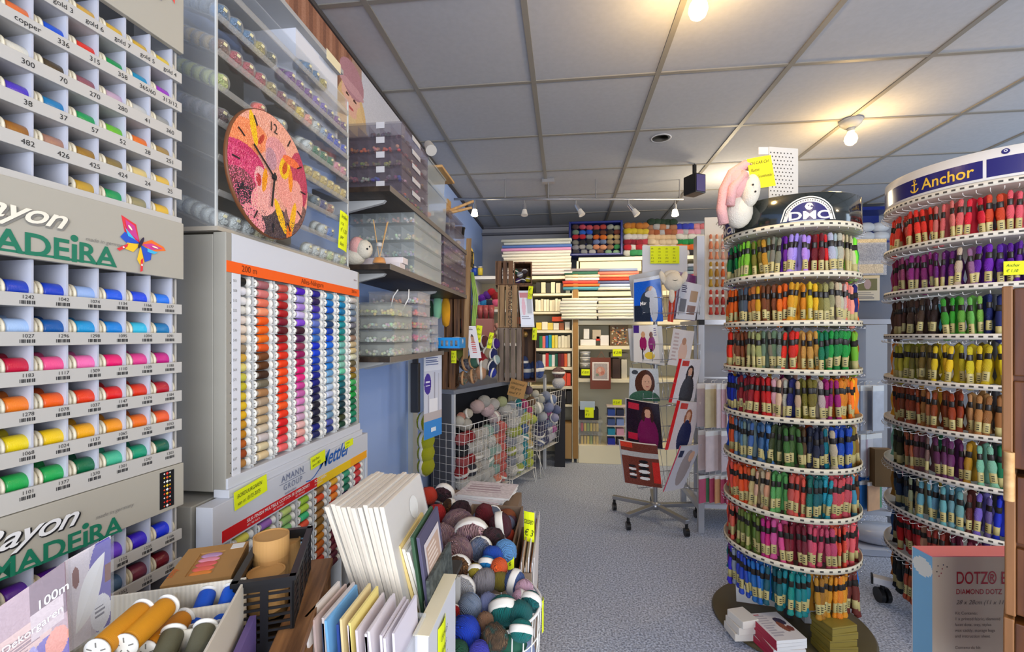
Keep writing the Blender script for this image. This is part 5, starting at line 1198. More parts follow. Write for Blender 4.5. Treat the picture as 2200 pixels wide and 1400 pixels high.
# ================================================================ MAGAZINE STAND
sp_c = P(1408,722,3.06); MS = Vector((sp_c.x,sp_c.y,0))
t = empty('magazine_stand','rotating wire magazine stand on a star base with castors','magazine stand',MS,TH)
b = MB(); b.cyl((0,0,.08),(0,0,1.80),.014,n=12); b.build('pole', STEEL, t)
MB().lathe([(.0005,.075),(.04,.075),(.04,.105),(.016,.12)],16).build('hub', STEEL, t)
for k in range(5):
    a = math.radians(148+72*k+(-3 if k==1 else 0)); ex,ey = math.cos(a)*.29, math.sin(a)*.29
    R_ = Matrix.Rotation(a,4,'Z')
    leg = MB().box(.02,.30,-.018,.018,.082,.106,0,R_).build('leg', STEEL, t, bevel=.002)
    b = MB(); b.cyl((ex,ey,.05),(ex,ey,.09),.010,n=8); b.cyl((ex-.012,ey,.027),(ex+.012,ey,.027),.027,n=16); b.build('castor', BLACKP, leg)
for zt_ in (H+.13,H-.17,H-.42,H-.70,H-.99):
    for s in (-1,1):
        b = MB(); R_ = Matrix.Rotation(-.25*s,4,'Z')
        x0,x1 = (-.19,.02) if s<0 else (.07,.26)
        b.tube([R_@Vector(v) for v in ((x0,-.10,zt_),(x1,-.10,zt_),(x1,-.16,zt_+.02),(x0,-.16,zt_+.02))],.0022,4,closed=True)
        b.tube([R_@Vector(v) for v in ((x0,-.17,zt_+.12),(x1,-.17,zt_+.12))],.0022,4)
        for q in range(4): xx=x0+(x1-x0)*q/3; b.tube([R_@Vector(v) for v in ((xx,-.02,zt_+.24),(xx,-.09,zt_),(xx,-.16,zt_+.01),(xx,-.17,zt_+.12))],.0018,4)
        b.tube([R_@Vector(v) for v in ((x0,-.02,zt_+.24),(x1,-.02,zt_+.24))],.0022,4); b.tube([R_@Vector(v) for v in ((x0*.5+x1*.5,-.02,zt_+.24),(0,0,zt_+.22))],.004,4)
        b.build('wire_pocket', CHROME, t)
def magz(label, cs, ds, cv, txt=None, thick=.007, n=1):
    """cs: TL,TR,BR,BL pixel corners with depths ds"""
    p = [P(x,y,d) for (x,y),d in zip(cs,ds)]
    nn = (p[1]-p[0]).cross(p[3]-p[0]).normalized()*-1
    if nn.dot(Vector((0,0,H))-p[0]) < 0: nn = -nn
    h,w_ = cv.shape[:2]; b = MB(); vs=[];fs=[];cc_=[]
    for j in range(h+1):
        for i in range(w_+1):
            u,v = i/w_, j/h
            q = p[0]*(1-u)*(1-v)+p[1]*u*(1-v)+p[2]*u*v+p[3]*(1-u)*v
            vs.append(q+nn*(.010*math.sin(math.pi*u)*(.5+.5*(1-v))))
    for j in range(h):
        for i in range(w_): a=j*(w_+1)+i; fs.append((a,a+w_+1,a+w_+2,a+1)); cc_.append(tuple(cv[j,i]))
    b.add(vs,fs,0,True,None,cc_)
    # page block behind the cover, following its curve
    m_=8; q0=[]; q1=[]
    for j in (0,1):
        for i in range(m_+1):
            u=i/m_; v=j; q=p[0]*(1-u)*(1-v)+p[1]*u*(1-v)+p[2]*u*v+p[3]*(1-u)*v+nn*(.010*math.sin(math.pi*u)*(.5+.5*(1-v)))
            q0.append(q-nn*.0008); q1.append(q-nn*thick)
    k=m_+1; vs=q0+q1; fs=[]
    for i in range(m_): fs += [(i,i+1,2*k+i+1,2*k+i),(k+i,3*k+i,3*k+i+1,k+i+1),(2*k+i,2*k+i+1,3*k+i+1,3*k+i)]
    fs += [(0,2*k,3*k,k),(m_,k+m_,3*k+m_,2*k+m_)]
    c = MB(); c.add(vs,fs,0,False)
    o = b.build('magazine',[PRINTG]); c.build('page_block',PAPER,o)
    tag(o,label,'magazine','magazines on the rotating stand')
    if txt:
        d_ = MB()
        U_=(p[1]-p[0]); V_=(p[0]-p[3])
        for body,u,v,sz in txt:
            org = p[0]*(1-u)*(1-v)+p[1]*u*(1-v)+p[2]*u*v+p[3]*(1-u)*v
            d_.text(body,sz,org+nn*.012,U_.normalized(),V_.normalized(),bold=.02)
        d_.build('cover_lettering',mat('white_ink'),o)
    return o
def person_cover(bg, coat, hair, skin=(215,165,135), accent=None, cx=.5, top=.18, s=1.0):
    cv = canvas(30,42,bg); 
    if accent: accent(cv)
    oval(cv,cx,top+.42*s+.2,.30*s,.42*s,coat); oval(cv,cx,top+.10*s,.15*s,.13*s,hair); oval(cv,cx,top+.13*s,.10*s,.10*s,skin); oval(cv,cx-.13*s,top+.2*s,.05*s,.12*s,hair); oval(cv,cx+.13*s,top+.2*s,.05*s,.12*s,hair)
    return speck(cv,6)
c1 = canvas(34,46,(20,90,200)); rect(c1,0,0,1,.08,(200,205,215)); rect(c1,.0,.62,.55,1,(30,40,60)); oval(c1,.55,.30,.17,.10,(90,90,95)); oval(c1,.6,.28,.10,.07,(205,160,130)); oval(c1,.45,.55,.25,.25,(50,60,75)); oval(c1,.68,.62,.16,.38,(190,192,200)); oval(c1,.58,.38,.22,.08,(185,188,198)); speck(c1,6)
magz('blue magazine with a figure in a grey scarf, top pocket',[(1362,600),(1418,590),(1425,690),(1363,691)],[2.80,2.88,2.90,2.86],c1,[('Made by Me',.16,.62,.034)])
magz('grey magazine peeking above the blue one in the top pocket',[(1352,592),(1420,578),(1424,640),(1358,640)],[2.90,2.98,3.0,2.95],canvas(12,12,(185,186,190)))
c2 = canvas(30,42,(222,214,204)); rect(c2,0,0,.2,.2,(70,40,120)); oval(c2,.35,.48,.14,.2,(150,30,90)); oval(c2,.35,.24,.08,.08,(200,150,110)); oval(c2,.7,.48,.15,.2,(140,40,110)); oval(c2,.68,.25,.08,.08,(120,70,50)); rect(c2,.3,.62,.36,.9,(40,30,35)); rect(c2,.62,.62,.68,.9,(40,30,35)); oval(c2,.6,.8,.2,.1,(225,190,60)); dashes(c2,.8,.08,.95,.3,4,(90,70,130))
magz('cream magazine with two children in purple sweaters, second pocket',[(1361,699),(1412,697),(1418,781),(1362,777)],[2.80,2.87,2.90,2.86],c2)
magz('white edged magazine tucked behind the one with two children',[(1350,706),(1422,700),(1428,785),(1356,775)],[2.88,2.94,2.97,2.93],canvas(10,10,(215,212,208)))
c3 = canvas(34,40,(200,205,205)); oval(c3,.5,.45,.34,.42,(80,45,30)); oval(c3,.55,.42,.17,.25,(215,165,135)); oval(c3,.5,.95,.5,.28,(60,100,80)); oval(c3,.5,.40,.02,.015,(40,25,20)); oval(c3,.62,.40,.02,.015,(40,25,20)); oval(c3,.57,.55,.05,.018,(170,70,70)); oval(c3,.15,.12,.1,.07,(70,75,80)); speck(c3,10)
magz('magazine with a close portrait of a brown haired woman, third pocket',[(1354,790),(1414,792),(1418,862),(1352,858)],[2.78,2.86,2.9,2.85],c3)
c4 = person_cover((38,24,38),(120,20,80),(60,30,25),accent=lambda c:(rect(c,.05,.06,.35,.2,(190,40,60)),rect(c,.05,.75,.3,.9,(190,30,60))),cx=.6,top=.12)
magz('dark magazine with a woman in magenta and black, fourth pocket',[(1346,856),(1416,868),(1424,964),(1346,948)],[2.76,2.84,2.88,2.84],c4,[('Rebecca',.06,.10,.03)] if 0 else None,.014)
c5 = canvas(34,42,(110,52,38)); rect(c5,0,.2,1,.32,(180,175,170)); rect(c5,.0,0,.3,.12,(200,60,40)); 
for i in range(6): oval(c5,.55,.42+.08*i,.16-.012*abs(3-i),.04,(225,222,218) if i%2 else (25,22,25))
for i in range(5): oval(c5,.24,.55+.07*i,.10,.03,(225,220,215) if i%2 else (30,26,28))
rect(c5,.8,.4,1,.9,(205,40,30)); speck(c5,10)
magz('rust magazine with black and white knitted mittens, lowest pocket',[(1332,946),(1412,957),(1422,1048),(1343,1036)],[2.72,2.80,2.84,2.80],c5,None,.02)
w1_ = canvas(30,40,(225,226,232)); rect(w1_,.1,.45,.42,.8,(120,122,130)); rect(w1_,.55,.2,.9,.5,(190,160,130)); rect(w1_,.5,.6,.9,.85,(150,120,110)); dashes(w1_,.1,.1,.4,.3,4,(70,60,90))
magz('white magazine with small photographs, top pocket on the floss side',[(1463,602),(1508,612),(1493,688),(1451,684)],[2.84,2.80,2.86,2.9],w1_)
magz('purple magazine fanned out behind the white one, top pocket',[(1447,580),(1521,600),(1500,690),(1440,684)],[2.92,2.88,2.93,2.96],person_cover((110,50,110),(180,120,110),(150,110,80),s=.6))
magz('orange spined magazine behind the hanging sheep',[(1440,600),(1456,600),(1446,692),(1434,690)],[2.9,2.88,2.92,2.93],canvas(8,20,(220,70,40)))
w2_ = canvas(28,40,(226,220,216)); oval(w2_,.6,.6,.2,.3,(225,190,170)); oval(w2_,.6,.3,.1,.1,(190,140,110)); dashes(w2_,.1,.1,.4,.9,8,(200,180,175))
magz('pale magazine in the second pocket on the floss side',[(1447,705),(1492,712),(1480,788),(1434,783)],[2.84,2.80,2.86,2.9],w2_)
def red_spine(c): rect(c,0,0,.14,1,(215,30,35)); rect(c,.2,.03,.5,.16,(200,60,50))
magz('white magazine with a red spine and a curly haired woman, third pocket',[(1459,770),(1507,772),(1490,868),(1436,864)],[2.84,2.79,2.85,2.9],person_cover((222,218,220),(60,60,66),(50,30,24),accent=red_spine,cx=.62,top=.16,s=.9),None,.012)
magz('pink white magazine with a red spine and a woman in navy, fourth pocket',[(1455,860),(1506,864),(1484,962),(1428,966)],[2.84,2.79,2.85,2.9],person_cover((215,205,205),(35,40,80),(150,90,60),accent=red_spine,cx=.62,top=.18,s=.85),None,.012)
w3_ = canvas(28,40,(190,190,198)); oval(w3_,.6,.5,.25,.4,(150,140,140)); oval(w3_,.75,.25,.12,.12,(205,165,140)); rect(w3_,.1,.1,.3,.25,(40,50,80)); rect(w3_,0,0,.06,1,(200,60,90))
magz('grey magazine leaning open in the lowest pocket on the floss side',[(1461,958),(1507,954),(1468,1048),(1424,1056)],[2.82,2.78,2.82,2.87],w3_,None,.016)
# sign with four neon notes, sheep plush
p0 = P(1380,590,2.98); p1 = P(1477,527,2.98); ww=(p1-p0).xy.length; hh=p1.z-p0.z
t = empty('top_sign','pale sign board on top of the magazine stand','sign',p0,TH); MB().box(0,ww,0,.006,0,hh).build('sign_board', mat('pale_sign',(212,214,222),.5), t, bevel=.002)
b = MB(); b.disc((ww*.2,-.0008,hh*.07),(1,0,0),(0,0,1),.010,.010,14); b.build('hook_hole', mat('grey_hole',(120,122,128),.6), t)
for k in range(4):
    note(M=Matrix.Translation(P(1405+15.6*k,566,2.965)) @ Matrix.Rotation(TH,4,'Z'), wd=.048, ht=.115, label=['neon note on the yarn tray side on the stand sign','second neon note on the stand sign','third neon note on the stand sign','neon note on the floss panel side on the stand sign'][k], lines=['div.','nrs','v.a.','€ 6','p.st.'], group='neon notes on the stand sign', ts=.016, curl=.001)
t = empty('sheep_plush','cream plush sheep hanging over the magazine stand by its legs','plush toy',P(1446,605,2.74),TH)
MB().ell((0,0,0),.055,.05,.06,20).build('plush_head', CRF, t)
for s in (-1,1): MB().ell((.052*s,-.005,.045),.020,.014,.042,12,M=Matrix.Rotation(.35*s,4,'Y')).build('ear', CRF, t)
MB().ell((0,.02,.045),.052,.03,.030,14).build('wool_cap', CRF, t); MB().ell((-.012,-.012,-.085),.018,.016,.048,12).build('leg', CRF, t)
b = MB(); b.tube([(-.02,-.045,.005),(-.005,-.052,.0),(.01,-.049,.005)],.0016,4); b.build('stitched_mouth', mat('pen_ink'), t)
# ================================================================ PACKET DISPLAY BEHIND THE TOWERS
YG = 2.96; gx0 = QY(1507,722,YG).x; gx1 = QY(1922,722,YG).x; gzb = QY(1700,686,YG).z
ALU = mat('aluminium_profile',(186,188,194),.35,.5)
t = empty('packet_display_frame','aluminium framed display of hanging craft packets behind the thread towers','display frame',(gx0,YG,0))
Wg = gx1-gx0
for x in (-.018,Wg-.018):
    for y in (0,.42): MB().box(x,x+.036,y,y+.036,0,gzb).build('post', ALU, t, bevel=.002)
MB().box(.018,Wg-.018,0,.036,gzb-.03,gzb).build('cross_bar', ALU, t); MB().box(.018,Wg-.018,.42,.456,gzb-.03,gzb).build('cross_bar', ALU, t)
for x in (-.018,Wg-.018): MB().box(x,x+.036,.036,.42,gzb-.03,gzb).build('cross_bar', ALU, t); MB().box(x,x+.036,.036,.42,.14,.17).build('cross_bar', ALU, t); MB().box(x-.001,x+.037,-.001,.037,gzb-.032,gzb+.001).build('corner_joint', BLACKP, t)
MB().box(.018,Wg-.018,0,.44,.16,.185).build('bottom_shelf', mat('pale_base',(196,198,206),.5), t)
MB().box(.018,Wg-.018,.23,.24,.185,gzb-.03).build('back_grid', mat('grid_back',(150,152,160),.6), t)
for z in (.97,.68,.40): MB().box(.018,Wg-.018,.005,.014,z+.012,z+.022).build('peg_rail', ALU, t)
b = MB(); x0f=QY(1515,680,YG+.02).x-gx0; x1f=QY(1640,680,YG+.02).x-gx0; zf=QY(1515,466,YG+.02).z
b.box(x0f,x1f,.03,.04,gzb,zf); b.build('floss_panel', mat('cream_panel',(222,216,202),.5), t)
b = MB(); b.box(x0f-.05,x0f-.004,.02,.10,gzb,QY(1505,505,YG).z); b.build('grey_upright', ALU, t)
b = MB()
for k in range(5): b.tube([(x0f+.07+.012*k,.028,zf-.05-.01*k),(x0f+.085+.012*k,.028,zf-.025-.01*k),(x0f+.12+.014*k,.028,zf-.012-.01*k)],.0012,4)
b.build('pen_swirl', INK, t)
x2f=QY(1834,680,YG+.1).x-gx0; x3f=QY(1932,680,YG+.1).x-gx0
MB().box(x2f-.5,x3f,.12,.13,gzb,QY(1880,520,YG+.1).z).build('grey_panel', mat('slate_panel',(98,104,118),.6), t)
# packets
rp = random.Random(5)
pc = [(215,216,222),(200,202,210),(222,215,218),(190,150,155),(225,222,226),(205,180,190),(180,186,200)]
k=0
for row,(zt_,hh) in enumerate(((.955,.27),(.665,.25),(.385,.17))):
    x = .05; col_i=0
    while x < Wg-.06:
        px_here = 1507+(1922-1507)*x/Wg
        if 1600 < px_here < 1800: x += .05; continue
        c = rp.choice(pc if px_here>1700 else [(220,180,190),(222,205,205),(190,60,60),(225,215,205),(205,190,195),(215,200,160)])
        if row==2: c = rp.choice([(60,130,205),(225,170,120),(200,90,120),(90,150,110),(225,225,228)])
        M = Matrix.Translation((gx0+x,YG-.005-rp.uniform(0,.04),zt_-hh)) @ Matrix.Rotation(rp.uniform(.30,.55),4,'Z')
        if k == 0:
            b = MB(); b.box(0,.12,-.003,.003,0,hh,0); PK={}
        key = round(hh,2)
        if key not in PK:
            b = MB(); b.box(-.10,.0,-.003,.003,0,hh*.88); o = b.build('craft_packet', mat('packet_gloss', objcol=True, rough=.18, bump=('noise',18,.3,.12)))
            b = MB(); b.box(-.10,.0,-.0034,.0034,hh*.88,hh); b.tube([(-.05,0,hh),(-.05,0,hh+.018),(-.03,.0,hh+.022)],.0015,4); b.build('header_card', PAPER, o); PK[key]=o; o.matrix_world=M
        else: o = dup(PK[key],M)
        o.color = lin(c)+(1,)
        side = 'beside the magazine stand' if px_here<1700 else 'between the two thread towers'
        tag(o, f'{cname(c)} hanging craft packet {side}, {ORD[row]} row, {ORD[col_i]} along', 'craft packet', 'hanging craft packets behind the towers'); k+=1; col_i+=1
        x += .034
# skeins on the cream panel: three rows
def skein_mesh(name, L=.155, w_=.0105, m=FLOSS, bands=((.030,.052,'k'),(.098,.135,'g')), flat=.62):
    b = MB(); prof = [(.0005,0),(.0045,.001),(.0075,.010),(.0068,.024),(.0055,.034),(.0060,.048),(.0095,.062),(.0108,.078),(.0090,.092),(.0070,.104),(.0066,.124),(.0078,.136),(.0105,.146),(.0112,.152),(.008,.157),(.0005,.158)]
    s = L/.158
    b.lathe([(r*w_/.0105,-z*s) for r,z in reversed(prof)],10,sy=flat)
    o = b.build(name, m)
    for z0,z1,kk in bands:
        c = MB(); r0=.0074 if kk=='k' else .0080
        r0*=w_/.0105
        c.lathe([(r0*.98,-z1*s),(r0*1.05,-(z1-.002)*s),(r0*1.05,-(z0+.002)*s),(r0*.98,-z0*s)],12,sy=flat)
        if kk=='g':
            for q in range(3): c.box(-.0035,.0035,-r0*flat*1.10,-r0*flat*.9,-(z1-.007-.008*q)*s,-(z1-.0105-.008*q)*s,1)
        
        c.build('paper_band' if kk=='k' else 'barcode_band',[mat('black_gold_band',(38,32,26),.35) if kk=='k' else mat('gold_band',(186,172,112),.4), mat('barcode_print',(60,56,40),.6)], o)
    return o
sk0 = skein_mesh('pearl_cotton_skein',.16,.013,FLOSS,((.03,.045,'k'),(.07,.11,'g')),.7)
for ch in sk0.children: ch.data.materials[0] = mat('silver_band',(215,212,205),.4)
ppc = [[(220,130,90),(230,150,110),(225,160,140)],[(190,150,30),(175,120,20),(215,95,30),(205,110,60)],[(205,60,40),(190,50,40),(170,35,30),(160,30,40)]]
first = True
for r_,(y_,row) in enumerate(zip((503,562,622),ppc)):
    for i in range(6):
        c = row[min(i,len(row)-1)]; p = QY(1527+13*i,y_,YG+.005)
        M = Matrix.Translation(p)
        if first: o = sk0; o.matrix_world=M; first=False
        else: o = dup(sk0,M)
        o.color = lin(c)+(1,); tag(o,f'{cname(c)} pearl cotton skein on the cream panel, {ORD[r_]} row, {ORD[i]} from the grey upright','thread skein','pearl cotton skeins on the cream panel')
# packets on the slate panel
for (px0,px1,y0,y1,c,l) in ((1838,1905,514,590,(170,176,186),'large clear packet on the slate panel behind the thread towers'),(1838,1890,592,645,(205,200,180),'picture kit packet on the slate panel, under the clear one')):
    cv = canvas(24,20,c); rect(cv,0,.0,1,.1,(215,200,160)); 
    if y0>590: rect(cv,.1,.12,.9,.6,(110,110,70)); oval(cv,.5,.35,.15,.2,(170,150,150)); dashes(cv,.1,.68,.9,.95,4,(120,120,120))
    else: rect(cv,.05,.15,.95,.6,(150,158,172)); rect(cv,.1,.7,.9,.95,(205,195,170)); speck(cv,18)
    p0=QY(px0,y0,YG+.10); p1=QY(px1,y1,YG+.10); b=MB(); b.pic(cv,p0,(p1.x-p0.x,0,0),(0,0,p1.z-p0.z)); b.box(p0.x,p1.x,p0.y+.001,p0.y+.012,p1.z,p0.z,1); tag(b.build('craft_kit',[PRINTG,PAPER]),l,'craft kit')
cv = canvas(20,40,(20,95,190)); dashes(cv,.2,.12,.8,.6,9,(190,210,235)); rect(cv,.35,.75,.65,.82,(180,205,235))
p0=QY(1846,960,YG-.06); b=MB(); b.pic(cv,p0,(.105,.03,0),(-.01,0,-.36)); tag(b.build('blue_leaflet',PRINTG),'blue leaflet packet hanging between the two thread towers','leaflet')
b=MB(); b.box(0,.10,0,.05,0,.22); tag(b.build('brown_bag', mat('brown_bag',(120,90,50),.7), loc=QY(1880,1045,YG-.10)),'brown paper bag behind the blue leaflet','bag')
b=MB(); b.box(-.02,.34,-.18,.1,0,.035); b.ell((.16,-.05,.08),.17,.11,.05,16,p=.5); tag(b.build('silver_cushion_pack', mat('silver_pack',(205,208,218),.2), loc=(QY(1835,1150,YG-.1).x,YG-.02,.003)),'silver wrapped pack lying on the floor between the thread towers','pack')
# blue tray with clear bags on the back right
q=QY(1740,520,4.6); q2=QY(1925,442,4.6)
t = empty('navy_bag_tray','dark blue tray with clear bags, high at the back behind the towers','tray',q)
MB().box(0,q2.x-q.x,0,.25,q2.z-q.z-.03,q2.z-q.z).build('tray_top', BLN, t); MB().box(0,q2.x-q.x,.23,.25,0,q2.z-q.z-.03).build('tray_back', BLN, t); MB().box(0,q2.x-q.x,0,.25,-.02,0).build('tray_floor', BLN, t)
for k in range(7):
    b=MB(); b.ell((0,0,0),.08,.06,.045,12,p=.6); tag(b.build('clear_bag', clear('crinkled_bag'), loc=(q2.x-.10-.13*(k%4),4.66,q.z+.05+.09*(k//4))),f'clear bag in the high navy tray, {ORD[k%4]} from the aisle end, {"lower" if k<4 else "upper"} layer','bag','clear bags in the navy tray')
b=MB(); b.box(q.x,q2.x,4.6,4.95,0,q.z-.022); tag(b.build('tall_cabinet', mat('tall_cabinet_grey',(150,152,158),.6)),'tall plain cabinet under the navy tray behind the towers','cabinet')
# ================================================================ FLOSS TOWERS
def parse(s):
    out=[]
    for tok in s.split():
        nm,_,k = tok.partition('*'); c = CN[nm.replace('_',' ')] if nm.replace('_',' ') in CN else tuple(int(v) for v in nm.split(','))
        out += [c]*int(k or 1)
    return out
SKN = skein_mesh('embroidery_skein',.158,.0118)
sk_used = [False]
def tower(C, R, rings, tiers, N, arc, mid, keep, whose, tag_first, sR, seed, ring_m, hooks_m, skname, dotm, stuff_name, a_shift=0, Ls=1.0):
    r = random.Random(seed); ac = math.atan2(-C[1],-C[0])+a_shift
    stuffM = MB(); prof=[(.0005,0),(.007,.010),(.0055,.034),(.0105,.075),(.0066,.124),(.0108,.150),(.0005,.158)]
    for ti,(z,cols) in enumerate(zip(rings,tiers)):
        for k in range(N):
            a = ac-arc/2+arc*(k+.5)/N
            c = cols[min(len(cols)-1,int(k/N*len(cols)))]
            c = tuple(max(0,min(255,int(v*r.uniform(.9,1.08)))) for v in c)
            rr_ = sR+r.uniform(-.008,.004); sc = 1.08 if not Ls!=1 else Ls
            M = Matrix.Translation((C[0]+rr_*math.cos(a),C[1]+rr_*math.sin(a),z-.016-r.uniform(0,.012))) @ Matrix.Rotation(a+math.pi/2+r.uniform(-.9,.9),4,'Z') @ Matrix.Rotation(r.uniform(-.09,.09),4,'Y') @ Matrix.Rotation(r.uniform(-.06,.10),4,'X') @ Matrix.Diagonal((r.uniform(.9,1.2),1.12,sc*r.uniform(.92,1.0),1))
            kp = keep if ti > 1 or len(rings) == 8 else (3,27)
            if kp[0] <= k < kp[1]:
                lab = f'{cname(c)} embroidery skein, {ORD[ti]} tier of the {whose} tower, {ORD[k]} {tag_first}'
                if not sk_used[0]: sk_used[0]=True; o=SKN; o.matrix_world=M
                else: o = dup(SKN,M)
                o.color = lin(c)+(1,); tag(o,lab,'thread skein',f'{whose} tower skeins, {ORD[ti]} tier')
            else:
                stuffM.lathe([(q*1.1,-zz*sc) for q,zz in reversed(prof)],7,M=M,col=c)
                for z0_,z1_,cb_c in ((.032,.052,(38,32,26)),(.098,.132,(186,172,112))): stuffM.lathe([(.0092,-z1_*sc),(.0092,-z0_*sc)],7,M=M,col=cb_c)
        for k in range(14):                     # back of the tower
            a = ac+arc/2+(2*math.pi-arc)*(k+.5)/14; c = r.choice(cols)
            M = Matrix.Translation((C[0]+sR*math.cos(a),C[1]+sR*math.sin(a),z-.016)) @ Matrix.Rotation(a+math.pi/2,4,'Z') @ Matrix.Diagonal((1.6,1.6,Ls,1))
            stuffM.lathe([(q*1.1,-zz) for q,zz in reversed(prof)],6,M=M,col=c)
        for k in range(20):                     # inner ranks of skeins on the same hooks
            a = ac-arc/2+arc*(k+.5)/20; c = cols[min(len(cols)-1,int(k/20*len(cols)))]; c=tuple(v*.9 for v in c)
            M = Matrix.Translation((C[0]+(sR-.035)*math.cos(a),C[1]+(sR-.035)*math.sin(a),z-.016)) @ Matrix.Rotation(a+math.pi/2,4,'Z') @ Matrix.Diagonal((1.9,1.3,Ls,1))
            stuffM.lathe([(q*1.1,-zz) for q,zz in reversed(prof)],6,M=M,col=c)
    tag(stuffM.build(stuff_name, TINT), f'skeins crowding the sides and back of the {whose} tower','thread skeins',None,'stuff')
dc = P(1694,722,1.96); DC = (dc.x,dc.y); DR = .257
t = empty('floss_tower','revolving embroidery floss tower with a dark banded header and numbered rings','thread tower',(DC[0],DC[1],0))
POLE = mat('grey_pole',(90,90,95),.4,.3)
DRINGS = [H+.42-.19*k for k in range(8)]
RINGM = mat('ring_enamel',(222,212,186),.4);  # white rings, warm bulb light mixed into the cream colour
def ring(t, z, R, lip, m, lm, N=60, hk=40, hookm=CHROME, hookdrop=.012, wide=.085, flat=True, marks=48, inner=.02):
    b = MB(); b.lathe([(.02,z),(R-.001,z),(R,z),(R,z+lip),(R-.003,z+lip),(R-.004,z+.003),(.02,z+.003)],N)
    g = b.build('ring_shelf', m, t)
    b = MB()
    for k in range(marks):
        a = 2*math.pi*k/marks; M = Matrix.Rotation(a,4,'Z'); b.box(R+.0001,R+.0006,-.0062,.0062,z+lip*.34,z+lip*.66,0,M)
    b.build('number_marks', mat('ring_print',(70,66,60),.6), g)
    b = MB()
    for k in range(hk):
        a = 2*math.pi*(k+.5)/hk; M = Matrix.Rotation(a,4,'Z')
        b.tube([M@Vector(v) for v in ((R-wide,0,z-.004),(R-.012,0,z-hookdrop),(R+.006,0,z-hookdrop+.002),(R+.009,0,z-hookdrop+.010))],.0012,4)
    b.build('hook_wires', hookm, g)
for z in DRINGS: ring(t, z, DR, .022, RINGM, None)
MB().cyl((0,0,.02),(0,0,H+.53),.018,n=16).build('pole', POLE, t)
b = MB(); b.lathe([(.0005,0),(.30,0),(.308,.008),(.30,.018),(.0005,.022)],64); b.build('base_disc', mat('olive_base',(92,82,56),.4), t)
HZ0, HZ1 = H+.436, H+.553
b = MB(); b.lathe([(.02,HZ0),(.254,HZ0),(.256,HZ0+.004),(.256,HZ1-.002),(.253,HZ1),(.249,HZ1-.004),(.249,HZ0+.006),(.02,HZ0+.006)],72); hd = b.build('header_band', mat('dark_green_gloss',(20,28,24),.12,spec=.8,coat=.6), t)
def cyl_emblem(parent, C, R, a0, zc, parts, s=1.0):
    """parts: (polygon [(u,v)..] metres, colour, lift)"""
    for nm, pl in parts:
        b = MB()
        for poly, c, lift in pl:
            b.add([((R+lift)*math.cos(a0+u*s/R),(R+lift)*math.sin(a0+u*s/R),zc+v*s) for u,v in poly],[tuple(range(len(poly)))],0,False,None,c)
        b.build(nm, PRINTG, parent)
def arch(r, z0, n=24, sx=1.1): return [(r*sx*math.cos(math.pi*k/n), z0+r*math.sin(math.pi*k/n)) for k in range(n+1)]
def strips_of(poly, n=14):
    """cut a wide convex polygon into thin vertical strips so it follows the cylinder"""
    us = [p[0] for p in poly]; u0,u1=min(us),max(us); out=[]
    def cut(u):
        ys=[]
        m=len(poly)
        for i in range(m):
            a,b_=poly[i],poly[(i+1)%m]
            if (a[0]-u)*(b_[0]-u)<=0 and a[0]!=b_[0]: tt=(u-a[0])/(b_[0]-a[0]); ys.append(a[1]+tt*(b_[1]-a[1]))
        return (min(ys),max(ys)) if ys else (0,0)
    e=(u1-u0)*1e-4
    for i in range(n):
        a=u0+(u1-u0)*i/n+(e if i==0 else 0); b_=u0+(u1-u0)*(i+1)/n-(e if i==n-1 else 0); ya,yb=cut(a),cut(b_); out.append([(a,ya[0]),(b_,yb[0]),(b_,yb[1]),(a,ya[1])])
    return out
def text_polys(body,size,u0,v0,bold=0,align='CENTER',shear=0,sx=1.0):
    vs,fs = glyphs(body,bold,shear,align,1.0); return [[(u0+vs[i][0]*size*sx,v0+vs[i][1]*size) for i in f] for f in fs]
def az_on(px, C, R):
    a=(px-CX)/F; d=Vector((a*CT-ST, a*ST+CT)).normalized(); c=Vector(C); bb=d.dot(c); disc=bb*bb-(c.dot(c)-R*R); p=d*(bb-math.sqrt(max(0,disc))); q=p-c; return math.atan2(q.y,q.x)
GW=(226,222,210); NV=(36,28,96); DG=(20,28,24)
def dmc(a0):
    zb_ = -.040
    st=[]
    for rr__,c,l in ((.076,GW,.0008),(.072,DG,.0012),(.069,GW,.0016),(.058,NV,.0020)): st += [(p,c,l) for p in strips_of(arch(rr__,zb_,sx=1.05))]
    emb = [(p,GW,.0026) for p in strips_of([(.0125*math.cos(k*.5236),.003+.0115*math.sin(k*.5236)) for k in range(12)],6)]+[([(.003,.0),(.0125,-.002),(.014,.003),(.005,.006)],NV,.0030),([(-.004,.004),(0,.003),(0,.010)],NV,.0030)]
    txt = [(p,GW,.0032) for p in text_polys('DMC',.036,0,-.037,.03,sx=1.45)]
    base = [(p,NV,.0029) for p in strips_of([(-.075,-.046),(.075,-.046),(.075,.004),(-.075,.004)])] if False else []
    arc_t=[]
    for k in range(26):
        a=math.radians(18+144*k/25); u=.0635*1.05*math.cos(a); v=zb_+.0635*math.sin(a); arc_t.append(([(u-.0014,v-.0018),(u+.0014,v-.0018),(u+.0014,v+.0018),(u-.0014,v+.0018)],(110,100,90),.0026))
    cyl_emblem(hd, DC, .256, a0, (HZ0+HZ1)/2+.000, [('emblem_shield',st),('horse_head_emblem',emb),('brand_lettering',txt),('arched_lettering',arc_t)], 1.2)
aD = az_on(1738,DC,.256)
for k in range(3): dmc(aD+k*2*math.pi/3)
dmc_a2 = az_on(1563,DC,.256); dmc(dmc_a2-.12)
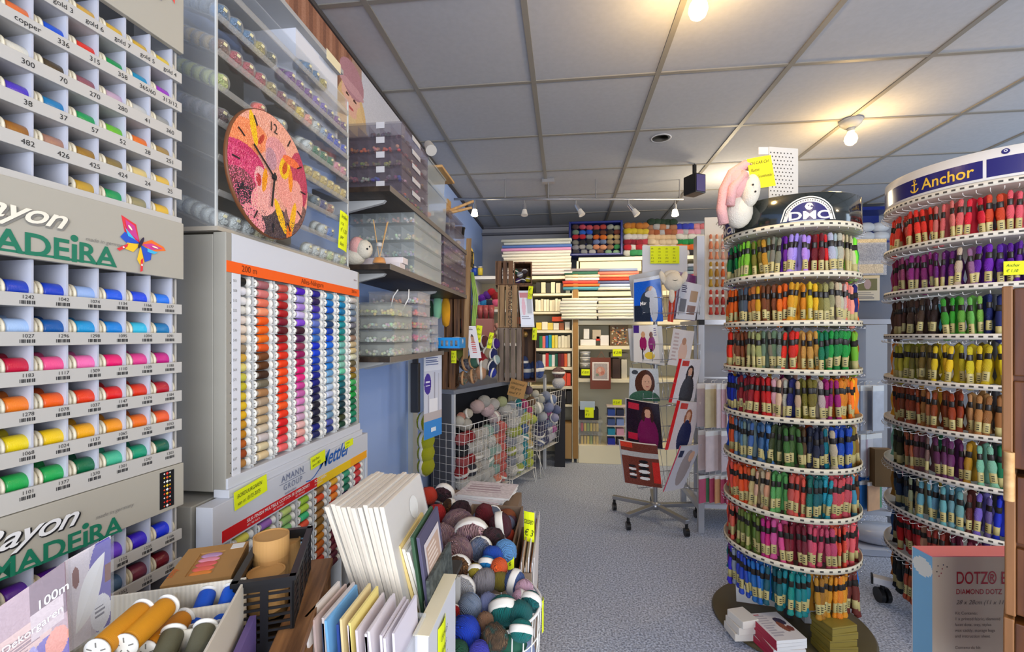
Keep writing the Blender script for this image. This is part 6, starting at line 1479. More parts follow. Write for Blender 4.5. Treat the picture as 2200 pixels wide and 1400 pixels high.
Dt = ["violet*2 dark_green*3 green*3 lime_green*3 olive*2 gold*2 grey_green*3 purple*2 lavender*4 dark_red*2 red*2 light_grey*2 beige*6 lime_green*4",
"orange*5 slate*3 205,110,40*2 amber brown*3 orange*2 235,160,30*3 yellow*2 olive*1 khaki*2 beige*3 salmon*3 navy*2 60,60,180",
"230,50,25*3 tan 140,70,30*4 khaki*3 grey_green*4 230,40,20*3 205,150,70*3 0,130,80*2 green*6 120,160,40*4",
"15,40,140*5 100,150,210 150,15,30*5 red*3 235,190,170*2 beige navy beige olive*3 beige magenta*3 245,130,20*5 245,185,20*4",
"225,90,40*3 100,130,160*4 130,150,150*2 60,110,160*3 90,150,200 60,80,40*2 70,110,50*3 90,60,30 30,35,60*3 teal beige 25,80,190*6 140,110,40*3",
"225,90,70*4 245,90,30*5 215,180,130*4 90,170,90*3 225,90,70*3 20,110,100*3 turquoise*2 225,80,90*5 60,150,150*2 240,180,120 brown",
"150,20,30*2 225,110,90*3 110,130,50*6 200,30,120*2 225,90,140*2 130,20,40*4 225,80,110*5 240,90,60*3 225,95,90*4 dark_red*2",
"120,40,140*2 60,50,190*2 150,170,190*2 40,70,190*3 30,110,190*4 10,100,110*3 20,140,140*5 190,130,30*3 235,150,30*5 110,40,30*6"]
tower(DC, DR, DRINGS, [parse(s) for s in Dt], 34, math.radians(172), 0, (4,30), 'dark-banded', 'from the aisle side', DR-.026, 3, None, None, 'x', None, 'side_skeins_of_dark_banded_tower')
# things on the tower top
p = P(1668,420,1.93); zt = HZ1
t = empty('perforated_panel','white perforated metal panel standing on the dark-banded tower','panel',(p.x,p.y,HZ0+.006),TH+.15)
hp = (722-316)/F*1.93-(HZ0+.006-H); b = MB(); b.box(-.035,.085,0,.003,0,hp); b.box(.085,.105,-.0,.030,0,hp); b.build('panel_sheet', mat('panel_white',(206,204,198),.4), t)
b = MB()
for i in range(7):
    for j in range(int(hp/.0165)-1): b.disc((-.027+.0162*i+(.008 if j%2 else 0),-.0006,.02+j*.0165),(1,0,0),(0,0,1),.0032,.0032,8)
b.build('perforation_pattern', mat('hole_dark',(70,66,60),.7), t)
t = empty('elephant_plush','pink and cream plush elephant sitting on the dark-banded tower','plush toy',P(1592,432,1.83),TH); t.location.z = HZ0+.02; zz0 = HZ0+.02
MB().ell((0,.02,.06),.055,.05,.07,18).build('plush_body', CRF, t)
MB().ell((.012,-.02,.135),.036,.036,.068,18,M=Matrix.Rotation(.12,4,'Y')).build('plush_head', CRF, t)
b = MB(); b.ell((-.020,0,.17),.050,.045,.065,16); b.build('pink_ear', PINKF, t)
b = MB(); b.tube([(.05,-.01,.235),(.01,-.01,.24),(-.04,-.01,.21),(-.075,-.01,.14),(-.085,-.01,.06),(-.075,-.01,.0)],.020,10); b.tube([(.0,-.03,.20),(-.05,-.03,.14),(-.06,-.03,.07)],.018,10); b.build('pink_trunk', PINKF, t)
for dx,dz in ((.018,.145),(.028,.118)):
    b = MB(); b.ell((dx,-.058,dz),.004,.003,.004,8); b.build('eye', INK, t)
note(M=Matrix.Translation(P(1641,403,1.80)) @ Matrix.Rotation(TH-.05,4,'Z') @ Matrix.Rotation(-.16,4,'Y'), wd=.095, ht=.125, label='yellow handwritten note clipped in front of the plush elephant', lines=['CH CAR CH','Rattel','Mijn Grootmoeder','€ 15'], m=mat('yellow_note',(238,225,30),.7), ts=.017)
b = MB(); b.box(-.02,.02,-.002,.002,0,.03); tag(b.build('clear_clip', clear('clear_clip',(230,230,230),.5,.2), loc=P(1640,332,1.81), rot=(0,0,TH)),'clear plastic clip above the yellow note','clip')
# things on the base
ba = (DC[0],DC[1])
def onb(px,py,z): return QZ(px,py,z)
q = onb(1590,1322,.10)
for k in range(3):
    b = MB(); b.box(-.045,.03,-.045,.045,0,.030); tag(b.build('white_carton', mat('white_carton',(222,216,204),.5), loc=(q.x+.006*k,q.y-.012+.006*(2-k),.024+.031*k), rot=(0,0,.15+.1*k), bevel=.002),['white carton, lowest of three on the tower base','white carton, middle of three on the tower base','white carton with a red mark, topmost of three on the tower base'][k],'carton','cartons on the tower base')
q = onb(1668,1345,.11)
rbk = random.Random(2)
for k in range(7):
    last = k == 6; rz = .55+rbk.uniform(-.08,.08)-.35; cv = canvas(22,28,(220,212,208)); 
    if last: dashes(cv,.08,.1,.55,.9,9,(180,172,176)); oval(cv,.75,.35,.18,.12,(70,60,80),30); oval(cv,.68,.55,.1,.2,(140,80,60),-20); oval(cv,.85,.62,.10,.1,(120,60,50),20); rect(cv,.1,.05,.3,.09,(190,60,70))
    b = MB(); b.pic(cv,(-.062,.082,.0125),(.124,0,0),(0,-.164,0)); b.box(-.062,.062,-.082,.082,0,.012,1); b.box(-.0626,-.0606,-.082,.082,0,.0122,2)
    o = b.build('booklet',[PRINT,PAPER,mat('red_spine',(170,30,60),.5)], loc=(q.x,q.y,.024+.0128*k), rot=(0,0,rz)); tag(o, ['booklet at the bottom of the pile on the tower base','second booklet up on the tower base','third booklet up on the tower base','fourth booklet up on the tower base','fifth booklet up on the tower base','sixth booklet up on the tower base','white booklet with a butterfly drawing topping the pile on the tower base'][k],'booklet','booklets on the tower base')
q = onb(1790,1325,.16)
for k in range(5):
    b = MB(); b.box(-.055,.055,-.05,.05,0,.026); b.box(-.0555,.0555,-.0505,.0505,.018,.021,1); tag(b.build('olive_gold_box',[mat('olive_gold',(140,122,50),.35),mat('olive_dark',(110,96,40),.4)], loc=(q.x-.0+.004*(k%2),q.y,.024+.0265*k), rot=(0,0,.1+.05*k), bevel=.002), ['olive gold box at the bottom of its stack on the tower base','second olive gold box up','olive gold box in the middle of its stack','fourth olive gold box up','olive gold box on top of its stack on the tower base'][k],'box','olive gold boxes on the tower base')
b = MB(); b.slab([(-.10,0,0),(.10,0,0),(.10,.02,.10),(-.10,.02,.10)],(0,.002,0)); q=onb(1640,1290,.06); tag(b.build('white_card', PAPER, loc=(q.x,q.y+.03,.024), rot=(0,0,-.15)),'white card leaning on the pole behind the booklets','card')
b = MB(); b.box(-.05,.05,-.04,.04,0,.05); q=onb(1745,1290,.10); tag(b.build('clear_bag', clear('crinkled_bag'), loc=(q.x,q.y,.024)),'crumpled clear bag between the booklets and olive boxes','bag')
# ---------------- second tower
ANC = P(2137,722,1.885); AC = (ANC.x,ANC.y); AR = .36
t = empty('anchor_floss_tower','large revolving floss tower with a white and navy header on castors','thread tower',(AC[0],AC[1],0))
t.name = 'floss_tower'
ARINGS = [H+.554-.1888*k for k in range(9)]
AWH = mat('perforated_ring',(222,214,198),.45)
for z in ARINGS:
    ring(t, z, AR, .022, AWH, None, hk=64, hookm=WIREW, hookdrop=.018, wide=.10, marks=90)
MB().cyl((0,0,.12),(0,0,H+.66),.02,n=16).build('pole', POLE, t)
b = MB(); b.lathe([(AR-.012,H+.578),(AR-.006,H+.578),(AR-.004,H+.580),(AR-.004,H+.690),(AR-.008,H+.692),(AR-.012,H+.690)],90); hd2 = b.build('header_band', mat('header_white_gloss',(222,218,212),.15,spec=.6,coat=.4), t)
b = MB(); b.lathe([(.02,H+.580),(AR-.012,H+.580),(AR-.012,H+.583),(.02,H+.583)],60); b.build('header_floor', AWH, hd2)
aA = az_on(2030,AC,AR)
NVB=(34,28,100)
b = MB(); 
for k in range(90):
    a0 = aA-1.2+2.4*k/90; a1 = aA-1.2+2.4*(k+1)/90; R_=AR-.0036
    if k == 56: continue
    b.add([(R_*math.cos(a0),R_*math.sin(a0),H+.588),(R_*math.cos(a1),R_*math.sin(a1),H+.588),(R_*math.cos(a1),R_*math.sin(a1),H+.655),(R_*math.cos(a0),R_*math.sin(a0),H+.655)],[(0,1,2,3)],0,False,None,NVB)
b.build('navy_band', PRINTG, hd2)
YL=(235,190,60)
anc = [([(-.115,-.02),(-.109,-.02),(-.109,.022),(-.115,.022)],YL,0),([(-.124,.008),(-.100,.008),(-.100,.013),(-.124,.013)],YL,0)]
for k in range(10):
    a=math.pi+math.pi*k/10; a1=math.pi+math.pi*(k+1)/10; anc.append(([(-.112+.018*math.cos(a),-.008+.016*math.sin(a)),(-.112+.018*math.cos(a1),-.008+.016*math.sin(a1)),(-.112+.013*math.cos(a1),-.008+.010*math.sin(a1)),(-.112+.013*math.cos(a),-.008+.010*math.sin(a))],YL,0))
    a=2*math.pi*k/10; a1=2*math.pi*(k+1)/10; anc.append(([(-.112+.006*math.cos(a),.026+.006*math.sin(a)),(-.112+.006*math.cos(a1),.026+.006*math.sin(a1)),(-.112+.003*math.cos(a1),.026+.003*math.sin(a1)),(-.112+.003*math.cos(a),.026+.003*math.sin(a))],YL,0))
cyl_emblem(hd2, AC, AR-.0025, aA, H+.621, [('anchor_emblem',anc),('brand_lettering',[(p,YL,.0002) for p in text_polys('Anchor',.062,.0,-.020,.012,sx=.86)])])
a9 = az_on(2161,AC,AR); cyl_emblem(hd2, AC, AR-.0025, a9, H+.672, [('round_logo',[([(.011*math.cos(k*.4488),.010*math.sin(k*.4488)) for k in range(14)],NVB,0),([(.005*math.cos(k*.6283),.002+.005*math.sin(k*.6283)) for k in range(10)],(215,215,220),.0005),([(.0025*math.cos(k*.6283),.002+.0025*math.sin(k*.6283)) for k in range(10)],NVB,.0008)])])
At = ["230,60,40*10 235,110,100*4 220,30,50*2 215,70,30*2 225,90,100*3 130,15,30*2 150,20,35*2 235,150,160*3 240,160,120*2 235,60,25*5",
"130,10,60*2 190,80,120*2 160,50,120*4 100,30,110*3 225,170,160 mauve purple*2 90,20,150*4 150,120,200*3 90,60,190*4 60,50,180*4",
"80,50,35*7 50,30,25*2 60,160,40*2 120,190,80*2 20,30,90*3 60,80,140*2 120,170,220*2 80,150,210*2 30,90,190*4 80,180,200*3",
"200,200,180 170,170,40*3 130,110,40*3 235,205,30*9 235,220,120*5 245,140,20*5",
"150,70,20*6 190,130,60*2 150,60,15*3 190,140,80*2 150,100,50*2 200,150,110*2 170,110,80*2 50,35,35*4 235,170,40*5",
"60,60,30*3 200,110,60*2 140,90,90*3 110,40,90*3 190,140,20*1 130,190,160*2 20,110,70*6 200,170,120*3 205,195,180*5",
"40,60,80*4 205,190,140*2 110,170,185*4 100,40,30*1 120,110,180*2 20,40,180*4 160,110,30*3 190,160,50*2 225,160,180*4",
"40,20,20 180,20,20*5 200,140,100*1 160,50,30*2 110,20,50*3 70,40,110*1 150,160,200*3 130,150,190*3 40,80,130*3 180,190,190*1 20,100,120*4",
"25,30,30*3 180,70,20*3 190,110,20*4 90,60,30*4 60,60,80*5 120,60,50*5"]
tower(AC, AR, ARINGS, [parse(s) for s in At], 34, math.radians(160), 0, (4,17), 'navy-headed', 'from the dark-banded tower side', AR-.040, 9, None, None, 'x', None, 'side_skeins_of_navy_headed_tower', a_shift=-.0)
for k,(px,py) in enumerate(((1856,1352),(1920,1300),(2140,1330),(2210,1280),(2000,1260))):
    a = math.radians(172+72*k) if k!=1 else math.radians(172+72*4)
for k in range(5):
    a = math.radians(150+72*k+TH); ca,sa = math.cos(a),math.sin(a)
    R_ = Matrix.Rotation(a,4,'Z')
    leg = MB().box(.02,.40,-.022,.022,.085,.115,0,R_).build('leg', mat('leg_white',(205,205,208),.4), t, bevel=.003)
    MB().box(.40,.408,-.024,.024,.083,.117,0,R_).build('end_cap', BLACKP, leg)
    cx_,cy_ = ca*.365, sa*.365
    b = MB(); b.cyl((cx_,cy_,.06),(cx_,cy_,.09),.010,n=8); 
    for s in (-1,1): b.cyl((cx_+s*.005,cy_,.034),(cx_+s*.022,cy_,.034),.034,n=20)
    b.build('castor', BLACKP, leg)
q = P(2190,590,1.62); note(M=Matrix.Translation(q) @ Matrix.Rotation(TH-.3,4,'Z'), wd=.09, ht=.05, label='neon note on the second tier of the navy-headed tower', lines=['Anchor','€ 1,10'])
# ================================================================ DOTZ BOX AND WOODEN CRATES AT THE AISLE END
dB = .92
f0 = P(2003,1196,dB); f1 = P(2260,1206,dB+.0); s0 = P(1972,1176,dB+.17)
t = empty('diamond_painting_box','upright craft kit box with a cream front and pink top','box',(f0.x,f0.y,f0.z-.62))
z1 = .62; uu = Vector((f1.x-f0.x,f1.y-f0.y,0)).normalized(); ww_ = .26; dd = Vector((s0.x-f0.x,s0.y-f0.y,0)); dd = dd.normalized()*.05
dd = Vector((-.0,1,0))*0+Vector((-uu.y,uu.x,0))*.045+(-uu*.0)
A=Vector((0,0,0)); B_=uu*ww_
cv = canvas(8,8,(206,184,154)); 
MB().pic(cv,Vector((0,0,z1)),uu*ww_,(0,0,-z1)).build('front_panel', mat('print_card', rough=.6, vcol=True), t)
FRb = t.children[0] if t.children else None
cs = canvas(16,80,(120,168,190)); oval(cs,.5,.9,.7,.15,(90,180,150)); oval(cs,.3,.7,.5,.05,(225,225,190)); oval(cs,.6,.78,.3,.03,(230,220,180)); oval(cs,.5,.05,.5,.03,(215,210,190)); oval(cs,.6,.62,.3,.03,(60,160,110)); oval(cs,.4,.95,.4,.03,(230,230,210))
MB().pic(cs,dd+Vector((0,0,z1)),-dd,(0,0,-z1)).build('printed_side', mat('print_card'), t)
b = MB(); b.slab([(0,0,z1),tuple(B_+Vector((0,0,z1))),tuple(B_+dd+Vector((0,0,z1))),tuple(dd+Vector((0,0,z1)))],(0,0,.002)); b.build('pink_top', mat('pink_card',(240,130,130),.5), t)
b = MB(); b.slab([tuple(dd),tuple(dd+B_),tuple(dd+B_+Vector((0,0,z1))),tuple(dd+Vector((0,0,z1)))],tuple(Vector((0,0,0))+Vector((-uu.y,uu.x,0))*.002)); b.slab([tuple(B_),tuple(B_+dd),tuple(B_+dd+Vector((0,0,z1))),tuple(B_+Vector((0,0,z1)))],tuple(uu*.002)); b.build('back_panel', mat('box_card',(205,190,170),.6), t)
REDI = mat('red_ink',(178,36,44),.5); vv=(0,0,1)
b = MB(); b.text('DOTZ®',.036,uu*.048+Vector((0,0,z1-.055)),uu,vv,bold=.008,fit=.082); b.text('BOX',.036,uu*.140+Vector((0,0,z1-.055)),uu,vv,bold=.008,sx=.75); b.text('DIAMOND DOTZ',.0145,uu*.048+Vector((0,0,z1-.076)),uu,vv,bold=.004,fit=.094); b.build('red_lettering', REDI, t)
b = MB(); b.text('28 x 28cm (11 x 11in)',.0125,uu*.048+Vector((0,0,z1-.097)),uu,vv,shear=.3)
for k,l in enumerate(['Kit Contents:','1 x printed fabric, diamond','facet dotz, tray, stylus','wax caddy, storage bags','and instruction sheet','','Contenu du kit:','1 x toile imprimée adhésive','plateau, stylet, cire','sachets de rangement','','','Just use the DotzStylus to pick','up a dot and place it onto','the matching symbol']):
    if l: b.text(l,.0085,uu*.046+Vector((0,0,z1-.118-.0118*k)),uu,vv)
b.build('grey_lettering', mat('grey_brown_ink',(110,92,80),.6), t)
b = MB(); rr3 = random.Random(1)
for x,z in ((.010,.012),(.020,.010),(.027,.014),(.018,.018),(.008,.024),(.016,.027),(.012,.033)): b.disc(uu*x*1.1+Vector((0,0,z1-z-.006))+Vector((uu.y,-uu.x,0))*.0008,uu,vv,.0014,.0014,8,col=rr3.choice([(60,50,50),(150,60,60),(60,60,90)]))
b.build('dot_pattern', PRINT, t)
# wooden crates nearer the camera
cw = P(2152,700,.70); R_=TH
def near_crate(label, ztop, zbot, dx=0):
    t = empty('stained_wooden_crate', label, 'crate', (cw.x+dx,cw.y,zbot), TH-math.radians(49), 'stained crates at the aisle end'); h = ztop-zbot
    MB().box(0,.012,0,.30,0,h).build('end_panel', mat('crate_edge',(140,92,48),.5,bump=('woodz',3,.2,(120,80,42))), t, bevel=.002)
    n = 2
    for k in range(n):
        MB().box(.012,.50,-.0,.012,h*k/n+.004,h*(k+1)/n-.004).build('front_slat', WOODD, t, bevel=.002)
    MB().box(.012,.034,.012,.034,.005,h-.005).build('corner_post', WOODD, t)
    MB().box(.012,.5,.29,.30,0,h).build('back_slat', WOODD, t); MB().box(.034,.5,.012,.29,.0,.010).build('bottom_board', WOODD, t); MB().box(.5,.512,0,.30,0,h).build('end_panel', WOODD, t)
    return t
k_ = .70/F
near_crate('stained wooden crate at the aisle end, uppermost of the stack', H+(HY-615)*k_, H+(HY-1008)*k_)
near_crate('stained wooden crate at the aisle end, middle of the stack', H+(HY-1014)*k_, H+(HY-1318)*k_, .004)
near_crate('stained wooden crate at the aisle end, at the bottom of the frame', H+(HY-1324)*k_, H+(HY-1640)*k_, .002)
b = MB(); b.cyl((0,0,0),(0,0,.075),.006,n=8); tag(b.build('wooden_peg', PALEWOOD, loc=P(2168,1075,.69)),'short pale wooden peg sticking up between the stained crates','peg')
# table carrying box and crates
zt_ = min(f0.z-.62, H+(HY-1640)*k_)-.003
t = empty('aisle_end_table','low plain table under the craft box and stained crates','table',(cw.x-.12,cw.y-.35,0),TH)
MB().box(.0,.95,-.02,.72,zt_-.03,zt_).build('tabletop', WOODD, t)
for x,y in ((.03,.0),(.88,.0),(.03,.56),(.88,.56)): MB().box(x,x+.04,y,y+.04,0,zt_-.03).build('leg', WOODD, t)
f0z = f0.z-.62
if f0z > zt_+.001:
    b = MB(); b.box(-.02,.28,-.01,.06,0,f0z-zt_-.002); o=b.build('riser_block', WOODD, loc=(f0.x,f0.y,zt_+.001), rot=(0,0,TH)); tag(o,'wooden block under the craft kit box','block')
o = [x for x in COL.objects if x.name.startswith('stained_wooden_crate')][-1]
# ================================================================ FRONT TABLE WITH TRAYS
RT = math.radians(23.5)
# crate table
tz = H-.405
TO_ = P(716,1196,.82)
t = empty('wooden_crate_table','brown slatted wooden crate table holding the trays, beside the canvases','table',(TO_.x,TO_.y,0),RT*.85)
WDB = mat('brown_table_wood',(172,122,76),.5,bump=('wood',3,.3,(84,54,32)))
for k,(x0,x1) in enumerate(((-.042,0),(-.125,-.055),(-.21,-.138),(-.295,-.223),(-.38,-.308))):
    MB().box(x0,x1,-.50,0,tz-.012-(0 if k==0 else .03),tz-(0 if k==0 else .03)).build('top_slat', WDB, t, bevel=.002)
for y in (-.045,-.495):
    for x in (-.040,-.375):
        b = MB(); b.slab([(x,y,0),(x+.038,y,0),(x+.038,y,tz-.014),(x-.004,y,tz-.014),(x+.008,y,tz-.10)],(0,.03,0)); b.build('leg', WDB, t)
MB().box(-.37,-.005,-.03,-.018,tz-.10,tz-.045).build('end_rail', WDB, t); MB().box(-.012,-.002,-.47,-.045,tz-.10,tz-.045).build('side_rail', WDB, t)
ztab = tz-.03
note(M=Matrix.Translation(P(632,1410,.70)) @ Matrix.Rotation(RT+.5,4,'Z') @ Matrix.Rotation(.1,4,'Y'), wd=.075, ht=.058, label='neon note hanging from the outer slat of the brown crate table', lines=['div.','€ 4,-'])
# divided white tray
A = P(530,1237,.617); zT = A.z
tm = Matrix.Translation((A.x,A.y,ztab+.001)) @ Matrix.Rotation(RT,4,'Z')
t = empty('divided_tray','white ribbed tray with compartments holding large thread spools','tray',(0,0,0)); t.matrix_world = tm
TRW = mat('tray_white',(218,210,192),.5,bump=('wavex',60,.25,.10)); hT = zT-ztab-.002; Wt,Lt = .40,.42
MB().box(-Wt,0,-Lt,0,0,.002).build('tray_floor', TRW, t)
for bx in ((-Wt,0,-.003,0,.002,hT),(-Wt,0,-Lt,-Lt+.003,.002,hT),(-.003,0,-Lt+.003,-.003,.002,hT),(-Wt,-Wt+.003,-Lt+.003,-.003,.002,hT)): MB().box(*bx).build('tray_wall', TRW, t, bevel=.0008)
xd = -.082
MB().box(xd-.0015,xd+.0015,-Lt,-.003,.002,hT-.006).build('divider', TRW, t)
for y in (-.043,-.088,-.139,-.20,-.26): MB().box(xd,-.003,y-.001,y+.001,.002,hT-.010).build('divider', TRW, t)
for x in (-.20,-.31): MB().box(x-.001,x+.001,-Lt,-.003,.002,hT-.008).build('divider', TRW, t)
MB().box(-.20,xd,-.135,-.133,.002,hT-.012).build('divider', TRW, t)
BS = make_spool('large_thread_spool', .078, .0165, .0150, .005, mat('white_spool_plastic'), MATTE)
def bigspool(p, yaw, pitch, c, l, s=1.0):
    place(BS, Matrix.Translation(p) @ Matrix.Rotation(yaw,4,'Z') @ Matrix.Rotation(pitch,4,'X') @ Matrix.Scale(s,4), c, l, 'large spools in the divided tray', 'thread spool')
ry = RT-math.radians(42)
bigspool(P(262,1350,.490),.15,.10,(205,135,12),'mustard spool lying in the divided tray beside the clear packs',.80)
bigspool(P(318,1340,.505),.15,.10,(210,140,15),'mustard spool lying in the middle of three in the divided tray',.82)
bigspool(P(358,1362,.53),.15,.0,(205,130,10),'mustard spool half hidden by the tray divider',.8)
def tray_pt(x,y,z): return tm @ Vector((x,y,z))
def bs2(x,y,c,l,s): bigspool(tray_pt(x,y,hT-.024), RT, .42, c, l, s)
bs2(-.046,-.024,(10,80,190),'blue spool standing in the far compartment, on the mustard side',.70)
bs2(-.018,-.024,(12,85,195),'blue spool standing in the far compartment, on the basket side',.70)
bs2(-.054,-.112,(92,90,68),'olive grey spool standing in the tray, on the mustard side',.80)
bs2(-.022,-.112,(96,94,72),'olive grey spool standing in the tray, on the basket side',.80)
# kraft window box
kb = P(497,1236,.64); t = empty('kraft_window_box','flat kraft card box with a window showing pink and orange soaps','box',(kb.x,kb.y,kb.z-.026),RT+.05)
zz=.026
t.location.z = kb.z-zz
KR = KRAFT; W2_,L2_ = .085,.115
b = MB(); b.box(-W2_,0,0,L2_,0,zz-.002); b.build('box_body', KR, t, bevel=.001)
b = MB(); wx0,wx1,wy0,wy1 = -.062,-.028,.018,.092
for bx in ((-W2_,wx0,0,L2_),(wx1,0,0,L2_),(wx0,wx1,0,wy0),(wx0,wx1,wy1,L2_)): b.box(bx[0],bx[1],bx[2],bx[3],zz-.002,zz)
b.build('window_lid', KR, t)
b = MB()
for k,c in enumerate(((235,140,60),(235,110,90),(225,100,100),(235,150,170),(190,150,190))): b.ell(((wx0+wx1)/2,wy0+.008+.0145*k,zz-.002),.015,.0085,.0015,14,col=c)
b.build('coloured_soap', TINT, t)
b = MB(); b.box(-.022,-.004,L2_-.022,L2_-.004,zz,zz+.0004); b.build('white_label', PAPER, t)
b = MB(); b.text('soap',.014,(-.078,.02,zz+.0003),(0,1,0),(-1,0,0)); b.build('orange_print', mat('orange_print',(220,110,50),.6), t)
b = MB(); b.box(-.085,.0,0,.115,0,kb.z-zz-ztab-.003); o=b.build('black_stand_box', BLACKP, loc=(kb.x,kb.y,ztab+.001), rot=(0,0,RT+.05)); tag(o,'dark box supporting the kraft window box','box')
# small black basket
bk = P(632,1236,.62); t = empty('small_black_basket','small black slotted plastic basket holding kraft tubs','basket',(bk.x,bk.y,ztab+.001),RT)
hb = bk.z-ztab; wb,lb = .075,.165
def slotted(nm, M, L_, h):
    b = MB(); b.box(0,L_,0,.003,0,h*.16,0,M); b.box(0,L_,0,.003,h*.84,h*.94,0,M); b.box(-.002,L_+.002,-.003,.006,h*.94,h,0,M)
    n = max(2,round(L_/.04))
    for k in range(n+1): x=L_*k/n; b.box(max(0,x-.005),min(L_,x+.005),0,.003,h*.16,h*.84,0,M)
    for j in range(7): z=h*.16+h*.68*(j+.5)/7; b.box(0,L_,.0002,.0028,z-.0016,z+.0016,0,M)
    return b.build(nm, BLACKP, t)
MB().box(-wb,0,0,lb,0,.003).build('basket_floor', BLACKP, t)
slotted('basket_wall', Matrix.Translation((-wb,0,0)), wb, hb); slotted('basket_wall', Matrix.Translation((-wb,lb-.003,0)), wb, hb)
slotted('basket_wall', Matrix.Rotation(math.pi/2,4,'Z'), lb, hb); slotted('basket_wall', Matrix.Translation((-wb+.003,0,0)) @ Matrix.Rotation(math.pi/2,4,'Z'), lb, hb)
def tub(p, r, h, l):
    t = empty('kraft_tub', l, 'tub', p, 0, 'kraft tubs in the black basket')
    MB().lathe([(.0005,0),(r*.98,0),(r*.98,h*.48),(.0005,h*.48)],32,smooth=False).build('tub_body', KRAFT, t)
    MB().lathe([(r,h*.45),(r,h),(r*.92,h),(r*.92,h*.97),(.0005,h*.97)],32,smooth=False).build('tub_lid', mat('kraft_lid',(186,142,84),.7), t); return t
pp = P(572,1226,.66); tub((pp.x,pp.y,pp.z-.052), .0255,.052,'kraft tub with orange print, lowest in the black basket')
pp2 = P(583,1148,.70); tub((pp2.x,pp2.y,pp2.z-.056), .0255,.056,'kraft tub standing highest in the black basket')
pp3 = P(612,1160,.755); tub((pp3.x,pp3.y,pp3.z-.075), .024,.075,'kraft tub standing behind the highest one')
b = MB(); b.cyl((0,0,0),(0,0,pp2.z-.056-ztab-.006),.024,n=24); tag(b.build('kraft_tub', KRAFT, loc=(pp2.x,pp2.y,ztab+.005)),'kraft tub buried under the highest one in the black basket','tub','kraft tubs in the black basket')
# plastic wrapped spool cards at the table corner
def pack(label, cs, ds, cv, clearfront=True):
    p = [P(x,y,d) for (x,y),d in zip(cs,ds)]; b = MB(); h,w_=cv.shape[:2]; vs=[];fs=[];cc_=[]
    for j in range(h+1):
        for i in range(w_+1): u,v=i/w_,j/h; vs.append(p[0]*(1-u)*(1-v)+p[1]*u*(1-v)+p[2]*u*v+p[3]*(1-u)*v)
    for j in range(h):
        for i in range(w_): a=j*(w_+1)+i; fs.append((a,a+w_+1,a+w_+2,a+1)); cc_.append(tuple(cv[j,i]))
    b.add(vs,fs,0,False,None,cc_); nn=(p[1]-p[0]).cross(p[3]-p[0]).normalized()
    if nn.dot(Vector((0,0,H))-p[0])<0: nn=-nn
    b.slab([q-nn*.0008 for q in p],-nn*.001,1)
    o=b.build('wrapped_card',[PRINT,PAPER]); tag(o,label,'wrapped card','wrapped cards in front of the patch case')
    c=MB(); c.slab([q+nn*.006 for q in p],nn*.0004); c.build('clear_wrap',clear('wrap_film',(235,235,240),.05,.08),o); return o,p,nn
ca = canvas(34,40,(170,140,145)); rect(ca,.55,0,1,.5,(110,80,90)); rect(ca,.05,.35,.8,.8,(205,170,160)); dashes(ca,.1,.42,.75,.78,11,(140,110,115)); rect(ca,.55,.3,.95,.55,(195,175,175)); oval(ca,.75,.85,.3,.25,(100,80,160)); oval(ca,.85,.72,.15,.14,(220,140,120)); oval(ca,.4,.98,.4,.2,(90,70,150)); oval(ca,.55,.9,.1,.3,(150,140,190)); rect(ca,0,.6,.08,1,(215,160,60)); speck(ca,8)
o,p,nn = pack('brownish wrapped card with sloping print, in front of the tray', [(-40,1330),(140,1205),(150,1420),(-30,1560)],[.42,.46,.45,.41],ca)
b = MB(); U_=(p[1]-p[0]).normalized(); V_=(p[0]-p[3]).normalized(); b.text('100m',.012,p[0]*.38+p[1]*.62-V_*.028+nn*.001,U_,V_,bold=.01); b.text('Dekorgaren',.010,p[0]*.8+p[1]*.2-V_*.045+nn*.001,U_,V_); b.build('white_lettering',mat('white_ink'),o)
cb_ = canvas(24,40,(200,190,195)); rect(cb_,.1,0,.5,1,(215,205,208)); oval(cb_,.8,.5,.35,.55,(92,82,165)); rect(cb_,.85,.3,1,.5,(120,70,50)); oval(cb_,.75,.80,.25,.2,(226,226,228)); dashes(cb_,.6,.72,.9,.86,3,(120,120,130)); oval(cb_,.2,.25,.08,.12,(130,80,70)); speck(cb_,6)
pack('wrapped card with a violet shape and a round white sticker', [(140,1205),(238,1150),(238,1338),(150,1400)],[.50,.54,.53,.49],cb_)
# hidden wooden board edge by the tray
b = MB(); b.box(0,.008,-.30,0,0,.055); tag(b.build('purple_card', mat('purple_card',(110,92,150),.5), loc=(A.x+.012,A.y-.01,ztab+.001), rot=(0,0,RT)),'thin purple card standing against the outside of the divided tray','card')
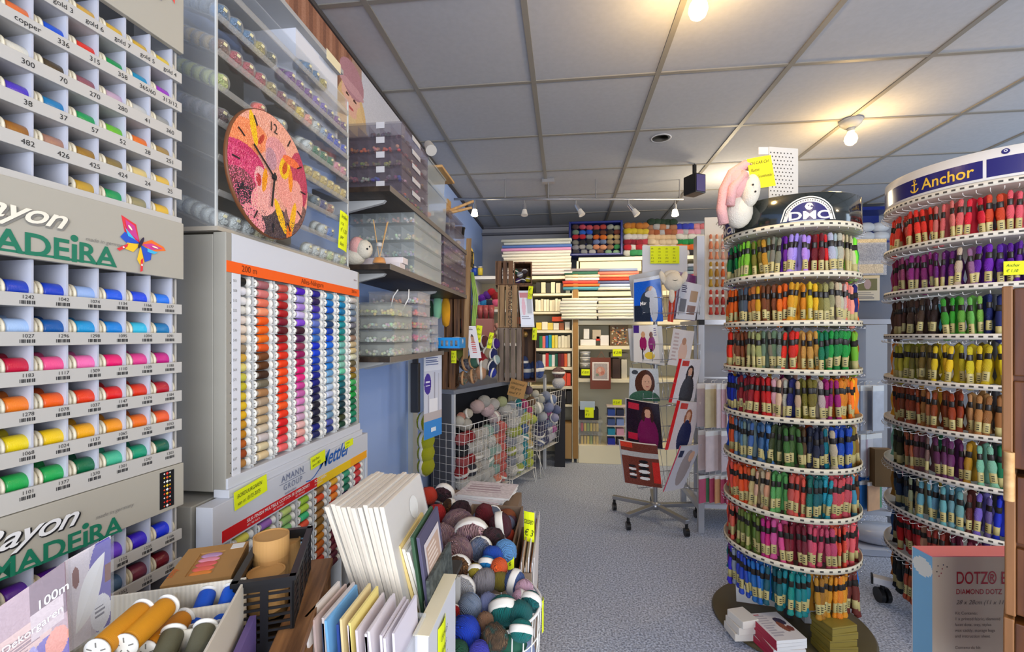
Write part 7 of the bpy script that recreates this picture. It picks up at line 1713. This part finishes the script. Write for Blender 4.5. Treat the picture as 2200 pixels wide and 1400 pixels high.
# ================================================================ CANVASES AND CARDS
cx0,cx1 = -.425,-.324; Yn,Yf = .748,.945; zt1 = H-.300; zb1 = H-.505
CANV = mat('canvas_wrap',(226,216,198),.6,bump=('noise',90,.2,None))
NC = 11
for k in range(NC):
    x = cx0+(cx1-cx0)*k/(NC-1); dx = .074-.030*k/NC
    b = MB(); th = .0085
    b.slab([(0,0,zt1-zb1),(0,Yf-Yn,zt1-zb1),(dx,Yf-Yn,0),(dx,0,0)],(th,0,0))
    o = b.build('wrapped_canvas', CANV, loc=(x,Yn+random.uniform(-.004,.004),zb1+random.uniform(-.003,.003)), bevel=.0015)
    c = MB(); c.slab([(th+.0006,-.0,zt1-zb1+.0),(th+.0006,Yf-Yn,zt1-zb1),(dx+th+.0006,Yf-Yn,0),(dx+th+.0006,0,0)],(.0006,0,0)); c.build('clear_wrap', clear('wrap_film'), o)
    tag(o, f'white wrapped canvas in the standing row, {ORD[k]} from the thread cabinet', 'canvas', 'standing row of wrapped canvases')
    if k == NC-1:
        Vn = Vector((-dx,0,zt1-zb1)).normalized(); b = MB(); lb_ = Vector((th+.0016,.125,zt1-zb1-.045)); b.disc(lb_+Vector((.010,0,0)),(0,1,0),Vn,.022,.022,24); b.build('round_label', mat('round_label',(222,222,218),.5), o)
        b = MB(); b.box(.030,.0306,.04,.17,.02,.115); q_ = b.build('printed_insert', mat('terracotta_print',(180,130,100),.6), o)
# smaller frames beside
for k in range(4):
    x = -.309+.0085*k
    b = MB(); h_=.132-.005*k; b.slab([(0,0,h_),(0,.13,h_+.01),(.036,.13,0),(.036,0,0)],(.006,0,0)); tag(b.build('mounted_card',[mat('mount_'+str(k),[(232,222,196),(226,200,130),(222,214,196),(228,224,214)][k],.6)], loc=(x,.775,H-.505)), ['cream mounted card next to the wrapped canvases','yellowish mounted card second beside the canvases','cream mounted card third beside the canvases','white mounted card before the green framed one'][k],'mounted card','mounted cards beside the canvases')
def pframe(label, x, c, cv=None, h_=.15, L_=.118, y=.768, z=H-.508, lean=.022):
    t = empty('picture_frame',label,'picture frame',(x,y,z),0)
    b = MB(); b.slab([(0,0,h_),(0,L_,h_+.012),(lean,L_,0),(lean,0,0)],(.006,0,0)); b.build('frame_board', mat('frame_'+str(c),c,.5), t, bevel=.001)
    if cv is not None:
        ax=lambda v,u:Vector((.0068+lean*v,L_*u,h_*(1-v)+.012*u*(1-v))); b=MB(); hh,ww=cv.shape[:2]
        vs=[ax(.14+.66*j/hh,.12+.76*i/ww) for j in range(hh+1) for i in range(ww+1)]; fs=[];cc_=[]
        for j in range(hh):
            for i in range(ww): a=j*(ww+1)+i; fs.append((a,a+ww+1,a+ww+2,a+1)); cc_.append(tuple(cv[j,i]))
        b.add(vs,fs,0,False,None,cc_); b.build('mounted_print', PRINT, t)
    return t
pframe('dark green picture frame beside the mounted cards',-.274,(60,90,66))
cv = canvas(22,26,(205,196,196)); rect(cv,.1,.1,.9,.9,(190,160,140)); dashes(cv,.15,.15,.85,.85,9,(222,205,190)); 
pframe('violet grey picture frame with a pale print, outermost of the row',-.263,(84,80,104),cv)
b = MB(); b.slab([(0,0,.17),(0,.15,.17),(.012,.15,0),(.012,0,0)],(.006,0,0)); tag(b.build('charcoal_board', mat('charcoal_texture',(52,58,56),.8,bump=('noise',80,.5,(90,96,92))), loc=(-.243,.762,H-.60)),'charcoal speckled board holding up the picture frames','board')
# bin with white walls
t = empty('white_display_bin','white display bin with a cream rim holding canvases and frames','bin',(-.46,.715,0)); zbn = H-.463
for bx in ((.0,.012,0,.30),(.0,.22,.29,.30),): MB().box(*bx,0,zbn-.09).build('bin_wall', WHITE, t)
b = MB(); b.box(.228,.250,-.045,.13,0,zbn); b.build('bin_wall', mat('bin_side',(212,212,216),.5), t, bevel=.002); MB().box(.226,.252,-.047,.132,zbn,zbn+.002).build('cream_rim', CREAM, t); MB().box(.012,.226,0,.29,zbn-.30,zbn-.29).build('bin_floor', WHITE, t)
t2_ = t
b = MB(); b.box(.012,.226,.0,.004,zbn-.29,H-.52); b.build('inner_support', WHITE, t)
MB().box(.012,.226,.004,.29,H-.524,H-.514).build('inner_floor', mat('inner_dark',(60,58,56),.7), t)
p = P(951,1372,.755); note(M=Matrix.Translation(Vector((-.2085,.742,H-.57))) @ FX, wd=.045, ht=.085, label='neon note on the side of the white display bin', lines=['canvas','vanaf','€ 8,95'])
# clear bin with greeting cards
t = empty('clear_card_bin','clear plastic bin holding greeting cards below the canvases','bin',(-.372,.60,0)); CB = clear('cloudy_plastic3')
zc1 = H-.455; 
for bx in ((0,.145,0,.003),(0,.145,.11,.113),(0,.003,.003,.11),(.142,.145,.003,.11)): MB().box(*bx,zc1-.20,zc1).build('bin_wall', CB, t)
MB().box(0,.145,0,.113,zc1-.205,zc1-.20).build('bin_floor', CB, t); MB().box(.03,.11,.02,.09,0,zc1-.206).build('stand_block', WHITE, t)
ccs = [(226,216,206),(205,180,170),(40,60,90),(200,190,185),(120,180,225),(40,70,140),(225,205,150),(235,215,130),(226,212,214),(215,205,208),(222,215,218),(212,204,208),(224,216,220),(214,206,212),(226,220,226),(218,212,222)]
for k,c in enumerate(ccs):
    x = -.362+.0081*k; top = H-.405-.004*(k%3)-(0 if k<9 else .014); lean=[.022,.018,.012,.020,.024,.014,.017,.012][k%8]
    b = MB(); hh = top-(zc1-.198); b.slab([(-lean,0,hh),(-lean,.095,hh),(0,.095,0),(0,0,0)],(.0035,0,0))
    o = b.build('greeting_card', mat('card_'+str(c),c,.6), loc=(x+.010,.606,zc1-.198))
    tag(o,f'{cname(c)} greeting card in the clear bin, {ORD[k]} from the table leg','greeting card','greeting cards in the clear bin')
    if k in (0,len(ccs)-1):
        b=MB(); xo=.0042-lean
        b.add([(xo,.03,hh-.035),(xo,.05,hh-.02),(xo,.055,hh-.022),(xo,.035,hh-.038)],[(0,1,2,3)],0,False,None,(60,50,50)); b.add([(xo,.06,hh-.03),(xo,.08,hh-.018),(xo,.082,hh-.022),(xo,.064,hh-.034)],[(0,1,2,3)],0,False,None,(190,80,90)); b.build('printed_motif',PRINT,o)
# ================================================================ YARN HEAP, ROUND BASKET, PAPER BIN
bc = P(1047,722,1.07); BCx,BCy = bc.x,bc.y; RBk=.128; zrim=H-.63
t = empty('round_wire_basket','round white wire basket overflowing with yarn balls','wire basket',(BCx,BCy,0))
b = MB()
for z,r,th in ((zrim,RBk,.004),(zrim-.06,RBk*.98,.0018),(zrim-.12,RBk*.95,.0018),(zrim-.2,RBk*.92,.0018),(zrim-.3,RBk*.86,.0018),(zrim-.42,RBk*.8,.0018),(.02,RBk*.78,.003)):
    b.tube([(r*math.cos(2*math.pi*k/40),r*math.sin(2*math.pi*k/40),z) for k in range(40)],th,5,closed=True)
b.build('hoop_wires', WIREW, t)
b = MB()
for k in range(26):
    a = 2*math.pi*k/26; b.tube([(RBk*.78*math.cos(a),RBk*.78*math.sin(a),.003),(RBk*math.cos(a),RBk*math.sin(a),zrim)],.0015,4)
b.build('upright_wires', WIREW, t)
q = P(1165,1322,1.08); note(M=Matrix.Translation((BCx+RBk+.003,BCy+.01,zrim-.07)) @ FX @ Matrix.Rotation(.0,4,'Y'), wd=.02, ht=.075, label='thin neon note hooked on the rim of the round wire basket', lines=['€','6,50'])
VP=[(190,140,150),(205,165,165),(150,110,140)];VM=[(60,20,35),(90,50,60),(50,50,55)];VL=[(160,175,205),(130,150,190),(190,185,200)];VT=[(150,115,80),(110,85,60),(40,110,100)];VB=[(130,80,40),(95,60,30),(160,110,60)]
YH = [(921,1062,17,(200,50,20),'orange red'),(955,1056,18,VM,'dark maroon striped'),(938,1100,18,(190,20,20),'red'),(966,1086,15,VB,'brown tweed'),(990,1094,20,VM,'black maroon'),(1042,1102,20,(110,15,30),'wine red'),(1060,1100,14,(110,120,140),'steel blue'),
 (985,1124,30,VP,'dusty pink striped'),(1012,1150,34,VP,'lilac pink striped'),(950,1156,30,VP,'lilac striped'),(985,1182,30,VP,'mauve striped'),(1075,1126,24,(75,15,35),'dark burgundy'),(1058,1158,24,VM,'grey maroon'),
 (1032,1176,22,VL,'hazy blue'),(1058,1192,20,(20,80,190),'bright blue'),(1086,1180,22,(95,150,205),'sky blue'),(1046,1208,16,(15,130,200),'cyan blue'),
 (1072,1216,18,(230,90,30),'orange'),(985,1218,24,VB,'brown'),(950,1212,20,(150,60,30),'rust'),(955,1240,20,(140,95,20),'mustard brown'),(1020,1222,14,(170,150,40),'olive yellow'),(934,1240,12,(215,60,25),'vermilion'),
 (992,1264,25,(175,175,178),'light grey'),(1040,1246,25,(150,145,150),'grey'),(1075,1244,18,(130,115,30),'olive'),(1105,1246,22,(70,95,150),'denim blue'),(1126,1262,18,(225,180,200),'pale pink'),(1116,1282,16,(222,176,196),'baby pink'),
 (1008,1302,26,(135,150,175),'grey blue'),(1049,1290,18,(130,140,185),'lavender blue'),(1082,1306,28,(0,110,105),'teal banded'),(1118,1314,24,(0,100,98),'deep teal'),(1140,1288,20,(0,95,95),'teal rimside'),
 (1000,1356,32,(12,60,190),'royal blue'),(1062,1366,26,VT,'tan and teal tweed'),(975,1312,14,(200,30,30),'scarlet'),(1042,1332,18,(150,110,80),'tan'),(1120,1350,22,(0,115,110),'bright teal'),(985,1392,20,(10,70,45),'bottle green'),(1030,1396,20,(60,60,170),'indigo')]
for k,(px,py,rp_,c,l) in enumerate(YH):
    zc = H-.62 if py>1230 else H-.60
    d = (H-zc)*F/(py-HY); r = rp_/F*d*1.12
    yball(P(px,py,d-.0)+Vector((0,0,-.004)), r, c, f'{l} yarn ball in the front yarn heap beside the canvases', 'front yarn heap', .95, (random.uniform(.2,1.2),random.uniform(.6,1.4),random.uniform(0,6.28)), 'l' if k%5 in (1,3) else None)
b = MB(); q0=P(1000,1150,1.5)
# crate body under the heap
t = empty('yarn_bin','cardboard bin holding the back half of the front yarn heap','bin',(-.36,1.21,0)); 
for bx in ((0,.20,0,.006),(0,.20,.50,.506),(0,.006,.006,.50),(.194,.20,.006,.50)): MB().box(*bx,0,H-.655).build('bin_wall', mat('taupe_card',(140,118,98),.7), t)
MB().box(.006,.194,.006,.50,H-.74,H-.73).build('bin_floor', mat('taupe_card'), t)
# fill below the visible balls
sm = MB(); rs = random.Random(4)
for k in range(70):
    sm.ell((-.36+.04+rs.random()*.12,1.25+rs.random()*.43,H-.695+rs.random()*.02),.036,.036,.030,9,col=rs.choice([(150,110,140),(60,20,35),(130,70,40),(110,120,150),(170,60,40),(90,60,80)]))
tag(sm.build('lower_yarn_layer', TINT),'layer of yarn showing between the balls of the front heap','yarn',None,'stuff')
sm = MB()
for k in range(60):
    a=rs.random()*6.28; r=.085*math.sqrt(rs.random()); sm.ell((BCx+r*math.cos(a),BCy+r*math.sin(a),zrim-.06-rs.random()*.35),.036,.036,.032,9,col=rs.choice([(0,100,98),(12,60,170),(150,110,80),(130,140,170),(60,60,150),(20,80,60)]))
tag(sm.build('basket_yarn_filling', TINT),'yarn filling the body of the round wire basket','yarn',None,'stuff')
# magazine / paper bag bin beyond
t = empty('paper_bag_bin','taupe card bin of paper bags at the aisle side of the yarn heap','bin',(-.152,1.24,0),0); 
bx0 = MB()
zpb = H-.66
for bx in ((0,.06,0,.004),(0,.06,.30,.304),(0,.004,.004,.30),(.056,.06,.004,.30)): MB().box(*bx,0,zpb).build('bin_wall', mat('taupe_card'), t)
pb0 = t.location
for k in range(9):
    x = .006+.0085*k; c=[(150,90,60),(222,216,208),(190,160,130),(226,220,214),(205,180,150),(228,224,220),(170,110,80),(230,228,226),(215,205,198)][k]
    b = MB(); b.slab([(0,0,0),(0,.26,0),(.02,.27,.60+.012*(k%3)),(.02,0,.57+.015*(k%3))],(.003,0,0)); tag(b.build('paper_bag', mat('bagp_'+str(c),c,.6), loc=(pb0.x+x*.6,1.25,.03)), f'{cname(c)} flat paper bag standing in the taupe bin, {ORD[k]} from the yarn heap','paper bag','flat paper bags in the taupe bin')
MB().box(.004,.056,.004,.30,.01,.02).build('bin_floor', mat('taupe_card'), t)
noteP(1137,1162,1.36,.035,.09,'neon note on the taupe bin of paper bags',['tassen','€ 3'],-.5,0)
noteP(1093,1222,1.24,.03,.035,'small green note between the yarn heap and the taupe bin',['€ 6'],-.2,0)
# magazines lying behind the heap
q = P(1030,1085,1.86)
for k in range(6):
    cv = canvas(12,12,[(222,214,218),(205,190,195),(228,222,226),(215,200,205),(224,220,224),(226,218,222)][k]); speck(cv,12,k)
    dashes(cv,.1,.2,.8,.8,4,(180,160,170),k)
    b = MB(); b.pic(cv,(-.11,.09,.0075),(.22,0,0),(0,-.18,0)); b.box(-.11,.11,-.09,.09,0,.007,1)
    tag(b.build('pattern_leaflet',[PRINTG,PAPER], loc=(q.x+.01*k-.02,1.86+.005*k,H-.70+.0078*k), rot=(0,0,-.35+.12*(k%3))), ['leaflet at the bottom of the pile behind the yarn heap','second leaflet up behind the yarn heap','third leaflet up behind the yarn heap','fourth leaflet up behind the yarn heap','fifth leaflet up behind the yarn heap','leaflet on top of the pile behind the yarn heap'][k],'leaflet','leaflets behind the yarn heap')
b = MB(); b.box(q.x-.17,q.x+.16,1.74,2.0,0,H-.702); tag(b.build('leaflet_stand', mat('taupe_card')),'plain stand under the pile of leaflets','stand')
